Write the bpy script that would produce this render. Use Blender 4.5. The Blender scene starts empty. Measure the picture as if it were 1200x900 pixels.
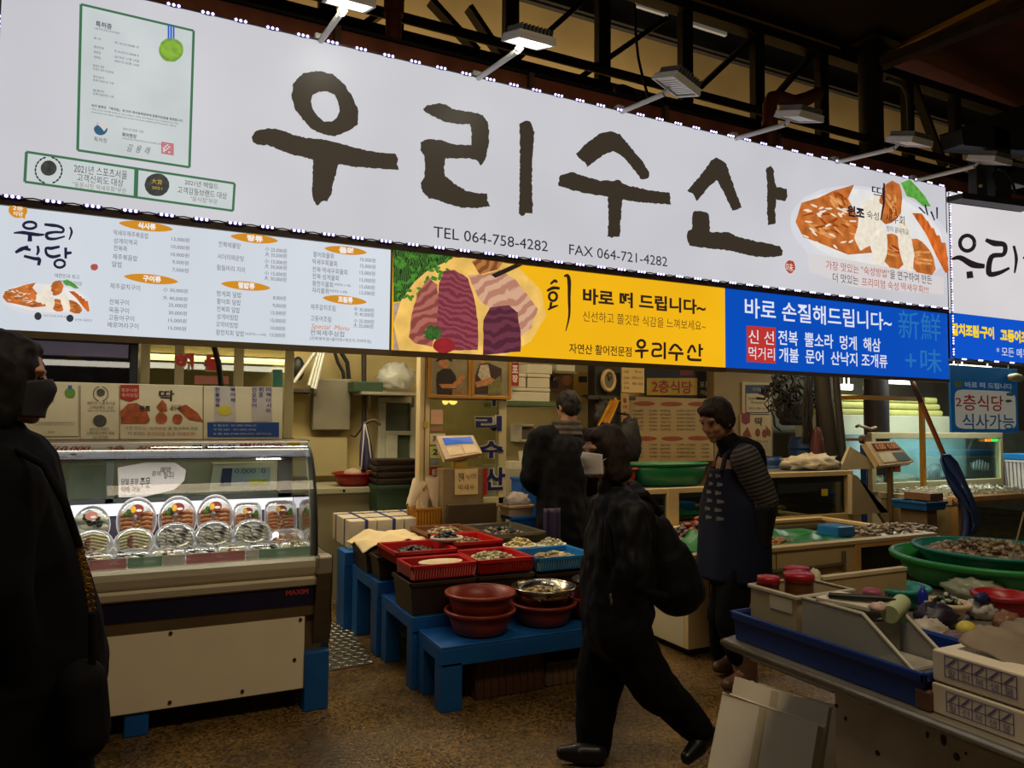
import bpy, bmesh, math, random
from mathutils import Vector, Matrix, noise
from mathutils.geometry import tessellate_polygon
random.seed(7)
R = math.radians
SC = bpy.context.scene
COL = SC.collection

# ------------------------------------------------------------------ camera, sky, exposure
FPX, YAW, PIT, ROL, CAMZ = 857.88, R(26.167), R(3.023), R(.4755), 1.5
_F = Vector((math.sin(YAW)*math.cos(PIT), math.cos(YAW)*math.cos(PIT), math.sin(PIT)))
_R = Vector((math.cos(YAW), -math.sin(YAW), 0)); _U = _R.cross(_F)
CR = _R*math.cos(ROL) + _U*math.sin(ROL); CU = _U*math.cos(ROL) - _R*math.sin(ROL)
cd = bpy.data.cameras.new('camera'); cam = bpy.data.objects.new('camera', cd); COL.objects.link(cam)
cd.sensor_width = 36; cd.lens = FPX/1200*36; cd.clip_start = .05; cd.clip_end = 100
cam.matrix_world = Matrix(((CR.x, CU.x, -_F.x, 0), (CR.y, CU.y, -_F.y, 0), (CR.z, CU.z, -_F.z, CAMZ), (0, 0, 0, 1)))
SC.camera = cam
SC.view_settings.view_transform = 'Standard'; SC.view_settings.look = 'None'
SC.view_settings.gamma = 1; SC.view_settings.use_curve_mapping = False
SC.view_settings.exposure = 0.0
SC.cycles.use_denoising = True
SC.cycles.max_bounces = 6; SC.cycles.transparent_max_bounces = 16
SC.cycles.sample_clamp_indirect = 3
wd = bpy.data.worlds.new('market_air'); SC.world = wd; wd.use_nodes = True
wd.node_tree.nodes['Background'].inputs[0].default_value = (1.0, .80, .52, 1)
wd.node_tree.nodes['Background'].inputs[1].default_value = .034

def area(name, loc, size, power, col, rot=(0, 0, 0), sy=None):
    l = bpy.data.lights.new(name, 'AREA'); l.energy = power; l.color = col; l.size = size
    if sy: l.shape = 'RECTANGLE'; l.size_y = sy
    o = bpy.data.objects.new(name, l); COL.objects.link(o); o.location = loc; o.rotation_euler = rot
    return o
WARM = (1, .78, .48)
# the ceiling lights of the stall's back room and of the tank corner, behind the signs
area('stall_ceiling_light', (.9, 5.75, 2.75), 1.8, 44, (1, .86, .58), sy=.3)
area('stall_ceiling_light', (2.9, 5.05, 2.78), 1.8, 20, WARM, sy=.3)
area('stall_ceiling_light', (5.0, 4.9, 2.78), 2.0, 22, (1, .74, .42), sy=.3)
area('tank_ceiling_light', (8.4, 5.3, 2.7), 2.0, 60, (.95, 1, .86), sy=.3)
area('roof_truss_light', (9.6, 6.35, 4.5), 4.0, 40, (1, .84, .58), rot=(R(104), 0, 0), sy=.3)  # added fill without a fixture, lifts the right part of the upper wall
area('roof_truss_light', (3.5, 6.35, 4.6), 6.0, 105, (1, .84, .58), rot=(R(104), 0, 0), sy=.3)  # added fill without a fixture, lifts the tan wall behind the truss
# added fill lights without fixtures, below the lightboxes and over the aisle
area('under_sign_lamp', (.1, 4.5, 1.925), 1.9, 5, (1, .93, .74), rot=(R(20), 0, 0), sy=.18)
area('under_sign_lamp', (2.6, 4.5, 1.925), 2.4, 7, (1, .82, .56), sy=.05)
area('under_sign_lamp', (5.4, 4.5, 1.925), 2.4, 4, (1, .74, .44), sy=.05)
area('aisle_lamp', (1.2, .6, 4.6), 3.2, 74, (1, .81, .55), sy=.5)

# ------------------------------------------------------------------ pixels of the photograph to points of the place
def ray(x, y): return _F + CR*((x-600)/FPX) + CU*((450-y)/FPX)
CO = Vector((0, 0, CAMZ))
def fy(x, y, Y): d = ray(x, y); return CO + d*(Y/d.y)
def fx(x, y, X): d = ray(x, y); return CO + d*(X/d.x)
def fz(x, y, z=0.0): d = ray(x, y); return CO + d*((z-CAMZ)/d.z)
def rect(x0, y0, x1, y1, Y):
    xm, ym = (x0+x1)/2, (y0+y1)/2
    return fy(x0, ym, Y).x, fy(x1, ym, Y).x, fy(xm, y1, Y).z, fy(xm, y0, Y).z

# ------------------------------------------------------------------ materials
def lin(c): c = c/255; return c/12.92 if c <= .04045 else ((c+.055)/1.055)**2.4
def L3(c, k=1): return (lin(c[0])*k, lin(c[1])*k, lin(c[2])*k, 1)
MATS = {}
def M(rgb, rough=.55, metal=0, var=.12, scale=9, bump=0, spec=.5, emit=0, coat=0, stretch=None):
    """a surface: colour broken by noise, optional bump, optional glow of its own"""
    key = (rgb, rough, metal, var, scale, bump, spec, emit, coat, stretch)
    if key in MATS: return MATS[key]
    m = bpy.data.materials.new('surface'); m.use_nodes = True; nt = m.node_tree; n = nt.nodes
    b = n['Principled BSDF']
    b.inputs['Roughness'].default_value = rough; b.inputs['Metallic'].default_value = metal
    b.inputs['Specular IOR Level'].default_value = spec; b.inputs['Coat Weight'].default_value = coat
    tc = n.new('ShaderNodeTexCoord'); tex = n.new('ShaderNodeTexNoise')
    tex.inputs['Scale'].default_value = scale; tex.inputs['Detail'].default_value = 4
    if stretch:
        mp = n.new('ShaderNodeMapping'); mp.inputs['Scale'].default_value = stretch
        nt.links.new(tc.outputs['Object'], mp.inputs[0]); nt.links.new(mp.outputs[0], tex.inputs['Vector'])
    else: nt.links.new(tc.outputs['Object'], tex.inputs['Vector'])
    cr = n.new('ShaderNodeValToRGB'); e = cr.color_ramp.elements
    e[0].position = .3; e[1].position = .7
    e[0].color = L3(rgb, 1-var); e[1].color = L3(rgb, 1+var)
    nt.links.new(tex.outputs[0], cr.inputs[0]); nt.links.new(cr.outputs[0], b.inputs['Base Color'])
    if emit:
        nt.links.new(cr.outputs[0], b.inputs['Emission Color']); b.inputs['Emission Strength'].default_value = emit
    if bump:
        bp = n.new('ShaderNodeBump'); bp.inputs['Strength'].default_value = bump; bp.inputs['Distance'].default_value = .01
        nt.links.new(tex.outputs[0], bp.inputs['Height']); nt.links.new(bp.outputs[0], b.inputs['Normal'])
    MATS[key] = m; return m
def E(rgb, k=1.0, var=0, scale=1.2, base=.06, stretch=None):
    """printed face of a lightbox: lit from inside"""
    key = ('E', rgb, k, var, scale, base, stretch)
    if key in MATS: return MATS[key]
    m = bpy.data.materials.new('backlit'); m.use_nodes = True; nt = m.node_tree; n = nt.nodes
    b = n['Principled BSDF']; b.inputs['Roughness'].default_value = .45
    b.inputs['Specular IOR Level'].default_value = .2
    b.inputs['Base Color'].default_value = L3(rgb, base*2)
    b.inputs['Emission Strength'].default_value = k
    if var:
        tc = n.new('ShaderNodeTexCoord'); tex = n.new('ShaderNodeTexNoise'); tex.inputs['Scale'].default_value = scale
        tex.inputs['Detail'].default_value = 2
        if stretch:
            mp = n.new('ShaderNodeMapping'); mp.inputs['Scale'].default_value = stretch
            nt.links.new(tc.outputs['Object'], mp.inputs[0]); nt.links.new(mp.outputs[0], tex.inputs['Vector'])
        else: nt.links.new(tc.outputs['Object'], tex.inputs['Vector'])
        cr = n.new('ShaderNodeValToRGB'); e = cr.color_ramp.elements; e[0].position = .3; e[1].position = .7
        e[0].color = L3(rgb, 1-var); e[1].color = L3(rgb, 1+var)
        nt.links.new(tex.outputs[0], cr.inputs[0]); nt.links.new(cr.outputs[0], b.inputs['Emission Color'])
    else: b.inputs['Emission Color'].default_value = L3(rgb)
    MATS[key] = m; return m
def glass(tint=(.8, .9, .88), refl=.10, rough=.02, clear=.93, fr=.5):
    """thin clear sheet: transparent with a fresnel sheen"""
    key = ('G', tint, refl, rough, clear, fr)
    if key in MATS: return MATS[key]
    m = bpy.data.materials.new('clear_sheet'); m.use_nodes = True; nt = m.node_tree; n = nt.nodes
    n.remove(n['Principled BSDF']); out = n['Material Output']
    tr = n.new('ShaderNodeBsdfTransparent'); tr.inputs[0].default_value = (*[t*clear for t in tint], 1)
    gl = n.new('ShaderNodeBsdfGlossy'); gl.inputs['Roughness'].default_value = rough; gl.inputs[0].default_value = (1, 1, 1, 1)
    lw = n.new('ShaderNodeLayerWeight'); lw.inputs[0].default_value = .35
    mu = n.new('ShaderNodeMath'); mu.operation = 'MULTIPLY_ADD'; mu.inputs[1].default_value = fr; mu.inputs[2].default_value = refl
    nt.links.new(lw.outputs['Fresnel'], mu.inputs[0])
    mx = n.new('ShaderNodeMixShader'); nt.links.new(mu.outputs[0], mx.inputs[0])
    nt.links.new(tr.outputs[0], mx.inputs[1]); nt.links.new(gl.outputs[0], mx.inputs[2]); nt.links.new(mx.outputs[0], out.inputs[0])
    MATS[key] = m; return m
def milky(rgb, alpha=.55, rough=.35):
    """translucent plastic"""
    key = ('K', rgb, alpha, rough)
    if key in MATS: return MATS[key]
    m = bpy.data.materials.new('cloudy_plastic'); m.use_nodes = True; nt = m.node_tree; b = nt.nodes['Principled BSDF']
    b.inputs['Base Color'].default_value = L3(rgb); b.inputs['Roughness'].default_value = rough
    b.inputs['Alpha'].default_value = alpha
    MATS[key] = m; return m
def bands(c0, c1, scale=30, dist=4, emit=0, rough=.4, axis='X', rot=(0, 0, 0)):
    """two-colour streaks (fish flesh, knit stripes, crate ribs)"""
    key = ('B', c0, c1, scale, dist, emit, rough, axis, rot)
    if key in MATS: return MATS[key]
    m = bpy.data.materials.new('streaked'); m.use_nodes = True; nt = m.node_tree; n = nt.nodes; b = n['Principled BSDF']
    b.inputs['Roughness'].default_value = rough
    tc = n.new('ShaderNodeTexCoord'); mp = n.new('ShaderNodeMapping'); mp.inputs['Rotation'].default_value = rot
    w = n.new('ShaderNodeTexWave'); w.bands_direction = axis
    w.inputs['Scale'].default_value = scale; w.inputs['Distortion'].default_value = dist; w.inputs['Detail'].default_value = 3
    nt.links.new(tc.outputs['Object'], mp.inputs[0]); nt.links.new(mp.outputs[0], w.inputs['Vector'])
    cr = n.new('ShaderNodeValToRGB'); e = cr.color_ramp.elements; e[0].position = .35; e[1].position = .65
    e[0].color = L3(c0); e[1].color = L3(c1); nt.links.new(w.outputs[0], cr.inputs[0])
    if emit:
        nt.links.new(cr.outputs[0], b.inputs['Emission Color']); b.inputs['Emission Strength'].default_value = emit
        b.inputs['Base Color'].default_value = (.02, .02, .02, 1)
    else: nt.links.new(cr.outputs[0], b.inputs['Base Color'])
    MATS[key] = m; return m

# ------------------------------------------------------------------ mesh building
def basis(d):
    d = Vector(d).normalized(); a = Vector((0, 0, 1)) if abs(d.z) < .9 else Vector((1, 0, 0))
    u = a.cross(d).normalized(); return u, d.cross(u), d
class MB:
    def __init__(s): s.v = []; s.f = []; s.m = []; s.s = []; s.pend = []
    def add(s, vs, fs, m=0, sm=False):
        o = len(s.v); s.v += [Vector(v) for v in vs]
        for f in fs: s.f.append([i+o for i in f]); s.m.append(m); s.s.append(sm)
        return s
    def box(s, x0, x1, y0, y1, z0, z1, m=0):
        v = [(x, y, z) for z in (z0, z1) for y in (y0, y1) for x in (x0, x1)]
        return s.add(v, [(0, 2, 3, 1), (4, 5, 7, 6), (0, 1, 5, 4), (2, 6, 7, 3), (0, 4, 6, 2), (1, 3, 7, 5)], m)
    def obox(s, c, size, mat=None, m=0):
        q = mat or Matrix.Identity(3); c = Vector(c); a, b, h = [k/2 for k in size]
        v = [c + q @ Vector((x, y, z)) for z in (-h, h) for y in (-b, b) for x in (-a, a)]
        return s.add(v, [(0, 2, 3, 1), (4, 5, 7, 6), (0, 1, 5, 4), (2, 6, 7, 3), (0, 4, 6, 2), (1, 3, 7, 5)], m)
    def bar(s, p, q, w, h=None, m=0):
        p, q = Vector(p), Vector(q); u, v, d = basis(q-p); h = h or w
        M3 = Matrix((u, v, d)).transposed(); return s.obox((p+q)/2, (w, h, (q-p).length), M3, m)
    def cyl(s, p, q, r0, r1=None, n=16, m=0, caps=True):
        r1 = r0 if r1 is None else r1; p, q = Vector(p), Vector(q); u, v, d = basis(q-p); vs = []
        for c, r in ((p, r0), (q, r1)): vs += [c + (u*math.cos(6.28318*i/n) + v*math.sin(6.28318*i/n))*r for i in range(n)]
        s.add(vs, [(i, (i+1) % n, n+(i+1) % n, n+i) for i in range(n)], m, True)
        if caps: s.add(vs[:n], [list(range(n))[::-1]], m); s.add(vs[n:], [list(range(n))], m)
        return s
    def tube(s, pts, r, n=8, m=0):
        pts = [Vector(p) for p in pts]; vs = []; u = None
        for i, p in enumerate(pts):
            d = (pts[min(i+1, len(pts)-1)] - pts[max(i-1, 0)]).normalized()
            u = basis(d)[0] if u is None else (u - d*u.dot(d)).normalized(); w = d.cross(u)
            rr = r[i] if isinstance(r, (list, tuple)) else r
            vs += [p + (u*math.cos(6.28318*k/n) + w*math.sin(6.28318*k/n))*rr for k in range(n)]
        L = len(pts)
        s.add(vs, [(i*n+k, i*n+(k+1) % n, (i+1)*n+(k+1) % n, (i+1)*n+k) for i in range(L-1) for k in range(n)], m, True)
        s.add(vs[:n], [list(range(n))[::-1]], m); s.add(vs[-n:], [list(range(n))], m); return s
    def lathe(s, prof, c=(0, 0, 0), n=32, m=0, sx=1, sy=1, q=None, close=False):
        c = Vector(c); vs = []; q = q or Matrix.Identity(3)
        for r, z in prof: vs += [c + q @ Vector((r*sx*math.cos(6.28318*i/n), r*sy*math.sin(6.28318*i/n), z)) for i in range(n)]
        L = len(prof); K = L if close else L-1
        return s.add(vs, [(i*n+k, i*n+(k+1) % n, ((i+1) % L)*n+(k+1) % n, ((i+1) % L)*n+k) for i in range(K) for k in range(n)], m, True)
    def ell(s, c, r, q=None, n=12, k=8, m=0):
        c = Vector(c); q = q or Matrix.Identity(3); r = (r, r, r) if not hasattr(r, '__len__') else r; vs = []
        for j in range(1, k):
            t = math.pi*j/k
            vs += [c + q @ Vector((r[0]*math.sin(t)*math.cos(6.28318*i/n), r[1]*math.sin(t)*math.sin(6.28318*i/n), r[2]*math.cos(t))) for i in range(n)]
        vs += [c + q @ Vector((0, 0, r[2])), c + q @ Vector((0, 0, -r[2]))]; a = len(vs)-2
        fs = [(j*n+i, (j+1)*n+i, (j+1)*n+(i+1) % n, j*n+(i+1) % n) for j in range(k-2) for i in range(n)]
        fs += [(a, i, (i+1) % n) for i in range(n)] + [(a+1, (k-2)*n+(i+1) % n, (k-2)*n+i) for i in range(n)]
        return s.add(vs, fs, m, True)
    def flat(s, pts, m=0, holes=()):
        loops = [[Vector(p) for p in pts]] + [[Vector(p) for p in h] for h in holes]
        al = [p for l in loops for p in l]; return s.add(al, tessellate_polygon(loops), m)
    def slab(s, pts, d, m=0):
        """closed outline pushed along d"""
        pts = [Vector(p) for p in pts]; d = Vector(d); n = len(pts); t = tessellate_polygon([pts])
        return s.add(pts + [p+d for p in pts], [tuple(f) for f in t] + [tuple(i+n for i in f)[::-1] for f in t] + [(i, (i+1) % n, n+(i+1) % n, n+i) for i in range(n)], m)
    def sheet(s, fn, nu, nv, m=0):
        vs = [fn(i/nu, j/nv) for j in range(nv+1) for i in range(nu+1)]; w = nu+1
        return s.add(vs, [(j*w+i, j*w+i+1, (j+1)*w+i+1, (j+1)*w+i) for j in range(nv) for i in range(nu)], m, True)

ORG = {}
def fill(me, mb, off):
    me.from_pydata([v-off for v in mb.v], [], mb.f)
    me.polygons.foreach_set('material_index', mb.m); me.polygons.foreach_set('use_smooth', mb.s); me.update()
def mesh_of(name, mb, mats, off):
    me = bpy.data.meshes.new(name)
    for m in (mats if isinstance(mats, (list, tuple)) else [mats]): me.materials.append(m)
    if mb.pend: WAIT.append((me, mb, off))
    else: fill(me, mb, off)
    return me
def tag(o, label=None, cat=None, group=None, kind=None):
    if label: o['label'] = label
    if cat: o['category'] = cat
    if group: o['group'] = group
    if kind: o['kind'] = kind
    return o
def thing(name, label, cat, loc=(0, 0, 0), group=None):
    o = bpy.data.objects.new(name, None); COL.objects.link(o); o.location = loc; o.empty_display_size = .05
    ORG[o.name] = Vector(loc); return tag(o, label, cat, group)
def fin(o, bev, sol=0, sub=0):
    if sol: q = o.modifiers.new('thick', 'SOLIDIFY'); q.thickness = sol; q.offset = 0
    if bev: q = o.modifiers.new('soft_edge', 'BEVEL'); q.width = bev; q.segments = 2; q.limit_method = 'ANGLE'; q.angle_limit = R(40)
    if sub: q = o.modifiers.new('smooth', 'SUBSURF'); q.levels = q.render_levels = sub
    return o
ON = ('face', 'board', 'sheet', 'fascia', 'carton', 'console', 'frame', 'pane')
def part(name, mb, mats, parent, bev=0, sol=0, sub=0, label=None):
    if parent.type == 'EMPTY' and name.split('_')[-1] in ('print', 'lettering', 'text', 'handwriting', 'stamp', 'digits', 'display', 'keypad', 'emblem', 'ovals', 'outline', 'medal', 'ribbon', 'seal'):
        hit = [c for c in parent.children if c.name.split('.')[0] in ON]    # printed on, or set into, that part
        if hit: parent = sorted(hit, key=lambda c: ON.index(c.name.split('.')[0]))[0]
    off = ORG[parent.name]; o = bpy.data.objects.new(name, mesh_of(name, mb, mats, off)); COL.objects.link(o)
    o.parent = parent; ORG[o.name] = off
    if label: o['label'] = label
    return fin(o, bev, sol, sub)
def solo(name, mb, mats, label, cat, group=None, kind=None, bev=0, sol=0, sub=0):
    lo = [min(v[i] for v in mb.v) for i in range(3)]; hi = [max(v[i] for v in mb.v) for i in range(3)]
    off = Vector(((lo[0]+hi[0])/2, (lo[1]+hi[1])/2, lo[2]))
    o = bpy.data.objects.new(name, mesh_of(name, mb, mats, off)); COL.objects.link(o); o.location = off; ORG[o.name] = off
    return fin(tag(o, label, cat, group, kind), bev, sol, sub)
def struct(name, mb, mats, bev=0):
    o = bpy.data.objects.new(name, mesh_of(name, mb, mats, Vector())); COL.objects.link(o); o['kind'] = 'structure'; ORG[o.name] = Vector()
    return fin(o, bev)
def dup(root, loc, rz=0, label=None, group=None):
    c = root.copy(); COL.objects.link(c); c.location = loc; c.rotation_euler = (0, 0, rz); ORG[c.name] = Vector(loc)
    if label: c['label'] = label
    if group: c['group'] = group
    for ch in root.children:
        k = ch.copy(); COL.objects.link(k); k.parent = c
        for g in ch.children: h = g.copy(); COL.objects.link(h); h.parent = k
    return c

# ------------------------------------------------------------------ lettering
TXT = {}; WAIT = []
def set_glyphs():
    """shape every phrase in use, one text block per weight, then fill the meshes that wait for them"""
    need = {}
    for me, mb, off in WAIT:
        for p in mb.pend: need.setdefault(p[5], {})[p[0]] = 1
    sc = bpy.data.scenes.new('lettering_bench')
    for bold, ss in need.items():
        ss = list(ss); c = bpy.data.curves.new('lettering', 'FONT'); c.size = 1; c.resolution_u = 3; c.offset = bold
        c.space_line = 4; c.body = '\n'.join(ss); o = bpy.data.objects.new('lettering', c); sc.collection.objects.link(o)
        vl = sc.view_layers[0]; vl.update(); me = bpy.data.meshes.new_from_object(o.evaluated_get(vl.depsgraph))
        co = [(p.co.x, p.co.y) for p in me.vertices]; row = [round((.35-y)/4) for x, y in co]
        for k, s in enumerate(ss):
            ids = [i for i, r in enumerate(row) if r == k]; mp = {i: j for j, i in enumerate(ids)}
            v = [co[i] for i in ids] or [(0, 0), (1, 1)]
            x0 = min(a for a, b in v); x1 = max(a for a, b in v); y0 = min(b for a, b in v); y1 = max(b for a, b in v)
            TXT[(s, bold)] = ([((a-x0)/max(x1-x0, 1e-6), (b-y0)/max(y1-y0, 1e-6)) for a, b in v], [])
            TXT[(s, bold)][1].extend([[mp[i] for i in p.vertices] for p in me.polygons if row[p.vertices[0]] == k])
        bpy.data.objects.remove(o); bpy.data.meshes.remove(me)
    bpy.data.scenes.remove(sc)
    for me, mb, off in WAIT:
        for s, o, u, v, m, bold, shear in mb.pend:
            vs, fs = TXT[(s, bold)]; mb.add([o + u*(a+shear*b) + v*b for a, b in vs], fs, m)
        fill(me, mb, off)
def write(mb, s, o, u, v, m=0, bold=0, shear=0):
    """fit the words into the parallelogram o, o+u, o+v"""
    mb.pend.append((s, Vector(o), Vector(u), Vector(v), m, bold, shear))
def say(mb, s, x0, yt, yb, x1, Y, m=0, bold=0, shear=0):
    """words on an upright face at depth Y: left/right pixels, top/bottom pixels at the left end"""
    a = fy(x0, yb, Y); t = fy(x0, yt, Y); z = a.z; X1 = fy(x1, yb + (x1-x0)*.06, Y).x
    write(mb, s, (a.x, Y, z), (X1-a.x, 0, 0), (0, 0, t.z-z), m, bold, shear)
def blob(cx, cy, rx, ry, rot=0, n=20, jag=.06):
    c, s = math.cos(R(rot)), math.sin(R(rot)); out = []
    for i in range(n):
        a = 6.28318*i/n; k = 1 + random.uniform(-jag, jag); x, y = rx*k*math.cos(a), ry*k*math.sin(a)
        out.append((cx + x*c - y*s, cy + x*s + y*c))
    return out
def onY(pts, Y): return [fy(x, y, Y) for x, y in pts]
def brush(pts, step=2.2, j=.6):
    """an outline with the ragged edge of a dry brush"""
    out = []
    for i, (x, y) in enumerate(pts):
        x2, y2 = pts[(i+1) % len(pts)]; d = math.hypot(x2-x, y2-y); n = max(1, int(d/step))
        for k in range(n): out.append((x+(x2-x)*k/n + random.uniform(-j, j), y+(y2-y)*k/n + random.uniform(-j, j)))
    return out
def CL(rgb, var=.2, scale=14, bump=.05): return M(rgb, .85, 0, var, scale, bump, .12)
STEEL = M((150, 146, 136), .32, .9, .15, 6)
BLACK = M((14, 13, 13), .5, 0, .2, 8)
CREAM = M((190, 176, 132), .6, 0, .08, 3)
WHITEP = M((214, 208, 192), .5, 0, .06, 4)
# ================================================================== the setting
def floor_mat():
    m = bpy.data.materials.new('wet_terrazzo'); m.use_nodes = True; nt = m.node_tree; n = nt.nodes; b = n['Principled BSDF']; lk = nt.links.new
    tc = n.new('ShaderNodeTexCoord')
    vo = n.new('ShaderNodeTexVoronoi'); vo.inputs['Scale'].default_value = 80; lk(tc.outputs['Object'], vo.inputs['Vector'])
    n1 = n.new('ShaderNodeTexNoise'); n1.inputs['Scale'].default_value = 2.2; n1.inputs['Detail'].default_value = 6; lk(tc.outputs['Object'], n1.inputs['Vector'])
    cr = n.new('ShaderNodeValToRGB'); e = cr.color_ramp.elements; e[0].color = L3((62, 47, 25)); e[1].color = L3((108, 84, 48)); e[0].position = .3; e[1].position = .72
    lk(n1.outputs[0], cr.inputs[0])
    st = n.new('ShaderNodeValToRGB'); e = st.color_ramp.elements; e[0].color = (.05, .05, .05, 1); e[1].color = (3.2, 3.1, 2.8, 1); e[0].position = .05; e[1].position = .95
    lk(vo.outputs['Color'], st.inputs[0])
    mx = n.new('ShaderNodeMix'); mx.data_type = 'RGBA'; mx.blend_type = 'MULTIPLY'; mx.inputs[0].default_value = .85
    lk(cr.outputs[0], mx.inputs[6]); lk(st.outputs[0], mx.inputs[7]); lk(mx.outputs[2], b.inputs['Base Color'])
    n2 = n.new('ShaderNodeTexNoise'); n2.inputs['Scale'].default_value = 1.6; n2.inputs['Detail'].default_value = 5; lk(tc.outputs['Object'], n2.inputs['Vector'])
    r = n.new('ShaderNodeMapRange'); r.inputs[1].default_value = .35; r.inputs[2].default_value = .65; r.inputs[3].default_value = .14; r.inputs[4].default_value = .5
    lk(n2.outputs[0], r.inputs[0]); lk(r.outputs[0], b.inputs['Roughness'])
    bp = n.new('ShaderNodeBump'); bp.inputs['Strength'].default_value = .6; bp.inputs['Distance'].default_value = .004
    lk(vo.outputs['Distance'], bp.inputs['Height']); lk(bp.outputs[0], b.inputs['Normal']); return m
struct('floor', MB().box(-5, 14, -2, 9, -.1, 0), floor_mat())
wall_c = M((176, 158, 104), .7, 0, .1, 2)
struct('wall_back', MB().box(-3, 7.0, 6.9, 7.0, 0, 2.85), wall_c)
struct('wall_tank_corner', MB().box(7.0, 14, 7.6, 7.7, 0, 3.2), M((120, 116, 100), .7, 0, .2, 2))
struct('ceiling_stall', MB().box(-3, 11.5, 4.75, 7.6, 2.85, 2.93), M((120, 108, 80), .8, 0, .1, 2))
struct('wall_upper', MB().box(-4, 14, 7.6, 7.7, 2.95, 8.2), M((152, 126, 78), .75, 0, .16, 1.2))
# roof sheets seen from below: their far edges hang at the truss
A = fy(1020, 70, 6.0); zr = A.z
struct('ceiling_dark', MB().box(-6, A.x, 1.2, 6.0, zr, zr+.08), M((34, 24, 16), .8, 0, .3, 3))
red_roof = M((84, 36, 27), .75, 0, .35, 3)
B0, B1 = fy(1050, 84, 6.4), fy(1225, 158, 6.4)
d = Vector((0, -5.2, 1.0))
struct('ceiling_rust', MB().slab([Vector((A.x+.02, 6.4, zr+.1)), Vector((B0.x, 6.4, B0.z)), Vector((B1.x, 6.4, B1.z)), Vector((B1.x+5, 6.4, B1.z)), Vector((B1.x+5, 1.2, B1.z)), Vector((B1.x, 1.2, zr+.1)), Vector((A.x+.02, 1.2, zr+.1))], (0, 0, .06)), red_roof)
ye = M((226, 172, 56), .6, 0, .15, 4)
struct('trim_1', MB().bar((-3, 5.98, zr-.02), (A.x, 5.98, zr-.02), .05, .05), ye)
struct('trim_2', MB().bar((A.x, 1.2, zr-.02), (A.x, 6.0, zr-.02), .05, .05), ye)

dark = M((34, 28, 24), .6, .1, .25, 5); dark2 = M((17, 14, 13), .7, 0, .25, 4)
rust = M((160, 88, 56), .75, 0, .35, 4, .2)
# the long rusty beam behind the top of the sign, its lower flange and hangers
a, b = fy(250, 10, 4.85), fy(1010, 182, 4.85)
z0 = (a.z+b.z)/2-.28
t = thing('roof_beam', 'long rusty red steel beam running behind the top edge of the big sign', 'beam', (3, 4.85, z0))
part('web', MB().box(-3.5, 11, 4.84, 4.87, z0, z0+.30), rust, t)
part('flange', MB().box(-3.5, 11, 4.82, 4.89, z0+.30, z0+.325), dark2, t)
part('flange', MB().box(-3.5, 11, 4.76, 4.95, z0-.02, z0), rust, t)
for px in (395, 622, 780, 912):
    c = fy(px, 60+(px-395)*.24, 4.8); part('hanger', MB().box(c.x-.02, c.x+.02, 4.78, 4.82, z0+.02, z0+.295), M((110, 84, 60), .6, .3), t)
# trusses
YT = 6.0
zt0 = fy(760, 117, YT).z; zt1 = fy(860, 28, YT).z
t = thing('roof_truss', 'dark steel truss with uprights and slanting struts in front of the tan upper wall', 'truss', (3.5, YT, zt0))
part('bottom_chord', MB().box(-3, 11.5, YT-.06, YT+.06, zt0-.09, zt0+.05), dark2, t)
part('top_chord', MB().box(-3, 11.5, YT-.08, YT+.08, zt1-.06, zt1+.05), dark, t)
zl = fy(800, 54, 6.6).z
part('rear_girder', MB().box(-3, 11.5, 6.55, 6.7, zl+.03, zl+.5), dark2, t)
part('rear_rail', MB().box(-3, 11.5, 6.52, 6.55, zl-.05, zl-.02), dark, t)
ux = [fy(p, 60, YT).x for p in (382, 462, 598, 706, 803, 887, 962, 1062, 1117)]
for i, x in enumerate(ux): part('upright', MB().box(x-.07, x+.07, YT-.05, YT+.05, zt0, zt1), dark, t, bev=.008)
for pa, pb in (((655, 108), (780, 22)), ((800, 122), (885, 42)), ((905, 118), (960, 55)), ((550, 8), (606, 92)), ((600, 75), (682, 2)), ((505, 0), (560, 60)), ((1072, 100), (1108, 195)), ((425, 30), (470, 0))):
    p, q = fy(*pa, YT), fy(*pb, YT); q.y = p.y = YT+.02; part('strut', MB().bar(p, q, .11, .05), dark, t)
# a thinner pipe line lower down
p, q = fy(470, 18, 5.5), fy(1100, 186, 5.5); zp = (p.z+q.z)/2
t = solo('ceiling_pipe', MB().cyl((-3, 5.5, zp), (11, 5.5, zp), .042, n=12), M((16, 13, 12), .6), 'long black pipe running level between the rusty beam and the truss', 'pipe')
# columns
cx = fy(1021, 150, 5.75).x
t = thing('steel_column', 'thick dark round steel column rising behind the blue banner up to the roof', 'column', (cx, 5.75, 0))
part('shaft', MB().cyl((cx, 5.75, 0), (cx, 5.75, zr), .135, n=28), M((58, 52, 50), .5, .3, .2, 5), t)
part('cap_plate', MB().box(cx-.25, cx+.25, 5.5, 6.0, zr-.05, zr), dark, t)
part('bracket', MB().bar((cx, 5.75, zr-.2), (cx+.55, 5.75, zr-.02), .05, .08), dark, t)
part('conduit', MB().tube([fy(1040, 92, 5.6), fy(1057, 98, 5.6), fy(1064, 112, 5.6), fy(1066, 150, 5.6), fy(1064, 180, 5.6)], .025), M((92, 88, 84), .5, .3), t)
pu = [fy(1032, 75, 5.6), fy(1110, 44, 5.0), fy(1215, 2, 4.3)]
solo('roof_purlin', MB().bar(pu[0], pu[2], .16, .12), M((92, 78, 66), .7, .1, .3, 6), 'grey brown purlin slanting below the rusty red roof sheet', 'beam', bev=.01)
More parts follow.
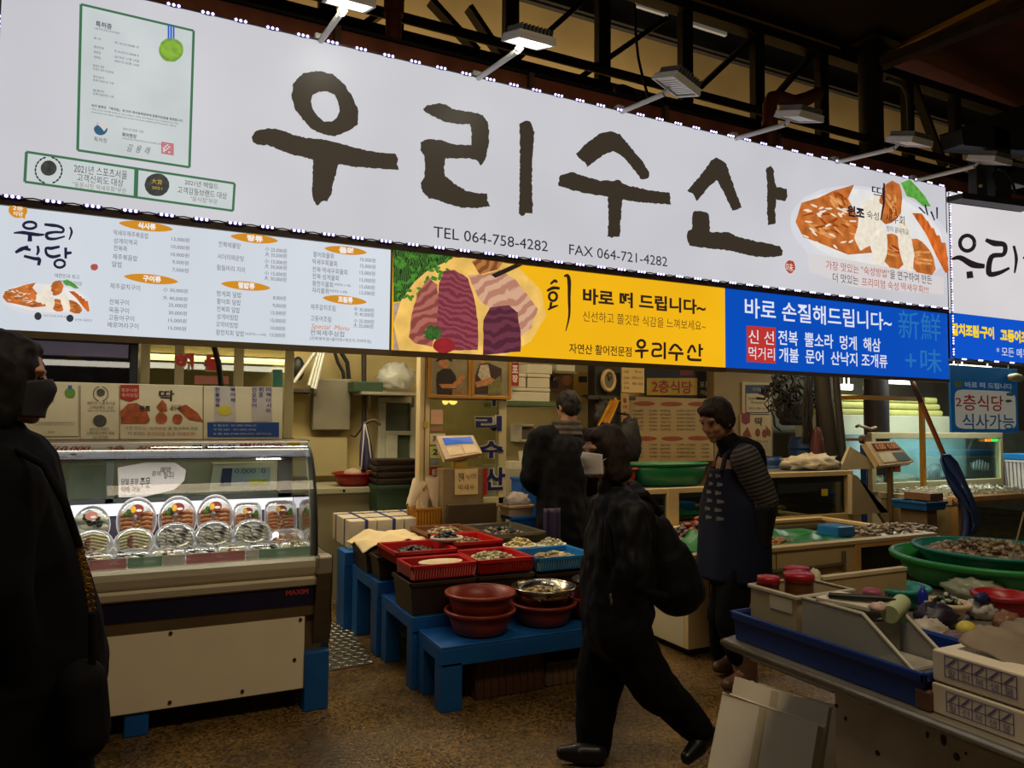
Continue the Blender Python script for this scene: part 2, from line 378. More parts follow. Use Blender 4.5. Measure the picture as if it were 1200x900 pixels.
# rusty drain pipes
orange = M((122, 62, 28), .55, .1, .25, 6)
x = fy(461, 40, 5.2).x
solo('drain_pipe', MB().cyl((x, 5.2, 3.8), (x, 5.2, 5.6), .06, n=14).cyl((x, 5.2, 4.55), (x, 5.2, 4.65), .075, n=14), orange, 'upright orange brown drain pipe beside the left end of the truss', 'pipe')
g = [fy(902, 172, 4.69), fy(902, 122, 4.69), fy(905, 115, 4.69), fy(912, 114, 4.69), fy(930, 120, 4.69), fy(945, 116, 4.69), fy(958, 110, 4.69)]
mb = MB().tube(g, .062, 14).cyl(fy(902, 150, 4.69), fy(902, 142, 4.69), .07, n=14)
mb.bar(fy(902, 150, 4.69), fy(902, 150, 4.69)+Vector((0, .16, 0)), .03)
solo('drain_pipe', mb, M((104, 44, 24), .5, .1, .2, 6), 'rusty drain pipe with an elbow behind the fourth sign lamp', 'pipe')
# hanging cable
solo('hanging_cable', MB().tube([fy(744, 5, 5.2), fy(745, 40, 5.2), fy(748, 68, 5.2), fy(753, 90, 5.2), fy(760, 115, 5.0)], .012), BLACK, 'thin black cable hanging in front of the truss', 'cable')
mb = MB()
for k in range(5): mb.tube([fy(728+5*math.cos(i*.7+k)*1.6+k*4, 104+4*math.sin(i*.7+k)+k*1.5, 5.1) for i in range(10)], .012)
solo('cable_coil', mb, BLACK, 'tangled black cable coil hanging under the pipe above the sign', 'cable')
# fluorescent slivers up on the girder
for i, (p, q) in enumerate((((744, 6), (781, 20)), ((805, 27), (850, 40)))):
    a, b = fy(*p, 6.45), fy(*q, 6.45); b.z = a.z
    solo('tube_light', MB().box(a.x, b.x, 6.42, 6.46, a.z-.02, a.z+.02), M((190, 186, 176), .4, 0, .04, 3, emit=.12), ['dim white roof tube above the third truss upright', 'dim white roof tube right of the third truss upright'][i], 'light', 'dim roof tubes')

# ---- sign lamps on arms
YS = 4.4; ZT = 3.80; ZB = 2.62; XL = -.75; XR = 6.80
lamp_px = [((375, 50), (399, 16), 'lit white floodlight on an arm above the first big letter', 1), ((560, 97), (606, 60), 'lit white floodlight above the second big letter', 1),
           ((728, 135), (778, 110), 'unlit finned floodlight above the third big letter', 0), ((862, 163), (920, 146), 'unlit white floodlight above the last big letter', 0),
           ((980, 190), (1048, 174), 'unlit white floodlight above the prawn picture', 0), ((1072, 210), (1142, 195), 'unlit white floodlight beside the dark hanging bracket', 0)]
hous = M((222, 220, 214), .45, .1, .06, 6)
for i, (pa, pb, lab, on) in enumerate(lamp_px):
    a = fy(*pa, YS); a.z = ZT+.01; e = fx(pb[0], pb[1], a.x+.06)
    t = thing('sign_floodlight', lab, 'lamp', (a.x, YS, ZT), 'floodlights along the top of the sign')
    part('arm', MB().cyl((a.x, YS+.02, ZT), e, .018, n=10), hous, t)
    part('foot_bracket', MB().box(a.x-.03, a.x+.03, YS, YS+.06, ZT-.02, ZT+.05), hous, t, bev=.004)
    q = Matrix.Rotation(R(20), 3, 'X') @ Matrix.Rotation(R(0 if i != 2 else 18), 3, 'Y')
    o = e + Vector((.02, -.12, .03))
    hs_ = part('housing', MB().obox(o, (.25, .25, .035), q), hous, t, bev=.01)
    hs = hs_; part('rim', MB().obox(o+q@Vector((0, .118, -.022)), (.25, .016, .02), q).obox(o+q@Vector((0, -.118, -.022)), (.25, .016, .02), q).obox(o+q@Vector((.118, 0, -.022)), (.016, .25, .02), q).obox(o+q@Vector((-.118, 0, -.022)), (.016, .25, .02), q), hous, hs)
    part('lens', MB().obox(o+q@Vector((0, 0, -.021)), (.20, .20, .006), q), M((255, 250, 225), .3, 0, .02, 4, emit=7) if on else M((236, 232, 226), .4, 0, .06, 4), hs)
    fn = MB()
    for k in range(9): fn.obox(o+q@Vector((-.1+.025*k, 0, .035 if i != 2 else .02)), (.006, .22, .04 if i != 2 else .09), q)
    part('cooling_fins', fn, M((120, 118, 112), .5, .4), hs)
    part('bracket', MB().bar(e, o+Vector((0, .1, 0)), .05, .02), hous, t)
    if on:
        l = bpy.data.lights.new('flood_beam', 'AREA'); l.size = .2; l.energy = 1.6; l.color = (1, .97, .85)
        lo = bpy.data.objects.new('flood_beam', l); COL.objects.link(lo); lo.location = o+q@Vector((0, 0, -.03)); lo.rotation_euler = (R(20), 0, 0)
# the dark hanging gear at the right edge
YH = 4.02
t = thing('hanging_bracket', 'dark steel bracket with camera and cables hanging at the right end of the sign', 'bracket', fy(1165, 236, YH))
def pxbox(mb, x0, y0, x1, y1, Y, dep, m=0):
    X0, X1, Z0, Z1 = rect(x0, y0, x1, y1, Y); return mb.box(X0, X1, Y, Y+dep, Z0, Z1, m)
dk = M((26, 30, 30), .5, .3, .2, 6)
part('canopy', MB().slab([fy(1127, 150, YH), fy(1215, 118, YH), fy(1215, 178, YH), fy(1130, 169, YH)], (0, .2, 0)), dk, t, bev=.01)
part('post', pxbox(MB(), 1166, 150, 1185, 232, YH, .1), dk, t, bev=.006)
part('short_post', pxbox(MB(), 1145, 186, 1157, 232, YH-.05, .08), M((52, 52, 56), .5, .3), t, bev=.006)
part('shelf', MB().slab([fy(1128, 226, YH-.1), fy(1215, 236, YH-.1), fy(1215, 244, YH-.1), fy(1128, 232, YH-.1)], (0, .14, 0)), BLACK, t, bev=.004)
part('cable', MB().tube([fy(1168, 222, YH-.12), fy(1164, 205, YH-.12), fy(1168, 197, YH-.12), fy(1178, 200, YH-.12), fy(1186, 212, YH-.12), fy(1190, 226, YH-.12)], .012), BLACK, t)
part('cross_bar', MB().bar(fy(1156, 188, YH-.06), fy(1210, 196, YH-.06), .03), M((150, 140, 136), .5, .2), t)
part('bolt', MB().cyl(fy(1149, 218, YH-.05), fy(1149, 218, YH-.08), .016, n=10), M((190, 180, 110), .4, .6), t)
part('camera_body', pxbox(MB(), 1186, 188, 1204, 216, YH-.02, .12), BLACK, t, bev=.01)
# ================================================================== the lightboxes
YF = YS-.004
ink = E((56, 48, 38)); black_ink = E((40, 38, 42)); green = E((62, 110, 78))
face_main = E((198, 198, 204), 1, .07, .9)
t = thing('sign_lightbox', 'big white lightbox sign with four large brush letters and phone numbers', 'sign', (3, YS, ZB))
part('face', MB().box(XL, XR, YS, YS+.03, ZB, ZT), face_main, t)
part('case', MB().box(XL, XR, YS+.03, YS+.24, ZB, ZT), M((96, 84, 66), .5, .2), t)
part('bottom_rail', MB().box(XL, XR, YS-.01, YS+.02, ZB-.045, ZB-.005), M((60, 46, 32), .5, .3), t)
def C2(l): return [(280+x/4, 50+y/4) for x, y in l]
def C3(l): return [(560+x/3, 80+y/3) for x, y in l]
mb = MB()
mb.flat(onY(brush(C2([(300,145),(370,132),(440,148),(490,190),(530,250),(562,320),(558,380),(520,412),(450,438),(400,432),(340,405),(300,360),(262,310),(247,255),(252,200),(270,170)])), YF),
        0, [onY(brush(C2([(345,245),(375,230),(415,228),(450,245),(465,280),(473,320),(460,350),(435,370),(400,370),(370,345),(345,310),(337,275)]), 2.5, .3), YF)])
for l in ([(60,440),(75,415),(130,402),(170,402),(210,415),(260,432),(320,447),(380,450),(440,465),(520,485),(600,505),(680,517),(735,522),(745,545),(740,570),(748,595),(690,592),(620,588),(540,582),(465,570),(455,610),(442,660),(432,710),(415,745),(395,740),(365,765),(350,740),(342,690),(345,620),(347,550),(320,540),(260,528),(200,508),(160,490),(130,480),(90,480),(65,465)],
          [(865,310),(880,295),(940,285),(970,290),(1000,310),(1060,322),(1110,328),(1145,340),(1165,370),(1173,420),(1170,480),(1160,530),(1150,560),(1132,575),(1115,550),(1070,542),(970,543),(962,580),(965,625),(1010,660),(1060,692),(1110,705),(1165,708),(1165,740),(1177,768),(1110,775),(1040,772),(980,755),(920,735),(890,730),(862,700),(850,660),(870,630),(873,560),(868,530),(850,505),(852,465),(880,452),(960,458),(1000,475),(1088,482),(1092,430),(1085,382),(1030,382),(970,372),(910,345),(880,330)]):
    mb.flat(onY(brush(C2(l)), YF))
for l in ([(145,195),(165,185),(185,187),(198,225),(193,300),(190,400),(193,490),(192,512),(170,510),(155,520),(145,510),(146,430),(148,330),(148,240)],
          [(345,300),(380,265),(430,228),(470,220),(500,232),(540,280),(580,330),(603,365),(600,385),(575,392),(560,370),(520,320),(478,290),(440,305),(400,335),(385,348),(375,330),(355,315)],
          [(282,410),(290,375),(330,365),(370,378),(430,395),(480,395),(495,393),(520,410),(600,428),(675,437),(678,478),(620,475),(560,470),(508,462),(502,530),(500,590),(470,595),(455,592),(460,530),(457,452),(400,443),(330,428),(285,415)],
          [(737,430),(780,380),(820,325),(840,313),(870,330),(885,370),(905,430),(928,490),(895,500),(880,470),(860,430),(840,393),(810,420),(780,455),(770,468),(760,445)],
          [(1013,355),(1030,342),(1040,355),(1043,400),(1050,418),(1085,423),(1088,450),(1082,467),(1048,462),(1045,500),(1047,545),(1020,552),(1016,500),(1018,420)],
          [(755,510),(765,500),(810,508),(815,530),(815,575),(880,577),(920,595),(980,608),(1060,625),(1073,640),(1070,660),(1010,665),(960,660),(880,640),(800,632),(745,625),(733,595),(740,570),(753,565)]):
    mb.flat(onY(brush(C3(l)), YF))
part('brush_lettering', mb, ink, t)
mb = MB()
say(mb, 'TEL 064-758-4282', 508, 265, 278, 642, YF); say(mb, 'FAX 064-721-4282', 667, 286, 298, 782, YF)
part('phone_lettering', mb, black_ink, t)
# certificate and award frames
def pframe(mb, pts, w=.0065, Y=YF, m=0):
    P = onY(pts, Y)
    for i in range(len(P)):
        a, b = P[i], P[(i+1) % len(P)]; d = (b-a).normalized(); k = Vector((-d.z, 0, d.x))*w
        mb.add([a-k, b-k, b+k, a+k], [(0, 1, 2, 3)], m)
mb = MB().flat(onY([(95, 5), (227, 36), (222, 196), (91, 176)], YS-.002), 1)
pframe(mb, [(95, 5), (227, 36), (222, 196), (91, 176)])
mb.flat(onY([(31, 178), (275, 215), (273, 247), (29, 213)], YS-.002), 1)
pframe(mb, [(31, 178), (275, 215), (273, 247), (29, 213)]); pframe(mb, [(159, 198), (161, 198), (160, 230), (158, 230)], .006)
part('certificate_frame', mb, [green, E((196, 203, 204), 1, .06, 4)], t)
mb = MB()
for k in (-3, 0, 3): mb.flat(onY([(200.5+k-1, 29+k*.2), (200.5+k+1, 29.5+k*.2), (200.5+k+1, 47+k*.2), (200.5+k-1, 46.5+k*.2)], YF))
part('ribbon', mb, E((40, 90, 190)), t)
part('medal', MB().flat(onY(blob(200.5, 58.5, 14.5, 14, n=30, jag=.02), YF)).flat(onY(blob(200.5, 58.5, 11, 10.6, n=26, jag=.01), YF-.002), 1), [E((120, 160, 60), 1, .2, 30), E((132, 172, 62), 1, .2, 30)], t)
mb = MB(); Y = YF
say(mb, '특허증', 112, 24, 31, 131, Y, bold=.02); say(mb, 'CERTIFICATE OF PATENT', 111, 32, 34, 141, Y)
for a, y in (('특 허', 43), ('출원번호', 53), ('출원일', 59), ('등록일', 65)): say(mb, a, 110, y, y+3, 122 if len(a) > 3 else 118, Y)
for a, y in (('제 10-2218388 호', 48), ('제 10-2019-0148648 호', 58), ('2019년 11월 19일', 64.5), ('2021년 02월 16일', 69.5)): say(mb, a, 134, y, y+3, 163 if len(a) > 12 else 157, Y)
for a, y in (('발명의 명칭', 75), ('딱새우 회의 숙성방법', 79), ('특허권자', 88), ('등록사항란에 기재', 92), ('발명자', 104), ('등록사항란에 기재', 108)): say(mb, a, 109, y, y+3, 122 if len(a) < 8 else 133, Y)
say(mb, '위의 발명은 「특허법」에 따라 특허등록원부에 등록되었음을 증명합니다.', 107, 121.5, 125, 215, Y, bold=.02)
say(mb, 'This is to certify that, in accordance with the Patent Act, a patent for the', 107, 126.5, 129, 209, Y)
say(mb, 'invention has been registered at the Korean Intellectual Property Office.', 107, 130, 132.5, 207, Y)
say(mb, '특허청', 110, 160, 165.5, 125, Y); say(mb, '2021년 02월 16일', 144, 149, 152, 168, Y); say(mb, '특허청장', 143, 155, 160, 160, Y, bold=.02)
say(mb, 'COMMISSIONER, KOREAN INTELLECTUAL PROPERTY OFFICE', 143, 161, 163, 190, Y); say(mb, '김  용  래', 148, 168, 177, 174, Y, shear=.1)
part('certificate_text', mb, E((70, 72, 78)), t)
mb = MB().flat(onY(blob(118, 151, 8, 7.5, n=26, jag=0), Y)); part('emblem', mb, E((50, 92, 116)), t)
mb = MB().flat(onY([(110, 150), (114, 146), (118, 149), (122, 154), (126, 149), (124, 144), (118, 143), (112, 146)], Y-.002))
part('emblem_crescent', mb, E((205, 200, 200)), t)
mb = MB()
for i in range(7):
    for j in range(7):
        if random.random() < .62 or i in (0, 6) or j in (0, 6): mb.flat(onY([(189+i*2.1, 166+j*2+i*.35), (191+i*2.1, 166.3+j*2+i*.35), (191+i*2.1, 168+j*2+i*.35), (189+i*2.1, 167.7+j*2+i*.35)], Y))
part('red_seal', mb, E((190, 80, 92)), t)
def laurel(mb, cx, cy, r, Y, sc=1):
    for sd in (-1, 1):
        for k in range(9):
            a = R(100 + k*17)*1; x = cx + sd*r*math.cos(a)*-1; y = cy - r*math.sin(a)*.0 - r*math.cos(R(20+k*17))
            x = cx + sd*r*math.sin(R(20+k*17)); mb.flat(onY(blob(x, y, 2.4*sc, 1.1*sc, sd*(20+k*17), 8, 0), Y))
mb = MB(); laurel(mb, 57, 199.5, 15.5, Y); mb.flat(onY(blob(57, 197, 9.5, 9, n=24, jag=.02), Y))
mb.flat(onY(blob(184, 216.5, 14.5, 13.5, n=28, jag=.02), Y))
part('award_emblem', mb, E((62, 62, 60), 1, .3, 40), t)
mb = MB(); say(mb, '大賞', 177.5, 209, 215, 190, Y-.002); say(mb, '2021', 178, 218, 221, 190, Y-.002); part('award_emblem_text', mb, E((190, 165, 60)), t)
mb = MB(); say(mb, '2021년 스포츠서울', 86.5, 191.5, 202, 149, Y); say(mb, '고객신뢰도 대상', 90, 203, 212, 144.5, Y); say(mb, '2021년 헤럴드', 216.5, 210, 216.5, 256, Y); say(mb, '고객감동브랜드 대상', 208, 218, 226, 266, Y)
part('award_text', mb, E((70, 68, 62)), t)
mb = MB(); say(mb, '"동문시장 딱새우회"부문', 85, 212.5, 219, 148, Y); say(mb, '"음식점"부문', 223, 229.5, 235.5, 255, Y); part('award_small_text', mb, E((130, 128, 112)), t)

def prawn_plate(t, cx, cy, sx, sy, sl, Y, small=False):
    """the printed picture of a plate of glazed prawns"""
    def g(pts): return onY([(cx+x*sx, cy+y*sy+x*sx*sl) for x, y in pts], Y)
    part('plate_print', MB().flat(g(blob(0, .1, 1.06, .88, 0, 40, .01))).flat([p+Vector((0, -.001, 0)) for p in g(blob(0, .02, .96, .74, 0, 40, .02))], 1), [E((212, 213, 220), 1, .04, 4), E((226, 224, 222), 1, .05, 8)], t)
    og = E((186, 104, 46), 1, .35, 9 if not small else 20); og2 = E((198, 100, 40), 1, .4, 16, stretch=(1, 1, .4))
    mb = MB(); e = Vector((0, -.002, 0))
    mb.flat([p+e for p in g([(-1.0, .1), (-.92, -.28), (-.7, -.42), (-.5, -.6), (-.22, -.78), (-.3, -.5), (-.22, -.3), (-.05, .1), (.02, .45), (-.3, .56), (-.7, .42), (-.9, .36)])])
    mb.flat([p+e for p in g(blob(.27, -.55, .15, .42, 6, 18, .08))]); mb.flat([p+e for p in g(blob(.30, .36, .17, .34, -4, 20, .05))]); mb.flat([p+e for p in g(blob(.66, .40, .18, .36, -16, 20, .05))])
    part('prawn_print', mb, og, t)
    lt, dkk = MB(), MB()
    for k in range(70 if not small else 24):
        cx_, cy_, ax_, ay_, an = random.choice(((-.62, 0, .26, .32, -25), (-.45, .15, .3, .25, 35), (.27, -.5, .08, .3, 80), (.3, .36, .1, .22, 10), (.66, .4, .1, .24, -15), (-.4, -.4, .14, .2, 50)))
        x, y = random.gauss(cx_, ax_*.5), random.gauss(cy_, ay_*.5); (lt if k % 5 < 3 else dkk).flat([p+e*1.1 for p in g(blob(x, y, random.uniform(.04, .11), random.uniform(.012, .03), an+random.uniform(-25, 25), 8, .15))])
    part('highlight_print', lt, E((216, 150, 88), 1, .2, 20), t); part('glaze_print', dkk, E((142, 64, 22), 1, .2, 20), t)
    mb = MB()
    for k in range(5): mb.flat([p+e*1.5 for p in g([(.55+k*.08, -.42+k*.12), (.68+k*.08, -.44+k*.12), (.92+k*.03, .0+k*.14), (1.0, .42+k*.05), (.88+k*.02, .34+k*.05), (.74+k*.05, -.06+k*.12)])], 0)
    part('prawn_tail_print', mb, og2, t)
    mb = MB()
    mb.flat([p+e*1.2 for p in g(blob(-.02, -.12, .17, .5, 8, 18, .2))]); mb.flat([p+e*1.2 for p in g(blob(.47, .2, .1, .5, -6, 18, .1))]); mb.flat([p+e*1.2 for p in g(blob(.12, .32, .1, .4, 4, 18, .1))])
    for k in range(26):
        x, y = random.uniform(-.9, -.2), random.uniform(-.3, .45); mb.flat([p+e*2 for p in g(blob(x, y, .05, .018, random.uniform(-60, 60), 7, .2))])
    part('rice_print', mb, E((232, 222, 204), 1, .1, 20), t)
    part('garnish_print', MB().flat([p+e*2 for p in g([(.4, -.95), (.52, -1.05), (.62, -.92), (.72, -.78), (.8, -.6), (.7, -.58), (.58, -.7), (.48, -.72)])]), E((92, 160, 66), 1, .25, 20), t)
prawn_plate(t, 1020, 268, 88, 62, .16, YF)
part('caption_band', MB().flat(onY([(948, 296), (1106, 325), (1106, 345), (1000, 336), (950, 318)], YF-.006)), E((214, 208, 208)), t)
mb = MB(); Y = YF-.008
say(mb, '원조', 993, 240, 253, 1013, Y, bold=.05); say(mb, '숙성', 1016, 246, 256, 1030, Y); say(mb, '새우회', 1038, 249, 260, 1060, Y); say(mb, '맛이 끝내줘요', 1039, 264, 271, 1065, Y)
say(mb, '딱', 1022, 217, 232, 1038, Y); mb.flat(onY([(1035, 214), (1037, 215), (1037, 238), (1033, 258), (1031.5, 258), (1034.5, 238)], Y))
for a, b in (((1076, 243), (1085, 250)), ((1083, 240), (1088, 252)), ((1090, 248), (1096, 258)), ((1097, 243), (1099, 256))): mb.flat(onY([a, (a[0]+2, a[1]-.5), b, (b[0]-1.5, b[1]+.5)], Y))
say(mb, '을 연구하여 만든', 1043, 316, 326.5, 1092, Y); say(mb, '더 맛있는', 976, 319.5, 330, 1006, Y)
part('caption_black', mb, E((34, 30, 46)), t)
mb = MB(); say(mb, '가장 맛있는 "숙성방법"', 968, 305, 315.5, 1042, Y); say(mb, '프리미엄 숙성', 1010, 325, 335, 1053, Y); say(mb, '딱새우회!!!', 1056, 331, 340, 1088, Y)
part('caption_red', mb, E((170, 72, 56)), t)
mb = MB().flat(onY(blob(926, 312.5, 6, 7.5, 0, 14, .08), Y)); part('seal_print', mb, E((176, 66, 44)), t)
mb = MB(); say(mb, '味', 921.5, 308, 317.5, 930, Y-.002); part('seal_lettering', mb, E((220, 214, 210)), t)

# ---- strings of little white LEDs along the edges
led = M((205, 195, 255), .4, 0, .01, 2, emit=3.2); ledbody = M((60, 44, 120), .5)
proto = None
def led_string(name_lab, pts, spacing, skip=None, vert=False):
    global proto
    a, b = Vector(pts[0]), Vector(pts[1]); n = max(2, int((b-a).length/spacing)); dr = (b-a).normalized()
    t = thing('led_string', name_lab, 'light string', a, 'LED strings edging the signs')
    part('cable', MB().tube([a.lerp(b, k/(n*2)) + Vector((0, 0, -.006 if k % 2 else .006)) for k in range(n*2+1)], .004, 5), M((70, 60, 60), .6), t)
    me = None
    for k in range(n):
        c = a.lerp(b, (k+.5)/n) + Vector((0, -.006, 0))
        if me is None:
            mb = MB().obox(c, (.075*abs(dr.x)+.014, .008, .075*abs(dr.z)+.014), None, 1)
            for j in (-1, 0, 1): mb.ell(c+dr*j*.026+Vector((0, -.006, 0)), .0085, None, 8, 5, 0)
            o = part('led_module', mb, [led, ledbody], t, label='three white LEDs on a dark module'); me = o; c0 = c
        else:
            o = me.copy(); COL.objects.link(o); o.parent = t; o.location = c-c0
led_string('row of white LED modules along the top edge of the big white sign', ((XL, YS-.01, ZT), (XR, YS-.01, ZT)), .172)
led_string('row of white LED modules along the bottom edge of the big white sign', ((XL, YS-.02, ZB-.005), (XR, YS-.02, ZB-.005)), .172)
led_string('short column of white LED modules down the left edge of the big white sign', ((XL-.005, YS-.01, ZB), (XL-.005, YS-.01, ZT)), .19)

# ---- menu lightbox
XM = 1.325; YE = 4.03; ZM0 = 1.945; ZM1 = 2.572
t = thing('menu_lightbox', 'white lightbox menu with prices below the left end of the big sign', 'sign', (.3, YS, ZM0))
part('face', MB().box(-1.1, XM-.015, YS, YS+.02, ZM0, ZM1), E((206, 213, 222), 1, .06, .8, stretch=(2.2, 1, .3)), t)
part('case', MB().box(-1.1, XM, YS+.02, YS+.2, ZM0-.015, ZM1), M((84, 76, 60), .5, .2), t)
part('bottom_rail', MB().box(-1.1, XM, YS-.005, YS+.03, ZM0-.035, ZM0), M((120, 104, 74), .5, .2), t)
navy = E((30, 34, 58)); txt = E((92, 98, 104)); heads = E((206, 138, 34)); wht = E((236, 232, 226)); Y = YS-.003; Y2 = YS-.005
mb = MB().flat(onY(blob(21, 246, 11, 9.5, 8, 22, .02), Y)).flat(onY([(24, 253), (30, 251), (29, 257)], Y))
ovals = [(171, 265, 32, 5.5, 7, '식사류'), (177, 327, 32, 5.5, 6, '구이류'), (298, 279.5, 28, 5.3, 6, '탕류'), (288, 335, 29, 5.2, 5.5, '덮밥류'), (405, 293.5, 25, 4.8, 6, '물회'), (404, 351.5, 26, 5, 6, '조림류')]
for x, y, rx, ry, ro, s in ovals: mb.flat(onY([(x+a*rx*math.cos(R(ro))-b*ry*math.sin(R(ro)), y+a*rx*math.sin(R(ro))+b*ry*math.cos(R(ro))) for a, b in [(math.cos(k*.2618), math.sin(k*.2618)*(abs(math.sin(k*.2618))**.3)) for k in range(24)]], Y))
part('heading_ovals', mb, heads, t)
mb = MB(); say(mb, '2층', 15, 240, 246, 27, Y2, bold=.02); say(mb, '식당', 15, 247, 252.5, 27, Y2, bold=.02)
for x, y, rx, ry, ro, s in ovals: say(mb, s, x-rx*.3, y-4-rx*.03, y+3.6-rx*.03, x+rx*.36, Y2, bold=.05)
part('heading_lettering', mb, wht, t)
mb = MB()   # brushed shop name, two lines
def stroke(mb, pts, w, Y):
    P0 = [Vector((x, y)) for x, y in pts]; n0 = len(P0); W0 = list(w) if isinstance(w, (list, tuple)) else [w]*n0; P, w = [], []
    for i in range(n0-1):        # round the stroke through its points
        a, b, c, d = P0[max(i-1, 0)], P0[i], P0[i+1], P0[min(i+2, n0-1)]
        for k in range(5):
            s = k/5; P.append(.5*((2*b)+(c-a)*s+(2*a-5*b+4*c-d)*s*s+(3*b-a-3*c+d)*s**3)); w.append(W0[i]*(1-s)+W0[i+1]*s+random.uniform(-.12, .12))
    P.append(P0[-1]); w.append(W0[-1]); L, Rr = [], []
    for i, p in enumerate(P):
        d = (P[min(i+1, len(P)-1)]-P[max(i-1, 0)]).normalized(); k = Vector((-d.y, d.x)); ww = (w[i] if isinstance(w, (list, tuple)) else w)/2
        L.append(p+k*ww); Rr.append(p-k*ww)
    for i in range(len(P)-1):
        mb.add(onY([L[i], L[i+1], Rr[i+1], Rr[i]], Y), [(0, 1, 2, 3)])
def ring(cx, cy, rx, ry, n=20): return [(cx+rx*math.cos(6.2832*k/n), cy+ry*math.sin(6.2832*k/n)) for k in range(n+1)]
stroke(mb, ring(35, 264, 7.5, 4), 3.2, Y)
stroke(mb, [(16, 273), (26, 272.5), (36, 274), (44, 275), (52, 275)], [1.5, 4, 4.5, 4, 2], Y); stroke(mb, [(35, 275), (35, 283)], [4.5, 5.5], Y)
stroke(mb, [(52, 263), (61, 264), (68, 265), (74, 268), (73, 272), (64, 272), (55, 274), (56, 279), (64, 280), (76, 277)], [3, 4, 3.5, 3, 3, 3, 4, 4, 3, 2], Y); stroke(mb, [(82, 266), (84, 272), (81, 281)], [2, 2.8, 1.5], Y)
stroke(mb, [(18, 296), (25, 292), (33, 289)], [3, 5, 3], Y); stroke(mb, [(28, 291), (36, 293)], [4, 3], Y); stroke(mb, [(44, 288), (45, 294), (43, 299)], [3, 3.5, 2], Y)
stroke(mb, [(28, 300), (40, 303), (46, 304), (45, 311)], [3, 4, 4.5, 3.5], Y)
stroke(mb, [(70, 289), (60, 291), (54, 291), (55, 298), (62, 301), (71, 299)], [3, 4, 3, 3.5, 4, 3], Y); stroke(mb, [(77, 290), (77, 303)], [3.5, 3], Y); stroke(mb, [(77, 297), (84, 296)], [4, 3], Y)
stroke(mb, ring(70, 309, 6, 4.5), 3, Y)
part('brush_shop_name', mb, navy, t)
def lines(mb, rows, x0, y0, dy, h, slope_right, xr, prices=True):
    pass
mb = MB()
L = [('딱새우제주볶음밥', 133, 269, 174), ('성게미역국', 133, 278.5, 161), ('전복죽', 133, 287, 149), ('제주볶음밥', 132, 297, 161), ('알밥', 131, 306, 143),
     ('제주갈치구이', 129, 331.5, 164), ('전복구이', 128, 350, 151), ('옥돔구이', 127.5, 359.5, 151), ('고등어구이', 127, 368.5, 157), ('메로머리구이', 126, 377, 162),
     ('전복해물탕', 256, 282.5, 282), ('서더리매운탕', 255, 297, 286), ('황돔머리 지리', 254, 310, 287), ('멍게회 덮밥', 254, 340.5, 283), ('활어회 덮밥', 254, 349.5, 282), ('전복회 덮밥', 254, 358.5, 281), ('성게비빔밥', 254, 367.5, 279), ('꼬막비빔밥', 253, 376.5, 279), ('황한치회 덮밥', 253, 386, 286),
     ('활어회물회', 367, 294.5, 391), ('딱새우회물회', 366, 303, 395), ('전복·딱새우회물회', 366, 312, 407), ('전복·성게물회', 366, 320, 397), ('황한치물회', 366, 328.5, 390), ('자리물회', 365.5, 336.5, 385), ('제주갈치조림', 364, 356, 393), ('고등어조림', 364, 369.5, 388), ('전복제주삼합', 363.5, 386, 404)]
for s, x, y, x1 in L: say(mb, s, x, y, y+6.6, x1, Y)
say(mb, '(전복제주쌈+활어회+떡조지,야채무침)', 363, 394, 399, 435, Y); say(mb, '(계절메뉴 5~9월)', 287, 389.5, 393, 312, Y); say(mb, '(계절메뉴 5~9월)', 391, 331.5, 335, 411, Y); say(mb, '(계절메뉴 5~8월)', 385, 339, 342.5, 407, Y)
Pz = [('13,000원', 201, 277, 222), ('10,000원', 200.5, 286, 222), ('10,000원', 200, 295, 221.5), ('9,000원', 202, 304, 221), ('7,000원', 202, 313, 221), ('小 30,000원', 191, 336.5, 220), ('大 40,000원', 190.5, 346, 219.5), ('25,000원', 197.5, 354.5, 219), ('30,000원', 197.5, 363.5, 219), ('15,000원', 197, 372.5, 218.5), ('15,000원', 197, 381.5, 218),
      ('小 25,000원', 310.5, 289, 336), ('大 35,000원', 310.5, 295, 336), ('小 15,000원', 310, 303, 336), ('大 30,000원', 310, 309, 336), ('小 15,000원', 310, 317, 335.5), ('大 30,000원', 309.5, 323, 335.5), ('8,000원', 320, 346, 335), ('9,000원', 319.5, 355, 335), ('15,000원', 317.5, 363.5, 334.5), ('15,000원', 317, 372.5, 334.5), ('10,000원', 317, 381.5, 334), ('15,000원', 316.5, 389.5, 334),
      ('10,000원', 422, 301, 440), ('15,000원', 422, 308.5, 440), ('15,000원', 421.5, 316.5, 439.5), ('15,000원', 421.5, 325, 439.5), ('15,000원', 421.5, 333, 439), ('12,000원', 421.5, 340, 439), ('中 30,000원', 415, 359.5, 438), ('大 40,000원', 415, 365, 438), ('小 25,000원', 414.5, 373, 438), ('大 35,000원', 414, 378.5, 437.5)]
for s, x, y, x1 in Pz: say(mb, s, x, y, y+5.4, x1, Y)
part('menu_text', mb, txt, t)
mb = MB(); say(mb, 'Special  Menu', 363.5, 379, 386.5, 408, Y, shear=.05); part('special_text', mb, E((206, 120, 60)), t)
prawn_plate(t, 53, 349, 50, 22, .06, Y, True)
part('small_emblem', MB().flat(onY(blob(44.5, 370.5, 4.3, 4.6, n=18, jag=0), Y-.004)).flat(onY(blob(82, 373, 4.3, 4.3, n=18, jag=0), Y-.004)), E((52, 54, 58)), t)
mb = MB(); say(mb, '2021년 스포츠서울 고객신뢰도 대상', 51, 368, 371, 78, Y-.004); say(mb, '2021년 헤럴드 고객감동브랜드 대상', 88, 373, 376, 108, Y-.004); say(mb, '대한민국 최고', 64, 320, 325, 93, Y-.006); say(mb, '맛있는 우리식당', 70, 328, 333, 96, Y-.006)
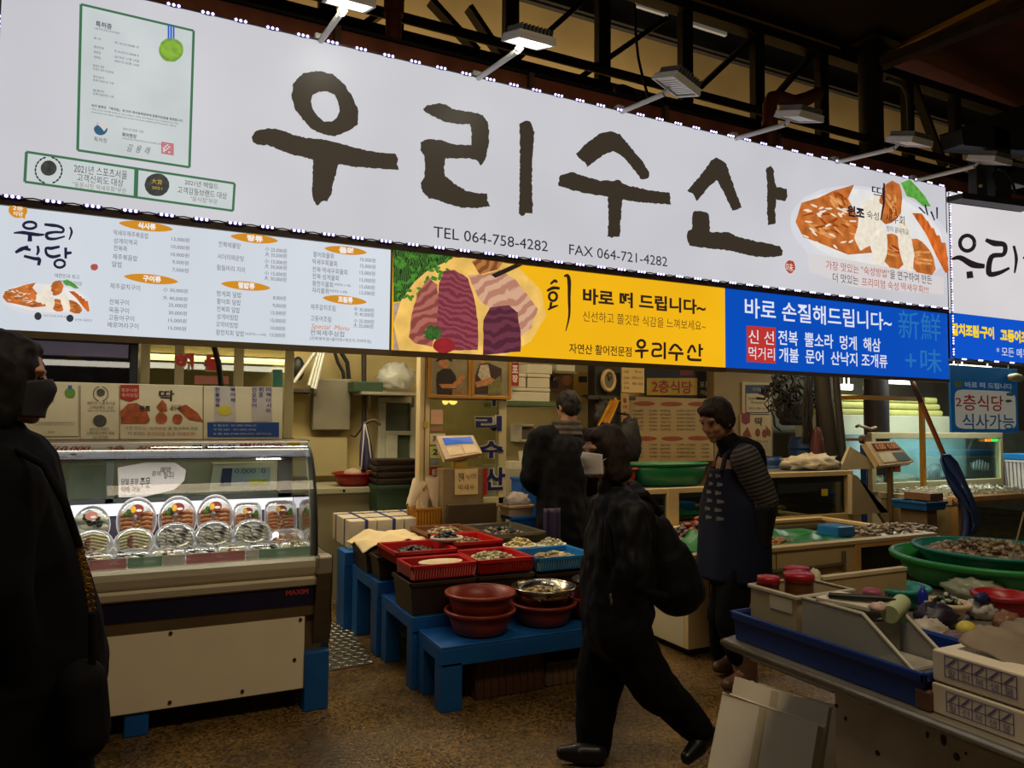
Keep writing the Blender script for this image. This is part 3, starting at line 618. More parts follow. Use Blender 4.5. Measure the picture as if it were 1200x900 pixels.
part('small_text', mb, E((70, 84, 76)), t)
mb = MB().flat(onY(blob(110.5, 313, 4.5, 4, n=14, jag=.08), Y)); part('seal_print', mb, E((170, 84, 72)), t)

# ---- yellow lightbox with raw fish
t = thing('sashimi_lightbox', 'yellow lightbox banner with a picture of sliced raw fish', 'sign', (2.6, YS, ZM0))
part('face', MB().box(XM+.005, YE-.005, YS, YS+.02, ZM0, ZM1), E((238, 178, 22), 1, .06, 1.2), t)
part('case', MB().box(XM, YE, YS+.02, YS+.2, ZM0-.015, ZM1), M((84, 66, 40), .5, .2), t)
part('bottom_rail', MB().box(XM, YE, YS-.005, YS+.03, ZM0-.035, ZM0), M((104, 82, 50), .5, .2), t)
Y = YS-.003; dy = Vector((0, -.0012, 0))
mb = MB().flat(onY([(460.5, 291), (530, 299), (532, 320), (500, 340), (478, 352), (461, 354)], Y))
part('leaf_print', mb, bands((16, 40, 14), (60, 112, 38), 22, 14, 1.0), t)
mb = MB()
for k in range(60):
    x, y = random.uniform(462, 528), random.uniform(294, 350)
    if x+y*1.1 < 880: mb.flat([p+dy for p in onY(blob(x, y, 4, 2, random.uniform(-70, 70), 8, .2), Y)])
part('leaf_sprig_print', mb, E((70, 128, 44), 1, .3, 30), t)
part('plate_print', MB().flat([p+dy*.5 for p in onY([(470, 352), (486, 330), (500, 318), (530, 303), (560, 300), (606, 312), (634, 340), (640, 370), (622, 400), (590, 418), (468, 411), (461, 380)], Y)]), E((232, 186, 96), 1, .2, 7), t)
part('table_print', MB().flat([p+dy*.4 for p in onY([(461, 356), (474, 352), (480, 411), (461, 410)], Y)]), E((176, 150, 130), 1, .3, 20), t)
slabs = [([(479, 395), (483, 365), (490, 342), (503, 326), (512, 334), (514, 360), (512, 385), (506, 406), (486, 402)], (96, 30, 34), (206, 132, 112)),
         ([(514, 332), (520, 318), (532, 316), (548, 326), (556, 350), (560, 380), (560, 410), (512, 411), (512, 380)], (84, 22, 40), (170, 84, 92)),
         ([(548, 322), (566, 322), (586, 316), (604, 328), (618, 346), (630, 362), (622, 384), (608, 396), (580, 366), (562, 352)], (150, 84, 70), (238, 200, 164)),
         ([(566, 376), (574, 360), (596, 358), (606, 366), (610, 388), (610, 412), (566, 416)], (52, 18, 30), (130, 62, 84)),
         ([(552, 306), (570, 300), (592, 302), (584, 316), (562, 322)], (80, 28, 20), (214, 150, 70))]
for k, (pl, c0, c1) in enumerate(slabs):
    part('sashimi_print', MB().flat([p+dy*(2+k*.4) for p in onY(brush(pl, 5, .5), Y)]), bands(tuple(int(a*.65+b*.35) for a, b in zip(c0, c1)), tuple(int(a*.3+b*.7) for a, b in zip(c0, c1)), (5, 8, 4, 5, 5)[k], 9, 1.0, axis='Z', rot=(0, R((25, -12, 30, 10, 50)[k]), 0)), t)
part('tomato_print', MB().flat([p+dy*5 for p in onY(blob(520, 405, 13, 9, 0, 20, .02), Y)]), E((146, 36, 42), 1, .15, 20), t)
part('parsley_print', MB().flat([p+dy*5 for p in onY(blob(506, 391, 10, 9, 0, 26, .25), Y)]), E((54, 92, 40), 1, .4, 50), t)
mb = MB().flat([p+dy*5 for p in onY([(575, 322), (604, 309), (612, 311), (580, 326)], Y)]); part('chopstick_print', mb, E((40, 30, 24)), t)
mb = MB(); say(mb, '바로 떠 드립니다~', 683, 337, 356, 827, Y, bold=.035); say(mb, '자연산 활어전문점', 667, 402, 414, 740, Y, bold=.012)
part('slogan_lettering', mb, E((50, 36, 22)), t)
mb = MB(); say(mb, '신선하고 쫄깃한 식감을 느껴보세요~', 683, 364, 376.5, 827, Y); part('small_lettering', mb, E((96, 66, 24)), t)
mb = MB()
stroke(mb, [(645, 333), (650, 329), (653, 331)], [2, 3.5, 2.5], Y); stroke(mb, [(641, 341), (648, 337.5), (656, 338)], [2.5, 4, 3], Y); stroke(mb, ring(648, 347.5, 4.6, 5), 3, Y)
stroke(mb, [(646, 354), (645, 361)], [3, 3], Y); stroke(mb, [(642, 363), (649, 359.5), (654, 358)], [2, 3, 1.5], Y)
stroke(mb, [(661, 324), (665, 323), (667, 330), (667, 350), (667, 370), (663, 388)], [2, 4, 4.5, 3.5, 2.5, 1], Y)
stroke(mb, ring(751.5, 403, 4.3, 4.3), 3, Y); stroke(mb, [(744, 411.5), (751, 411), (760, 411)], [2.5, 3.4, 2.4], Y); stroke(mb, [(752, 411), (752, 420)], [3.2, 2.5], Y)
stroke(mb, [(764, 403), (773, 403.5), (774, 409.5), (766, 410), (765.5, 417), (776, 416.5)], 2.8, Y); stroke(mb, [(779, 401), (779, 421)], 2.8, Y)
stroke(mb, [(785, 411), (791, 404), (799, 411)], 3, Y); stroke(mb, [(783, 413.5), (801, 414.5)], 3, Y); stroke(mb, [(793, 414), (792.5, 423)], 3, Y)
stroke(mb, [(806, 414), (811, 405), (815, 413)], 2.8, Y); stroke(mb, [(820, 403), (820, 418)], 2.8, Y); stroke(mb, [(820, 409), (824, 409)], 2.6, Y); stroke(mb, [(807, 416), (808, 421), (822, 422)], 3.2, Y)
part('brush_lettering', mb, E((44, 30, 20)), t)

# ---- blue lightbox
XB = 6.79
t = thing('cleaning_lightbox', 'blue lightbox banner with white lettering and a red box of words', 'sign', (5.4, YS, ZM0))
part('face', MB().box(YE+.005, XB-.005, YS, YS+.02, ZM0, ZM1), E((8, 76, 184), 1, .06, 1.0), t)
part('case', MB().box(YE, XB, YS+.02, YS+.2, ZM0-.015, ZM1), M((60, 64, 84), .5, .2), t)
part('bottom_rail', MB().box(YE, XB, YS-.005, YS+.03, ZM0-.03, ZM0), M((120, 108, 100), .5, .2), t)
Y = YS-.003
part('red_box_print', MB().flat(onY([(875, 381.5), (909, 384), (909, 426), (875, 424)], Y)), E((186, 52, 46)), t)
mb = MB(); say(mb, '바로 손질해드립니다~', 873, 348.5, 372, 1045, Y, bold=.012); say(mb, '전복  뿔소라  멍게  해삼', 912, 386.5, 404, 1032, Y, bold=.012); say(mb, '개불  문어  산낙지 조개류', 913, 407, 424, 1040, Y, bold=.012)
say(mb, '신 선', 877.5, 386, 402, 907, Y2); say(mb, '먹거리', 877.5, 406, 421, 908, Y2)
part('white_lettering', mb, E((222, 226, 240)), t)
mb = MB(); say(mb, '新鮮', 1053, 363, 396, 1103, Y); say(mb, '+', 1061, 414, 430, 1074, Y); say(mb, '味', 1079, 408, 436, 1104, Y); part('pale_lettering', mb, E((38, 112, 178)), t)

# ---- the neighbouring stall's sign
XN = 6.86; q = rect(1112, 366, 1200, 425, YS); zn = fy(1113, 366, YS).z; zn0 = fy(1114, 419, YS).z
t = thing('sign_lightbox', 'white and blue lightbox sign of the next stall with yellow dish names', 'sign', (8, YS, zn0))
part('face', MB().box(XN, 10.2, YS, YS+.03, zn, ZT-.03), E((214, 210, 212), 1, .06, .9), t)
part('blue_band', MB().box(XN, 10.2, YS, YS+.03, zn0, zn), E((12, 82, 200), 1, .05, 1), t)
part('case', MB().box(XN, 10.2, YS+.03, YS+.24, zn0, ZT-.03), M((84, 78, 72), .5, .2), t)
Y = YS-.003; mb = MB()
stroke(mb, ring(1133.5, 285, 8.5, 9), [4.5]*21, Y); stroke(mb, [(1115, 304), (1125, 302), (1140, 310), (1154, 312)], [2, 6, 8, 5], Y); stroke(mb, [(1136, 318), (1137, 326)], [7, 8], Y)
stroke(mb, [(1155, 281), (1165, 285), (1177, 287), (1176, 298), (1162, 301), (1159, 320), (1170, 320), (1183, 314)], [4, 7, 6, 5, 6, 7, 5, 3], Y); stroke(mb, [(1188, 288), (1191, 303), (1189, 320)], [3, 4, 2], Y); stroke(mb, [(1200, 300), (1215, 310), (1225, 312)], [6, 8, 6], Y)
part('brush_lettering', mb, E((34, 28, 32)), t)
mb = MB(); say(mb, '갈치조림·구이', 1115, 378, 393, 1165, Y, bold=.05); say(mb, '고등어조림', 1172.5, 385, 400, 1212, Y, bold=.05); part('yellow_lettering', mb, E((244, 210, 30)), t)
mb = MB(); say(mb, '* 모든 메뉴 포장', 1168, 406, 417, 1222, Y); part('white_lettering', mb, E((220, 220, 232)), t)
led_string('column of white LED modules between the big sign and the next stall sign', ((XN-.03, YS-.012, zn0), (XN-.03, YS-.012, ZT-.05)), .1)
led_string('row of white LED modules under the blue band of the next stall sign', ((XN, YS-.012, zn0-.01), (10.2, YS-.012, zn0-.01)), .24)
led_string('row of white LED modules along the top of the next stall sign', ((XN, YS-.012, ZT-.03), (10.2, YS-.012, ZT-.03)), .24)
# rails that carry the lightboxes: posts inside the stall
for i, x in enumerate((-.9, 1.32, 4.03, 6.83)):
    solo('sign_bracket', MB().box(x-.02, x+.02, YS+.21, 5.0, 2.58, 2.62).box(x-.02, x+.02, YS+.24, YS+.28, 2.0, 2.9), dark, ['dark steel bracket behind the menu lightbox', 'dark steel bracket behind the joint of menu and yellow lightboxes', 'dark steel bracket behind the joint of yellow and blue lightboxes', 'dark steel bracket behind the right end of the blue lightbox'][i], 'bracket', 'sign brackets')
# ================================================================== the refrigerated display case
def CP(x, y, Y): return fy(x, y, Y)
XC0, XC1, YC0, YC1 = -.75, .84, 3.95, 4.80
alu = M((206, 196, 170), .42, .45, .1, 4, stretch=(1, 20, 20)); brown = M((112, 94, 66), .45, .5, .12, 4); navyp = M((20, 22, 52), .35, 0, .1, 4)
BLUE = M((8, 88, 158), .5, 0, .14, 5, .05)
t = thing('display_case', 'long refrigerated display case with curved glass and a white lower panel', 'display case', (.05, 4.35, 0))
part('lower_panel', MB().box(XC0, .75, YC0, YC0+.03, .115, .49), M((240, 224, 194), .5, 0, .06, 2), t, bev=.004)
mb = MB()
for px, py in ((200, 742), (199, 823), (284, 810), (345, 773), (352, 726)):
    c = fy(px, py, YC0); mb.cyl(c, c+Vector((0, -.006, 0)), .009, n=10)
part('screw', mb, M((60, 44, 26), .6, .2), t)
part('base_tub', MB().box(XC0, XC1, YC0+.03, YC1, .11, .76), brown, t)
part('brown_band', MB().box(XC0, XC1-.02, YC0-.005, YC0+.03, .49, .545), brown, t)
part('navy_band', MB().box(XC0, XC1-.03, YC0-.012, YC0+.03, .545, .635), navyp, t)
mb = MB(); say(mb, 'MAXIM', 335, 692, 698, 361, YC0-.014, bold=.03); part('logo', mb, M((170, 50, 40), .4, emit=.05), t)
prof = [(YC0+.03, .635), (YC0-.01, .638), (YC0-.03, .65), (YC0-.034, .68), (YC0-.02, .695), (YC0-.036, .71), (YC0-.042, .745), (YC0-.036, .775), (YC0-.015, .79), (YC0+.04, .79), (YC0+.04, .64)]
part('bumper', MB().slab([(XC0, y, z) for y, z in prof], (XC1-XC0-.01, 0, 0)), alu, t)
mb = MB().slab([(XC1-.035, YC0-.048, .79), (XC1-.035, YC0-.048, .62), (XC1-.035, YC0-.03, .52), (XC1-.035, YC0-.01, .45), (XC1-.035, YC0+.1, .115), (XC1-.035, YC1, .115), (XC1-.035, YC1, .79)], (.07, 0, 0))
part('end_panel', mb, M((84, 72, 54), .45, .4, .12, 5), t, bev=.012)
part('corner_cap', MB().box(XC1-.05, XC1+.04, YC0-.055, YC0+.05, .70, .795), M((160, 150, 130), .4, .3), t, bev=.012)
# deck and step inside
part('deck', MB().box(XC0, XC1-.05, YC0+.0, 4.40, .765, .788).box(XC0, XC1-.05, 4.40, YC1, .765, .825), M((206, 200, 196), .35, .2, .05, 5), t)
part('rear_ledge', MB().box(XC0, XC1-.05, 4.64, 4.72, .825, .965), M((70, 62, 76), .4, .2), t)
part('light_strip', MB().box(XC0, XC1-.05, 4.63, 4.66, .968, 1.03), M((238, 232, 250), .4, 0, .05, 30, emit=.9), t)
l = bpy.data.lights.new('case_light', 'AREA'); l.shape = 'RECTANGLE'; l.size = 1.3; l.size_y = .05; l.energy = 6.5; l.color = (1, .95, .9)
lo = bpy.data.objects.new('case_light', l); COL.objects.link(lo); lo.location = (.05, 4.36, 1.295)
gp = [(4.28, 1.375), (4.20, 1.355), (4.12, 1.30), (4.05, 1.21), (4.0, 1.10), (3.965, .97), (3.945, .86), (3.94, .79)]
part('front_glass', MB().sheet(lambda u, v: Vector((XC0+(XC1-.045-XC0)*u, *[gp[min(int(v*7), 6)][k]*(1-(v*7-min(int(v*7), 6)))+gp[min(int(v*7), 6)+1][k]*(v*7-min(int(v*7), 6)) for k in (0, 1)])), 4, 21), glass((.96, 1, .98), .006, .02, .98, .22), t)
side = [(XC1-.045, y, z) for y, z in gp] + [(XC1-.045, 4.74, .79), (XC1-.045, 4.74, 1.375)]
part('side_glass', MB().flat(side), glass((.86, .95, .9), .05), t)
part('glass_edge', MB().tube([(XC1-.04, y, z) for y, z in gp], .008), BLACK, t)
part('side_frame', MB().tube([(XC1-.05, y+.045, z) for y, z in gp[1:]], .016, 10), M((126, 124, 110), .4, .5), t)
part('rear_frame', MB().box(XC0, XC1-.04, 4.70, 4.74, 1.03, 1.055).box(XC0, XC1-.04, 4.70, 4.74, 1.27, 1.30), M((58, 60, 54), .5, .2), t)
x1, x2 = fy(129, 560, 4.7).x, fy(332, 560, 4.7).x
part('rear_post', MB().box(x1-.02, x1+.02, 4.70, 4.74, .8, 1.30), M((92, 96, 88), .4, .6), t)
part('rear_post', MB().box(x2-.03, x2+.05, 4.70, 4.74, .8, 1.30), M((104, 102, 94), .4, .6), t)
part('rear_glass', MB().box(XC0, XC1-.06, 4.715, 4.72, 1.055, 1.27), glass((.92, .96, .92), .03), t)
part('top_canopy', MB().slab([(XC0, 4.27, 1.30), (XC0, 4.25, 1.33), (XC0, 4.27, 1.385), (XC0, 4.80, 1.385), (XC0, 4.80, 1.30)], (XC1-.03-XC0, 0, 0)), M((86, 70, 52), .45, .2), t, bev=.006)
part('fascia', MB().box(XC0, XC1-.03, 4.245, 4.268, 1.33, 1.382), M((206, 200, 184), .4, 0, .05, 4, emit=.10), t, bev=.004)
Y = 4.243
mb = MB(); say(mb, '₩10,000', 44, 522.5, 530.5, 102, Y, bold=.03, shear=.1); say(mb, '2층', 124, 522, 529.5, 145, Y, bold=.03, shear=.1); say(mb, '직영식당', 157, 522, 529.5, 208, Y, bold=.03, shear=.1); say(mb, '₩10,000', 281, 519.5, 526, 330, Y, bold=.03)
part('red_lettering', mb, M((186, 62, 40), .5), t)
mb = MB(); say(mb, '딱새우회', 225, 521, 528.5, 275, Y, bold=.03); part('blue_lettering', mb, M((34, 60, 130), .5), t)
c = fy(344, 520.5, Y); part('yellow_sticker', MB().box(c.x-.035, c.x+.035, Y-.002, Y, c.z-.01, c.z+.01), M((206, 176, 40), .5), t)
for px, sd in ((161, 0), (366, 0)):
    x = fy(px, 835, 3.97).x; part('leg', MB().box(x-.055, x+.05, 3.965, 4.06, 0, .12), BLUE, t, bev=.006)
part('leg', MB().box(XC1-.09, XC1+.035, 3.93, 4.03, 0, .30), BLUE, t, bev=.006)
part('leg', MB().box(XC1-.09, XC1+.035, 4.66, 4.76, 0, .12), BLUE, t, bev=.006)
part('leg', MB().box(XC0+.1, XC0+.2, 4.66, 4.76, 0, .12), BLUE, t, bev=.006)
# price strip holders, red and green, standing on the front of the deck
def strip(x0, x1, rgb, lab):
    a, b = fy(x0, 660, 3.985).x, fy(x1, 655, 3.985).x
    solo('price_strip', MB().box(a, b, 3.982, 3.988, .7885, .838), milky(tuple(int(c*.6+80) for c in rgb), .6), lab, 'price strip', 'coloured strips along the front of the case', bev=.001)
strip(105, 148, (200, 84, 84), 'red plastic strip in the case next to the woman in the long coat')
strip(150, 190, (70, 140, 92), 'green plastic strip near the left end of the case')
strip(191, 217, (206, 200, 180), 'clear plastic strip left of the long red one')
strip(218, 287, (196, 70, 72), 'long red plastic strip in the middle of the case front')
strip(288, 302, (206, 200, 180), 'clear plastic strip right of the long red one')
strip(303, 368, (92, 150, 104), 'green plastic strip at the right end of the case')

# ---- clear packs of sliced seafood
LID = glass((.97, .98, .98), .10, .12, .97)
def pack(outline, food, tilt, w, h, first):
    """a clear lidded tray leaning back by tilt from upright; base centre at 0"""
    lab, grp = first
    t = thing('seafood_pack', lab, 'food pack', (0, 0, 0), grp)
    q = Matrix.Rotation(R(tilt), 3, 'X')           # leaning away from the front
    def P(u, v, d): return q @ Vector((u*w/2, -d, (v+1)*h/2))
    n = 28; ol = []
    for i in range(n):
        a = 6.28318*i/n; c, s = math.cos(a), math.sin(a)
        if outline == 'oval': ol.append((c, s))
        else: k = (abs(c)**5+abs(s)**5)**-.2; ol.append((c*k, s*k))
    mb = MB(); mb.flat([P(u*.86, v*.86, 0) for u, v in ol])
    vs = [P(u*.86, v*.86, 0) for u, v in ol] + [P(u*.97, v*.97, .02) for u, v in ol] + [P(u*1.02, v*1.02, .02) for u, v in ol]
    mb.add(vs, [(r*n+i, r*n+(i+1) % n, (r+1)*n+(i+1) % n, (r+1)*n+i) for r in (0, 1) for i in range(n)], 0, True)
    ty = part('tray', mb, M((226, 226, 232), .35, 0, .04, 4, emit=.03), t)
    f = MB(); g = MB()
    if food == 'prawn':
        for sd in (-1, 1):
            for k in range(6):
                v = -.72+k*.19; f.tube([P(sd*.75, v, .014), P(sd*.5, v+.05, .026), P(sd*.22, v+.02, .022)], [.012*h/.23, .015*h/.23, .009*h/.23], 7)
        for k in range(7): f.ell(P(random.uniform(-.15, .15), -.75+k*.17, .022), (.016, .01, .014), q, 8, 5)
        for k in range(14): g.ell(P(random.uniform(-.55, .55), random.uniform(-.6, .45), .02), (.016, .008, .01), q, 7, 5)
        fm, gm = M((190, 124, 78), .3, 0, .3, 40), M((216, 206, 178), .4, 0, .12, 30)
    elif food == 'fish':
        for k in range(7):
            for j in range(4): f.ell(P(-.6+j*.4+random.uniform(-.05, .05), -.72+k*.2, .018), (w*.12, .012, .013), q @ Matrix.Rotation(R(25), 3, 'Y'), 8, 5)
        for k in range(10): g.ell(P(random.uniform(-.6, .6), random.uniform(-.7, .6), .03), (.018, .004, .004), q @ Matrix.Rotation(R(30), 3, 'Y'), 6, 4)
        fm, gm = M((196, 190, 176), .3, 0, .2, 40), M((60, 52, 54), .4, 0, .2, 30)
    elif food == 'slice':
        for k in range(6): f.tube([P(-.7, -.6+k*.22, .012), P(0, -.5+k*.22, .028), P(.7, -.6+k*.22, .012)], [.009, .013, .008], 7)
        for k in range(6): g.ell(P(-.05+random.uniform(-.1, .1), -.6+k*.18, .034), (.022, .004, .012), q, 7, 5)
        fm, gm = M((204, 194, 152), .35, 0, .15, 30), M((128, 70, 56), .4, 0, .25, 30)
    else:
        for k in range(8): f.ell(P(random.uniform(-.6, .6), random.uniform(-.7, .4), .018), (.03, .014, .022), q, 8, 6)
        for k in range(9): g.ell(P(random.uniform(-.4, .6), random.uniform(.0, .55), .03), (.016, .008, .01), q, 7, 5)
        fm, gm = M((206, 204, 178), .4, 0, .1, 20), M((50, 64, 44), .5, 0, .3, 30)
    part('food', f, fm, ty); part('garnish', g, gm, ty)
    def dome(u, v):
        a = 6.28318*u; c, s = math.cos(a), math.sin(a)
        if outline != 'oval': k = (abs(c)**5+abs(s)**5)**-.2; c, s = c*k, s*k
        r = 1-v; return P(c*r, s*r, .02+.028*math.sqrt(max(0, 1-(r)**6)))
    ld = part('lid', MB().sheet(dome, 28, 8), LID, t)
    if food in ('prawn', 'white') and h > .17:
        def SP(u, v, d): return P(u, v+.45, d)
        s = MB().flat([SP(.34*math.cos(k*.3307), .22*math.sin(k*.3307), .0485) for k in range(19)])
        s.flat([SP(-.18+.13*math.cos(k*.52), .0+.15*math.sin(k*.52), .0492) for k in range(12)], 1)
        s.flat([SP(.1+.16*math.cos(k*.52), -.05+.06*math.sin(k*.52), .0492) for k in range(12)], 2)
        part('sticker', s, [M((116, 40, 34) if food == 'prawn' else (176, 116, 100), .4), M((206, 160, 40) if food == 'prawn' else (176, 116, 100), .4), M((220, 216, 208), .4)], ld)
        if food == 'prawn': part('leaf', MB().ell(P(.5 if outline != 'oval' else -.5, .25, .036), (.018, .005, .014), q).ell(P(.6 if outline != 'oval' else -.42, .34, .036), (.012, .005, .02), q), M((70, 130, 50), .5, 0, .2, 30), ty)
    return t
GR, GM, GF = 'upright packs in the back row of the display case', 'leaning packs in the middle row of the display case', 'flat packs along the front of the display case'
def at_row(px, Y, z): p = fy(px, 615, Y); return (p.x, Y, z)
Yr = 4.47
pk = pack('oval', 'white', -14, .175, .215, ('oval pack of white and green seafood, first of the back row nearest the coated woman', GR)); pk.location = at_row(107, Yr, .828)
pr = pack('oval', 'prawn', -14, .195, .25, ('oval prawn pack with sticker, second in the back row, beside the white seafood pack', GR)); pr.location = at_row(160, Yr, .828)
dup(pr, at_row(208, Yr, .828), 0, 'oval prawn pack with sticker, third in the back row under the oval tag', GR)
dup(pr, at_row(252, Yr, .828), 0, 'oval prawn pack with sticker, fourth in the back row beside the rectangular packs', GR)
rc = pack('rect', 'prawn', -14, .155, .20, ('narrow rectangular prawn pack next to the oval ones in the back row', GR)); rc.location = at_row(290, Yr, .828)
rd = pack('rect', 'prawn', -14, .18, .205, ('wide rectangular prawn pack at the right end of the back row', GR)); rd.location = at_row(329, Yr, .828)
Ym = 4.24
s1 = pack('oval', 'slice', -38, .19, .17, ('leaning pack of pale slices, first of the middle row nearest the coated woman', GM)); s1.location = at_row(108, Ym, .789)
dup(s1, at_row(158, Ym, .789), 0, 'leaning pack of pale slices with a brown centre, second in the middle row', GM)
f1 = pack('oval', 'fish', -36, .20, .185, ('leaning pack of silvery striped fish slices, third in the middle row', GM)); f1.location = at_row(206, Ym, .789)
dup(f1, at_row(252, Ym, .789), 0, 'leaning pack of silvery striped fish slices, fourth in the middle row', GM)
dup(f1, at_row(297, Ym, .789), 0, 'leaning pack of silvery striped fish slices, fifth and last oval of the middle row', GM)
m6 = pack('rect', 'prawn', -55, .19, .13, ('low rectangular pack of mixed seafood at the right end of the middle row', GM)); m6.location = at_row(337, Ym, .789)
Yl = 4.03
l1 = pack('oval', 'slice', -80, .17, .13, ('flat pack lying behind the red strip nearest the coated woman', GF)); l1.location = at_row(112, Yl, .797)
labs = ['flat pack lying behind the left green strip', 'flat pack lying behind the short clear strip', 'flat pack lying behind the left half of the long red strip', 'flat pack lying behind the right half of the long red strip', 'flat pack lying behind the left half of the right green strip', 'flat pack lying behind the right end of the right green strip']
l2 = pack('oval', 'fish', -80, .17, .13, (labs[0], GF)); l2.location = at_row(156, Yl, .797)
for px, lb, src in ((199, labs[1], l1), (238, labs[2], l2), (276, labs[3], l1), (313, labs[4], l2), (349, labs[5], l1)): dup(src, at_row(px, Yl, .797), 0, lb, GF)
# tag and scale seen through the rear glass
tg = MB(); pts = onY([(138, 548), (170, 542), (205, 542), (218, 551), (216, 563), (204, 574), (170, 582), (139, 583)], 4.69)
tg.slab(pts, (0, .006, 0)); t = solo('oval_tag', tg, M((196, 188, 180), .5, 0, .05, 6, emit=.04), 'white oval card with handwriting behind the packs of the case', 'card')
mb = MB()
for s, x0, y0, y1, x1 in (('예약', 188, 547, 555, 200), ('됩니다', 192, 553, 561, 204), ('문의', 178, 552, 558, 188), ('당일 포장', 142, 561, 568, 162), ('택배 가능', 142, 570, 577, 164), ('주문', 164, 560, 572, 176)): say(mb, s, x0, y0, y1, x1, 4.688, bold=.01)
part('handwriting', mb, M((60, 58, 60), .6), t)
# posters standing on top of the case
Yp = 4.74; zt = 1.386
X0, X1, _, _ = rect(10, 452, 331, 515, Yp); zp1 = fy(200, 451, Yp).z
t = thing('poster_board', 'row of printed posters standing on top of the display case', 'poster', ((X0+X1)/2, Yp, zt))
part('board', MB().box(X0, X1, Yp, Yp+.03, zt, zp1), M((204, 192, 160), .55, 0, .06, 3), t, bev=.003)
def pq(x0, y0, x1, y1, d=0): return onY([(x0, y0), (x1, y0+(x1-x0)*.0), (x1, y1), (x0, y1)], Yp-.003-d)
part('seam', MB().flat(pq(93.6, 452, 94.4, 515)).flat(pq(139.6, 452, 140.6, 515)).flat(pq(237.6, 452, 238.6, 515)).flat(pq(92, 452, 92.6, 511)).flat(pq(34, 511, 92, 511.8)), M((110, 96, 66), .6), t)
Y = Yp-.004
mb = MB().flat(onY(blob(82, 460.5, 6.5, 6, 0, 22, .02), Y)); part('medal', mb, M((84, 128, 50), .5), t)
part('ribbon', MB().flat(onY([(79.6, 451.5), (84.4, 451.5), (84.4, 456), (79.6, 456)], Y)), M((50, 90, 170), .5), t)
mb = MB(); say(mb, '위의 발명은 특허법에 따라 등록되었음을 증명합니다', 40, 494, 496, 88, Y); say(mb, 'This is to certify that a patent has been registered', 40, 497, 498.6, 86, Y); say(mb, '특허청장', 56, 505, 508, 64, Y); say(mb, '특허청', 40, 510, 512.5, 48, Y)
for k in range(4): say(mb, '등록번호', 57, 462+k*3, 463.8+k*3, 64, Y)
say(mb, '2021년 스포츠서울', 102, 470, 474, 135, Y); say(mb, '고객신뢰도 대상', 104, 475, 479, 133, Y); say(mb, '"동문시장 딱새우회"부문', 102, 480, 482.5, 135, Y); say(mb, '2021년 헤럴드', 105, 501, 504.5, 128, Y); say(mb, '고객감동브랜드 대상', 101, 505.5, 509.5, 134, Y); say(mb, '"음식점"부문', 108, 511, 513.5, 127, Y)
part('small_text', mb, M((84, 80, 60), .6), t)
mb = MB(); laurel(mb, 118, 461.5, 8.5, Y, .6); mb.flat(onY(blob(118, 460, 5, 4.6, n=18, jag=.02), Y)).flat(onY(blob(117, 493, 8, 7, n=24, jag=.01), Y)); part('award_emblem', mb, M((64, 64, 56), .6, 0, .3, 60), t)
part('red_banner', MB().flat(onY([(141, 451), (163, 451), (163, 467), (152, 471), (141, 467)], Y)), M((158, 34, 34), .5), t)
mb = MB(); say(mb, '동문시장', 142.5, 455, 459, 161, Y-.001); say(mb, '특허맛집', 142.5, 461, 465, 161, Y-.001); part('banner_lettering', mb, M((210, 190, 160), .5), t)
og = M((150, 74, 34), .5, 0, .4, 26); mb = MB()
for pl in ([(141, 482), (150, 473), (160, 472), (170, 478), (176, 492), (172, 496), (142, 496)], [(183, 477), (190, 468), (195, 474), (196, 482), (188, 483)], blob(189, 490, 7, 6.5, 0, 16, .05), blob(208, 491, 6, 6, 0, 16, .05), [(207, 478), (218, 474), (232, 484), (238, 494), (222, 492)]): mb.flat(onY(pl, Y))
part('prawn_print', mb, og, t)
mb = MB(); say(mb, '원조', 163, 475, 482, 176, Y-.001, bold=.04); say(mb, '딱', 186, 457, 470, 204, Y-.001, bold=.015); say(mb, '새우회', 199, 474, 482, 212, Y-.001)
say(mb, '을 연구하여 만든', 197, 500, 504, 232, Y-.001); say(mb, '더 맛있는', 150, 506, 510, 170, Y-.001)
part('black_lettering', mb, M((36, 30, 30), .6), t)
mb = MB(); say(mb, '가장 맛있는 "숙성방법"', 146, 500, 504, 196, Y-.001); say(mb, '프리미엄 숙성 딱새우회!', 172, 506, 510.5, 229, Y-.001); part('red_lettering', mb, M((150, 60, 44), .6), t)
part('grey_label', MB().flat(pq(251, 453, 276, 494)).flat(pq(295, 453, 319, 494)), M((176, 168, 160), .55), t)
mb = MB()
for x, s in ((252, '한돌정육'), (270, '북어채'), (295, '건오징어'), (303, '쥐포'), (312, '미역다시마')):
    for k, ch in enumerate(s): say(mb, ch, x, 454+k*6.2, 459+k*6.2, x+5.5, Y-.001, bold=.02)
part('purple_lettering', mb, M((60, 52, 120), .6), t)
part('yellow_mark', MB().flat(onY(blob(263, 481, 9, 6, 0, 20, .02), Y-.001)), M((186, 170, 60), .5), t)
part('blue_box', MB().flat(pq(243, 495, 327, 512, .001)), M((26, 64, 126), .5), t)
mb = MB()
for k, s in enumerate(('농 협) 010 - 351-0991-0756-73', '국 민) 064 - 351-0991-0756', '농 협) 302-0758-4282-0721 (우리수산)')): say(mb, s, 250, 497+k*5, 500+k*5, (300, 300, 318)[k], Y-.002)
part('blue_box_text', mb, M((190, 196, 210), .5), t)

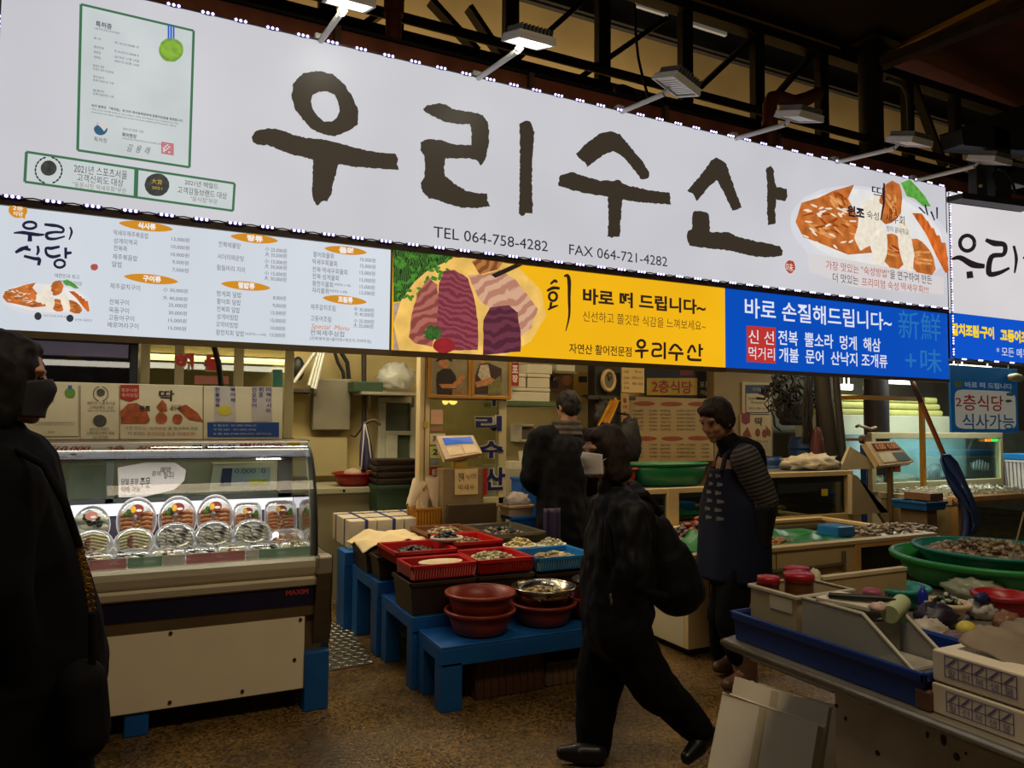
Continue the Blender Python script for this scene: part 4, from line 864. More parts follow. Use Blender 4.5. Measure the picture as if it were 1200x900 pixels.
# the sales side behind the case: low pale cabinet, its scale and a paper
t = thing('sales_cabinet', 'pale cabinet on the sales side seen through the back of the display case', 'cabinet', (0, 5.1, 0))
part('body', MB().box(-.8, .82, 5.0, 5.24, 0, 1.06), M((176, 178, 156), .5, 0, .08, 4), t, bev=.006)
part('back_board', MB().box(-.8, .82, 5.20, 5.24, 1.06, 1.34), M((216, 218, 196), .5, 0, .08, 4), t, bev=.004)
sx0, sx1, sz0, sz1 = rect(247, 544, 324, 581, 4.98)
t = thing('counter_scale', 'white counter scale with a blue and white display behind the case glass', 'scale', ((sx0+sx1)/2, 5.06, 1.061))
part('console', MB().slab([(sx0, 4.98, 1.062), (sx1, 4.98, 1.062), (sx1-.01, 5.05, sz1), (sx0+.02, 5.05, sz1)], (0, .1, 0)), M((216, 214, 200), .4), t, bev=.008)
def cs(u, v): return Vector((sx0+(sx1-sx0)*u, 4.976+.07*v, 1.062+(sz1-1.062)*v))
part('display', MB().slab([cs(.13, .14), cs(.9, .14), cs(.92, .84), cs(.17, .84)], (0, .004, 0)), M((150, 170, 180), .3, emit=.08), t)
part('keypad', MB().slab([cs(.14, .15)+Vector((0, -.004, 0)), cs(.30, .15)+Vector((0, -.004, 0)), cs(.33, .83)+Vector((0, -.004, 0)), cs(.18, .83)+Vector((0, -.004, 0))], (0, .004, 0)), M((44, 56, 110), .4), t)
part('label', MB().slab([cs(.56, .12)+Vector((0, -.006, 0)), cs(.86, .12)+Vector((0, -.006, 0)), cs(.86, .38)+Vector((0, -.006, 0)), cs(.58, .4)+Vector((0, -.006, 0))], (0, .004, 0)), M((190, 190, 50), .5), t)
mb = MB(); o = cs(.36, .62)+Vector((0, -.006, 0)); write(mb, '0.000  0', o, cs(.84, .62)-cs(.36, .62), cs(.36, .8)-cs(.36, .62)); part('digits', mb, M((40, 50, 90), .5), t)
a0, a1, c0, c1 = rect(80, 545, 124, 584, 4.99)
t = solo('wall_paper_note', MB().box(a0, a1, 4.985, 4.995, 1.0, c1), M((186, 190, 170), .6), 'pale paper sheet behind the left glass door of the case', 'paper')
# ================================================================== the back of the stall, left part
def X_(px, Y, py=480): return fy(px, py, Y).x
def Z_(py, Y, px=450): return fy(px, py, Y).z
GREY = M((128, 124, 104), .55, .1, .06, 4)
# dark glass-fronted fridge behind the poster row
Yf = 5.35; X0, X1, Z0, Z1 = rect(5, 396, 162, 450, Yf)
t = thing('glass_fridge', 'dark tall fridge with a glass front behind the posters on the case', 'fridge', ((X0+X1)/2, Yf, 0))
part('body', MB().box(X0-.3, X1, Yf+.06, Yf+.7, 0, Z1+.05), M((30, 26, 26), .5), t, bev=.01)
part('frame', MB().box(X0-.3, X1, Yf, Yf+.06, Z1-.02, Z1+.05).box(X1-.05, X1, Yf, Yf+.06, .1, Z1-.02).box(X0-.3, X1, Yf, Yf+.06, .1, .25), M((22, 17, 20), .4), t, bev=.004)
part('lit_header', MB().box(X0-.28, X1-.06, Yf+.02, Yf+.055, Z1-.11, Z1-.025), M((104, 94, 114), .4, 0, .08, 5, emit=.22), t)
part('glass', MB().box(X0-.28, X1-.05, Yf+.015, Yf+.02, .25, Z1-.12), glass((.55, .55, .6), .05), t)
part('shelf', MB().box(X0-.28, X1-.05, Yf+.06, Yf+.3, Z1-.48, Z1-.46), GREY, t)
mb = MB()
for k, px in enumerate(range(45, 156, 9)):
    c = fy(px+random.uniform(-2, 2), 438+random.uniform(-8, 3), Yf+.05); mb.ell(c, (.05, .02, random.uniform(.05, .1)), Matrix.Rotation(R(random.uniform(-30, 30)), 3, 'Y'), 8, 6)
part('packages', mb, M((70, 66, 92), .35, 0, .4, 12), t)
part('yellow_pack', MB().ell(fy(88, 414, Yf+.05), (.05, .02, .06)), M((130, 104, 30), .5), t)
# glazed partition with three white posts and red letters
Yp2 = 5.3; ztop = Z_(396, Yp2, 270)+.06
t = thing('glass_partition', 'glazed white partition with red letters behind the display case', 'partition', (X_(270, Yp2), Yp2, 0))
for a, b in ((163, 174), (203, 214), (273, 284), (333, 343)): part('post', MB().box(X_(a, Yp2), X_(b, Yp2), Yp2-.02, Yp2+.04, 0, ztop), CREAM, t, bev=.004)
part('rail', MB().box(X_(163, Yp2), X_(343, Yp2), Yp2-.02, Yp2+.04, ztop, ztop+.06), CREAM, t, bev=.004)
part('rail', MB().box(X_(163, Yp2), X_(343, Yp2), Yp2-.02, Yp2+.04, .9, .96), CREAM, t, bev=.004)
part('pane', MB().box(X_(163, Yp2), X_(343, Yp2), Yp2+.005, Yp2+.01, .96, ztop), glass((.86, .9, .8), .06), t)
mb = MB(); say(mb, '해', 205, 414, 433, 226, Yp2-.03, bold=.05); say(mb, '물', 240, 416, 434, 258, Yp2-.03, bold=.05); part('red_lettering', mb, M((196, 50, 36), .5, emit=.1), t)
mb = MB(); say(mb, '해', 204, 413, 434, 227, Yp2-.027, bold=.11); say(mb, '물', 239, 415, 435, 259, Yp2-.027, bold=.11); part('letter_outline', mb, M((200, 190, 160), .5), t)
part('red_edged_card', MB().slab(onY([(228, 440), (268, 441), (268, 450), (228, 450)], Yp2-.025), (0, .004, 0)), M((200, 120, 100), .5), t)
part('teal_sticker', MB().slab(onY([(320, 433), (331, 433), (331, 453), (320, 453)], Yp2-.025), (0, .004, 0)), M((70, 150, 140), .5), t)
solo('tube_light', MB().cyl((X_(172, 5.9, 418), 5.9, Z_(422, 5.9, 270)), (X_(338, 5.9, 418), 5.9, Z_(422, 5.9, 270)), .022, n=12), M((255, 236, 180), .4, 0, .02, 3, emit=2.2), 'lit warm tube lamp behind the red letters on the glass', 'light')  # glowing tube put in for tube reflections in the partition glass
solo('tube_light_rail', MB().box(X_(172, 5.95), X_(338, 5.95), 5.92, 6.9, Z_(424, 5.9, 270)+.05, Z_(424, 5.9, 270)+.08), M((180, 160, 110), .6), 'cream ledge behind the red letters that carries the lamp', 'shelf')
solo('power_cable', MB().tube([(fy(247, 390, 5.24).x, 5.24, 2.85), fy(249, 398, 5.22), fy(252, 410, 5.2), fy(256, 425, 5.18), fy(258, 440, 5.15), fy(259, 452, 5.1)], .018, 8), BLACK, 'thick black cable hanging in front of the red letters', 'cable')
# counter along the back wall
Yk = 6.25; zk = Z_(571, Yk, 410)
t = thing('back_counter', 'cream counter along the back wall under the electrical box', 'counter', (1.3, 6.5, 0))
part('worktop', MB().box(.4, X_(497, Yk), Yk-.03, 6.885, zk-.05, zk), M((172, 168, 140), .5, 0, .06, 4), t, bev=.006)
part('cabinet', MB().box(.42, X_(496, Yk), Yk, 6.885, 0, zk-.05), M((150, 140, 108), .55, 0, .08, 3), t)
c = fy(403, 575, Yk-.03); part('screw', MB().cyl(c, c+Vector((0, -.008, 0)), .012, n=10), BLACK, t)
Yw = 6.82
t = thing('electrical_box', 'grey steel electrical box on the back wall', 'electrical box', (X_(390, Yw), Yw, Z_(505, Yw, 390)))
part('door', pxbox(MB(), 367, 444, 411, 504, Yw-.06, .14), M((132, 126, 106), .5, .2, .06, 4), t, bev=.01)
part('conduit', MB().tube([fy(392, 412, Yw-.03), fy(396, 425, Yw-.03), fy(402, 436, Yw-.03), fy(403, 444, Yw-.03)], .016).tube([fy(398, 410, Yw-.03), fy(407, 425, Yw-.03), fy(409, 444, Yw-.03)], .02), BLACK, t)
part('latch', pxbox(MB(), 369, 458, 372, 463, Yw-.075, .02), STEEL, t)
solo('wall_panel', pxbox(MB(), 343, 512, 407, 558, Yw, .08), M((172, 158, 112), .6, 0, .05, 3), 'cream board fixed to the wall under the electrical box', 'panel', bev=.006)
mb = pxbox(MB(), 342, 455, 368, 460, Yw-.2, .3)
solo('wall_shelf', mb, M((60, 48, 34), .6), 'small dark wooden shelf left of the electrical box', 'shelf', bev=.004)
rod_l = ['first white rod of the bundle leaning by the electrical box', 'second pale rod of the bundle leaning by the electrical box', 'third grey rod of the bundle leaning by the electrical box', 'fourth white rod of the bundle, nearest the electrical box']
for k, (a, b) in enumerate((((371, 410), (344, 449)), ((374, 411), (362, 452)), ((377, 411), (366, 455)), ((380, 411), (369, 456)))):
    p, q = fy(*a, Yw-.1-.03*k), fy(*b, Yw-.16-.03*k)
    solo('curtain_rod', MB().cyl(p, q, .018, n=10), M((190, 190, 176), .4, .2), rod_l[k], 'rod', 'rods beside the electrical box')
solo('dark_bag', MB().ell(fy(349, 432, Yw-.08), (.06, .05, .11), None, 14, 10), BLACK, 'small black bag hanging beside the leaning rods', 'bag')
solo('wall_pipe', MB().cyl(fy(426.5, 404, 6.7), fy(426.5, 500, 6.7), .024, n=12), M((40, 34, 28), .5), 'dark upright pipe right of the electrical box', 'pipe')
solo('power_cable', MB().tube([fy(411, 510, Yw-.04), fy(416, 512, Yw-.05), fy(422, 505, Yw-.1), fy(427, 494, Yw-.1)], .008), BLACK, 'thin black cord below the electrical box', 'cord')
# shelf, green box and plastic bag over the little window
Ys2 = 6.45
mb = pxbox(MB(), 424, 459.5, 492, 463, Ys2, .45)
for px in (433, 484): mb.bar(fy(px, 463, Ys2+.05), fy(px, 480, Ys2+.42), .025)
solo('wall_shelf', mb, M((150, 144, 128), .5, .3), 'white bracketed shelf holding the green box and plastic bag', 'shelf', bev=.003)
solo('storage_box', pxbox(MB(), 415, 447, 449, 459.3, Ys2+.05, .25), M((44, 66, 44), .5), 'dark green flat box on the white bracketed shelf', 'box', bev=.008)
def crumple(mb, c, r, seed, n=20, k=12, amp=.25, fr=4.0, m=0):
    c = Vector(c); o = Vector((seed*3.1, seed*1.7, seed))
    def fn(u, v):
        a, b = u*6.28318, v*math.pi; d = Vector((math.sin(b)*math.cos(a), math.sin(b)*math.sin(a), math.cos(b)))
        s = 1 + amp*noise.noise(d*fr+o) + amp*.5*noise.noise(d*fr*2.3+o)
        return c + Vector((d.x*r[0]*s, d.y*r[1]*s, max(d.z*r[2]*s, -r[2]*.8)))
    return mb.sheet(fn, n, k, m)
p = fy(464, 443, Ys2+.2)
solo('plastic_bag', crumple(MB(), (p.x, p.y, p.z), (.17, .12, .14), 2, 28, 16, .35), milky((196, 196, 184), .7), 'crumpled white plastic bag on the bracketed shelf', 'bag')
# little window with its frame
t = thing('service_window', 'small white framed window above the dark tray stack', 'window', (X_(462, Yw), Yw, Z_(545, Yw, 460)))
wf = M((168, 166, 146), .5)
part('frame', pxbox(pxbox(pxbox(MB(), 443, 466, 487, 472, Yw-.05, .1), 443, 472, 452, 546, Yw-.05, .1), 481, 472, 487, 546, Yw-.05, .1), wf, t, bev=.005)
part('pane', pxbox(MB(), 452, 472, 481, 506, Yw, .02), M((86, 92, 84), .15, 0, .2, 3), t)
part('sash', pxbox(pxbox(MB(), 452, 505, 483, 510, Yw-.06, .06), 452, 510, 466, 540, Yw-.06, .06), wf, t, bev=.004)
part('pane', pxbox(MB(), 466, 510, 481, 537, Yw-.02, .02), M((72, 84, 66), .15, 0, .2, 3), t)
# folded umbrella, red bowl, dark trays
U0 = fy(427, 494, 6.4); U1 = fy(430, 551, 6.35)
t = thing('folded_umbrella', 'folded dark purple umbrella hanging at the wall beside the window', 'umbrella', U1)
part('canopy', MB().tube([U0, U0.lerp(U1, .15), U0.lerp(U1, .5), U0.lerp(U1, .9), U1], [.012, .03, .055, .065, .05], 12), bands((40, 34, 62), (62, 56, 92), 9, 1, 0, .6), t)
part('strap', MB().tube([fy(423, 550, 6.3), fy(426, 515, 6.3), fy(427, 497, 6.33)], .006).tube([fy(436, 548, 6.3), fy(432, 515, 6.3), fy(428, 497, 6.33)], .006), M((190, 186, 176), .5), t)
part('handle', MB().tube([fy(428, 496, 6.4), fy(434, 493, 6.38), fy(440, 492, 6.36), fy(446, 498, 6.36)], .014), M((70, 56, 30), .5), t)
RED = M((150, 30, 26), .4, 0, .1, 6)
def basin(name, c, r, h, mat, lab, cat, grp=None, flare=.78, rim=.012, sy=1):
    t = thing(name, lab, cat, c, grp); w = .006; c = Vector(c)
    part('bowl', MB().lathe([(0, .004), (r*flare*.92, .004), (r*flare, .012), (r*(flare+1)/2*1.01, h*.55), (r, h), (r-w, h), (r*(flare+1)/2*1.01-w, h*.55), (r*flare-w, .016), (0, .012)], c, 40, sy=sy), mat, t)
    part('rim', MB().lathe([(r-.004, h-rim), (r+rim, h-rim*.9), (r+rim*1.2, h), (r+rim, h+.006), (r-.004, h+.006)], c, 40, close=True, sy=sy), mat, t)
    return t
p = fz(411, 567, zk); basin('basin', (p.x, 6.42, zk), .19, .11, RED, 'red plastic bowl on the cream counter', 'bowl')
solo('wrapped_towel', crumple(MB(), (p.x, 6.42, zk+.10), (.1, .08, .05), 5, 20, 10), M((186, 160, 130), .6), 'crumpled pale bag of food in the red bowl on the counter', 'bag')
DK = M((48, 36, 30), .45, 0, .12, 6)
def tray(name, c, w, d, h, mat, lab, cat, grp=None, taper=.04, wall=.012, ribs=0, rimh=.02, ribmat=None):
    """open rectangular crate: floor, four walls with a rim; c = bottom centre"""
    t = thing(name, lab, cat, c, grp); x, y, z = c
    def sect(zz, o):
        k = taper*(1-zz/h); a, b = w/2-k-o, d/2-k-o; return [Vector((x+sx*a, y+sy*b, z+zz)) for sx, sy in ((-1, -1), (1, -1), (1, 1), (-1, 1))]
    rings = [sect(0, 0), sect(h, 0), sect(h, wall), sect(wall, wall)]
    vs = [p for r in rings for p in r]; fs = [(3, 2, 1, 0)]+[(r*4+i, r*4+(i+1) % 4, r*4+4+(i+1) % 4, r*4+4+i) for r in range(3) for i in range(4)]+[(12, 13, 14, 15)]
    part('shell', MB().add(vs, fs), mat, t, bev=.003)
    a, b = w/2+.008, d/2+.008; mb = MB()
    mb.box(x-a, x+a, y-b, y-b+.014, z+h-rimh, z+h+.004).box(x-a, x+a, y+b-.014, y+b, z+h-rimh, z+h+.004).box(x-a, x-a+.014, y-b, y+b, z+h-rimh, z+h+.004).box(x+a-.014, x+a, y-b, y+b, z+h-rimh, z+h+.004)
    part('rim', mb, mat, t, bev=.004)
    if ribs:
        mb = MB(); n = int(w/ribs)
        for k in range(n+1):
            xx = x-w/2+w*k/n; mb.bar((xx, y-d/2+taper-.003, z+.01), (xx, y-d/2-.003, z+h-rimh), ribs*.35, .006); mb.bar((xx, y+d/2-taper+.003, z+.01), (xx, y+d/2+.003, z+h-rimh), ribs*.35, .006)
        n = int(d/ribs)
        for k in range(n+1):
            yy = y-d/2+d*k/n; mb.bar((x-w/2+taper-.003, yy, z+.01), (x-w/2-.003, yy, z+h-rimh), .006, ribs*.35); mb.bar((x+w/2-taper+.003, yy, z+.01), (x+w/2+.003, yy, z+h-rimh), .006, ribs*.35)
        part('ribs', mb, ribmat or mat, t)
    return t
x0, x1 = X_(442, 6.0, 560), X_(489, 6.0, 560); zc = zk
Yd = 6.0; zg = Z_(586, Yd, 460)
t = thing('green_crate', 'dark green crate under the stack of dark trays by the window', 'crate', ((x0+x1)/2, Yd+.14, 0))
part('shell', MB().box(x0, x1, Yd, Yd+.24, 0, Z_(568, Yd, 465)-.002), M((36, 62, 40), .5, 0, .12, 5), t, bev=.012)
part('rim', MB().box(x0-.01, x1+.01, Yd-.012, Yd+.245, Z_(570, Yd, 465)-.02, Z_(568, Yd, 465)-.002), M((40, 70, 46), .5), t, bev=.006)
zt0_ = Z_(568, Yd, 465); th = (Z_(538, Yd, 465)-zt0_)/4
for k in range(4): tray('stacking_tray', ((x0+x1)/2, Yd+.12, zt0_+.002+k*th), x1-x0, .25, th-.008, DK, ['lowest of the four dark stacked trays on the green crate', 'second from below of the four dark stacked trays on the green crate', 'third from below of the four dark stacked trays on the green crate', 'topmost of the four dark stacked trays on the green crate'][k], 'tray', 'dark trays stacked by the window', .01)

# ================================================================== centre of the stall
Yq = 5.6
t = thing('stall_post', 'cream square post standing left of the two framed pictures', 'post', (X_(496, Yq), Yq, 0))
part('shaft', MB().box(X_(490, Yq), X_(502, Yq), Yq-.04, Yq+.06, 0, 2.84), M((206, 184, 138), .5, 0, .06, 3), t, bev=.008)
part('seam', MB().box(X_(496, Yq)-.004, X_(496, Yq)+.004, Yq-.044, Yq-.04, 0, 2.8), M((120, 104, 72), .6), t)
part('sticky_note', MB().slab(onY([(496, 494), (502.5, 494), (502.5, 501), (496, 501)], Yq-.046), (0, .003, 0)), M((190, 166, 40), .5), t)
t = thing('glass_partition', 'glazed cream partition with tall blue letters in the middle of the stall', 'partition', (X_(548, Yq), Yq, 0))
part('post', MB().box(X_(583, Yq), X_(592, Yq), Yq-.03, Yq+.03, 0, 2.84), CREAM, t, bev=.005)
part('rail', MB().box(X_(502, Yq), X_(592, Yq), Yq-.03, Yq+.03, Z_(470, Yq, 548), Z_(466, Yq, 548)), CREAM, t, bev=.004)
part('sill', MB().box(X_(502, Yq), X_(592, Yq), Yq-.03, Yq+.03, .8, .88), CREAM, t, bev=.004)
part('pane', MB().box(X_(502, Yq), X_(592, Yq), Yq, Yq+.006, .88, Z_(470, Yq, 548)), glass((.8, .84, .72), .05), t)
bl = MB(); wl = MB()
for ch, x, ya, yb, x1 in (('우', 568, 455, 476, 590), ('리', 557, 487, 505, 588), ('수', 561, 517, 537, 590), ('산', 567, 548, 575, 592)):
    say(bl, ch, x, ya, yb, x1, Yq-.036, bold=.035); say(wl, ch, x-.8, ya-.8, yb+.8, x1+.8, Yq-.033, bold=.085)
part('blue_lettering', bl, M((22, 26, 84), .5), t); part('letter_outline', wl, M((190, 184, 160), .5), t)
for x0_, y0_, x1_, y1_, c, nm, s in ((505, 480, 519, 497, (206, 160, 130), 'pink_sticker', None), (505, 500, 519, 505, (150, 110, 86), 'brown_sticker', None), (504, 508, 522, 521, (198, 190, 160), 'white_sticker', '표'), (504, 523, 516, 537, (196, 206, 130), 'green_sticker', '2'), (504, 538, 514, 545, (130, 140, 160), 'blue_sticker', None), (503.5, 547, 519, 561, (170, 28, 30), 'red_sticker', 'E')):
    part(nm, MB().slab(onY([(x0_, y0_), (x1_, y0_), (x1_, y1_), (x0_, y1_)], Yq-.036), (0, .003, 0)), M(c, .5, 0, .06, 8), t)
    if s: mb = MB(); say(mb, s, x0_+3, y0_+3, y1_-4, x0_+9, Yq-.038, bold=.03); part('sticker_lettering', mb, M((60, 56, 40) if s != 'E' else (220, 210, 200), .5), t)
for k, (px, w) in enumerate(((522, 4), (531, 7))):
    p = fy(px, 470, 6.3); solo('bulb', MB().ell(p, (.03+.01*k, .03, .035), None, 14, 10).cyl(p+Vector((0, 0, .02)), (p.x, p.y, 2.85), .006, n=6), M((255, 214, 110), .4, 0, .02, 3, emit=2.2), ['small round warm bulb hanging behind the glass under the framed pictures', 'wider warm bulb hanging right of the round one behind the glass'][k], 'lamp', 'bulbs behind the glass')  # small glowing bodies put in for lamp reflections in the glass
# two framed photographs
gold = M((172, 124, 52), .4, .3, .1, 8)
def photo(px0, py0, px1, py1, lab, figs):
    Yh_ = Yq-.06; X0, X1, Z0, Z1 = rect(px0, py0, px1, py1, Yh_)
    t = thing('framed_picture', lab, 'picture', ((X0+X1)/2, Yh_, Z0)); f = .028
    part('frame', MB().box(X0, X1, Yh_-.01, Yh_+.02, Z0, Z0+f).box(X0, X1, Yh_-.01, Yh_+.02, Z1-f, Z1).box(X0, X0+f, Yh_-.01, Yh_+.02, Z0+f, Z1-f).box(X1-f, X1, Yh_-.01, Yh_+.02, Z0+f, Z1-f), gold, t, bev=.004)
    part('print', MB().box(X0+f, X1-f, Yh_, Yh_+.015, Z0+f, Z1-f), M((132, 122, 92), .5, 0, .2, 10), t)
    for i, (nm, pl, c) in enumerate(figs): part(nm, MB().flat([p+Vector((0, -.0006*i, 0)) for p in onY(pl, Yh_-.001)]), M(c, .5, 0, .3, 30), t)
photo(502, 415, 552, 467, 'left framed photo of a cook in dark clothes beside the post', [('clothing_print', [(511, 446), (512, 437), (519, 432), (528, 432), (534, 440), (536, 452), (532, 463), (512, 463)], (44, 34, 30)), ('face_print', blob(520, 426, 6, 6, 0, 16, .03), (180, 120, 76)), ('hair_print', [(511, 424), (514, 417), (521, 415), (529, 418), (530, 424), (525, 421), (516, 422)], (36, 28, 24)), ('arm_print', [(514, 450), (530, 450), (543, 438), (546, 442), (534, 455), (518, 455)], (184, 122, 70)), ('table_print', [(530, 456), (549, 455), (549, 463), (530, 463)], (140, 106, 64))])
photo(552, 416, 599, 468, 'right framed photo of a worker in a white shirt', [('clothing_print', [(557, 440), (562, 427), (572, 425), (588, 432), (587, 462), (556, 462)], (60, 42, 38)), ('shirt_print', [(560, 440), (563, 428), (572, 427), (575, 442), (566, 448)], (178, 164, 140)), ('face_print', blob(565, 422, 4, 4, 0, 12, .03), (170, 116, 76)), ('arm_print', [(557, 448), (575, 442), (582, 446), (570, 452), (558, 454)], (176, 120, 76)), ('catch_print', [(572, 452), (586, 440), (588, 462), (572, 463)], (110, 106, 60))])
# foam boxes stacked on a shelf
Yb = 6.1; FOAM = M((198, 190, 162), .65, 0, .05, 5, .05)
zs = Z_(471, Yb, 625)
mb = pxbox(MB(), 598, 471.3, 650, 476, Yb-.05, .6); solo('wall_shelf', mb, M((70, 96, 60), .5), 'green edged shelf under the stacked foam boxes', 'shelf', bev=.004)
def foam(x0, y0, x1, y1, Y, dep, lab, grp, z=None, bottom=None):
    X0, X1, Z0, Z1 = rect(x0, y0, x1, y1, Y); h = Z1-Z0
    if bottom is not None: Z0 = bottom; Z1 = Z0+h
    t = thing('foam_box', lab, 'foam box', ((X0+X1)/2, Y+dep/2, Z0), grp)
    part('body', MB().box(X0+.004, X1-.004, Y+.004, Y+dep, Z0, Z0+h*.72), FOAM, t, bev=.008)
    part('lid', MB().box(X0, X1, Y, Y+dep+.004, Z0+h*.74, Z1), FOAM, t, bev=.008); return Z1
z1 = foam(600, 455, 645, 471, Yb, .4, 'wide lowest foam box on the green edged shelf', 'foam boxes stacked on the shelf', bottom=zs+.002)
z2 = foam(618, 438, 645, 454.5, Yb, .4, 'foam box in the middle of the right stack on the shelf', 'foam boxes stacked on the shelf', bottom=z1+.002)
foam(600, 438, 617, 454.5, Yb, .4, 'narrow foam box on the left of the lowest one on the shelf', 'foam boxes stacked on the shelf', bottom=z1+.002)
foam(618, 422, 648, 437.5, Yb, .4, 'topmost foam box of the right stack, just under the yellow banner', 'foam boxes stacked on the shelf', bottom=z2+.002)
zf = fy(663, 435.5, Yb+.2).z
solo('wall_shelf', MB().box(X_(650, Yb+.2), X_(677, Yb+.2), Yb+.2, 6.9, zf-.02, zf), M((120, 110, 84), .5), 'narrow shelf right of the foam box stack', 'shelf', bev=.003)
foam(652, 424, 675, 435, Yb+.2, .3, 'foam box on the narrow shelf right of the stack', 'foam boxes stacked on the shelf', bottom=zf+.001)
t = solo('red_sign', pxbox(MB(), 599, 425, 608, 452, Yb-.07, .02), M((150, 30, 28), .5), 'narrow red sign with white letters at the left of the foam boxes', 'sign')
mb = MB()
for k, ch in enumerate('포장'): say(mb, ch, 600, 428+k*11, 437+k*11, 607, Yb-.072, bold=.04)
part('sign_lettering', mb, M((220, 210, 196), .5), t)
Yv = 6.75
def poster(px, lab, col, bits, name='wall_poster', Y=Yv, cat='poster', emit=0):
    X0, X1, Z0, Z1 = rect(*px, Y); t = thing(name, lab, cat, ((X0+X1)/2, Y, Z0))
    part('sheet', MB().box(X0, X1, Y, Y+.012, Z0, Z1), M(col, .5, 0, .05, 4, emit=emit), t)
    for i, b in enumerate(bits):
        mb = MB()
        if b[0] == 'say':
            for s in b[2]: say(mb, *s[:5], Y-.004, bold=s[5] if len(s) > 5 else 0)
            part('lettering', mb, M(b[1], .5), t)
        else:
            for pl in b[2]: mb.flat(onY(pl, Y-.002))
            part(b[0], mb, M(b[1], .5, 0, .15, 12), t)
    return t
def R4(x0, y0, x1, y1): return [(x0, y0), (x1, y0), (x1, y1), (x0, y1)]
poster((645, 437, 672, 460), 'brown poster with a small picture on the wall above the man', (110, 66, 34), [('print', (44, 30, 24), [R4(646, 438, 654, 455)]), ('food_print', (150, 96, 50), [blob(664, 446, 6, 6)]), ('say', (190, 160, 110), [('활어', 648, 440, 446, 653, .03)])])
poster((672, 436, 693, 473), 'yellow poster with a black mark right of the brown poster', (168, 130, 28), [('print', (30, 26, 20), [R4(678, 441, 688, 448), [(680, 464), (688, 462), (686, 466)]]), ('edge_print', (180, 176, 150), [R4(691.5, 424, 693, 473)])])
# round white wall clock
p = fy(713, 446, 6.3)
t = thing('wall_clock', 'round cream wall clock with a grey dial on a dark post', 'clock', (p.x, 6.3, p.z-.1)); q = Matrix.Rotation(R(90), 3, 'X')
part('rim', MB().lathe([(.118, -.02), (.122, .0), (.112, .025), (.082, .02), (.08, 0)], p, 40, sx=.72, q=q), M((200, 170, 110), .4), t)
part('dial', MB().lathe([(0, .006), (.085, .006)], p, 32, sx=.72, q=q), M((110, 104, 84), .4), t)
part('hand', MB().bar(p+Vector((0, -.012, 0)), p+Vector((.03, -.012, .045)), .008).bar(p+Vector((0, -.012, 0)), p+Vector((-.015, -.012, .06)), .006), BLACK, t)
solo('dark_post', MB().box(X_(697, 6.36), X_(728, 6.36), 6.36, 6.5, 0, 2.84), M((44, 38, 30), .6, 0, .2, 5), 'dark wide post behind the clock', 'post', bev=.01)
t = poster((729, 431, 755, 460), 'cream paper with ruled lines hanging under the yellow banner', (206, 176, 112), [('say', (110, 84, 50), [('메 뉴', 744, 434, 437, 752), ('가격표', 731, 434, 437, 737), ('전복', 731, 441, 444, 737), ('소라', 731, 447, 450, 737), ('멍게', 731, 453, 456, 737), ('영업시간', 741, 441, 444, 753), ('09:00 - 21:00', 741, 448, 451, 753)])], Y=6.25, name='price_paper')
poster((728, 460, 737, 500), 'narrow cream strip of paper hanging under the ruled paper', (176, 140, 84), [('say', (110, 50, 36), [('활', 730, 466, 472, 735), ('어', 730, 474, 480, 735), ('회', 730, 482, 488, 735)])], Y=6.26, name='price_paper')
poster((756, 431, 836, 465), 'black signboard with a yellow panel of red letters', (28, 24, 24), [('yellow_print', (184, 150, 44), [R4(758, 443, 817, 463)]), ('red_print', (120, 36, 30), [R4(797, 433, 812, 440)]), ('say', (150, 38, 26), [('2층식당', 764, 445, 460, 811, .02)]), ('say', (186, 182, 170), [('포장', 820, 447, 454, 832), ('가능', 820, 457, 463, 830)])], name='signboard', cat='sign', emit=.03)
bits = [('heading_print', (150, 76, 44), [blob(x, y, 13, 2.8, 0, 16, 0) for x, y in ((755, 473), (787, 473.5), (819, 473.5), (757, 514), (788, 514), (819, 513.5))])]
rows = []
for cx_, n0 in ((742, 0), (774, 3), (803, 5)):
    for k in range(6): rows.append((['전복해물탕', '성게미역국', '전복죽', '멍게회 덮밥', '활어회물회', '고등어구이', '옥돔구이'][(k+n0) % 7], cx_, 480+k*4.4, 482.6+k*4.4, cx_+12)); rows.append((['15,000', '10,000', '25,000'][k % 3], cx_+19, 480+k*4.4, 482.6+k*4.4, cx_+28))
    for k in range(4): rows.append((['활어회물회', '자리물회', '제주갈치조림', '알밥'][(k+n0) % 4], cx_, 520+k*4.6, 522.6+k*4.6, cx_+12)); rows.append((['13,000', '30,000'][k % 2], cx_+19, 520+k*4.6, 522.6+k*4.6, cx_+28))
poster((737, 466, 836, 541), 'large cream menu poster with brown headings behind the green basin', (178, 152, 104), bits+[('say', (104, 84, 54), rows)], name='menu_poster', Y=6.6)
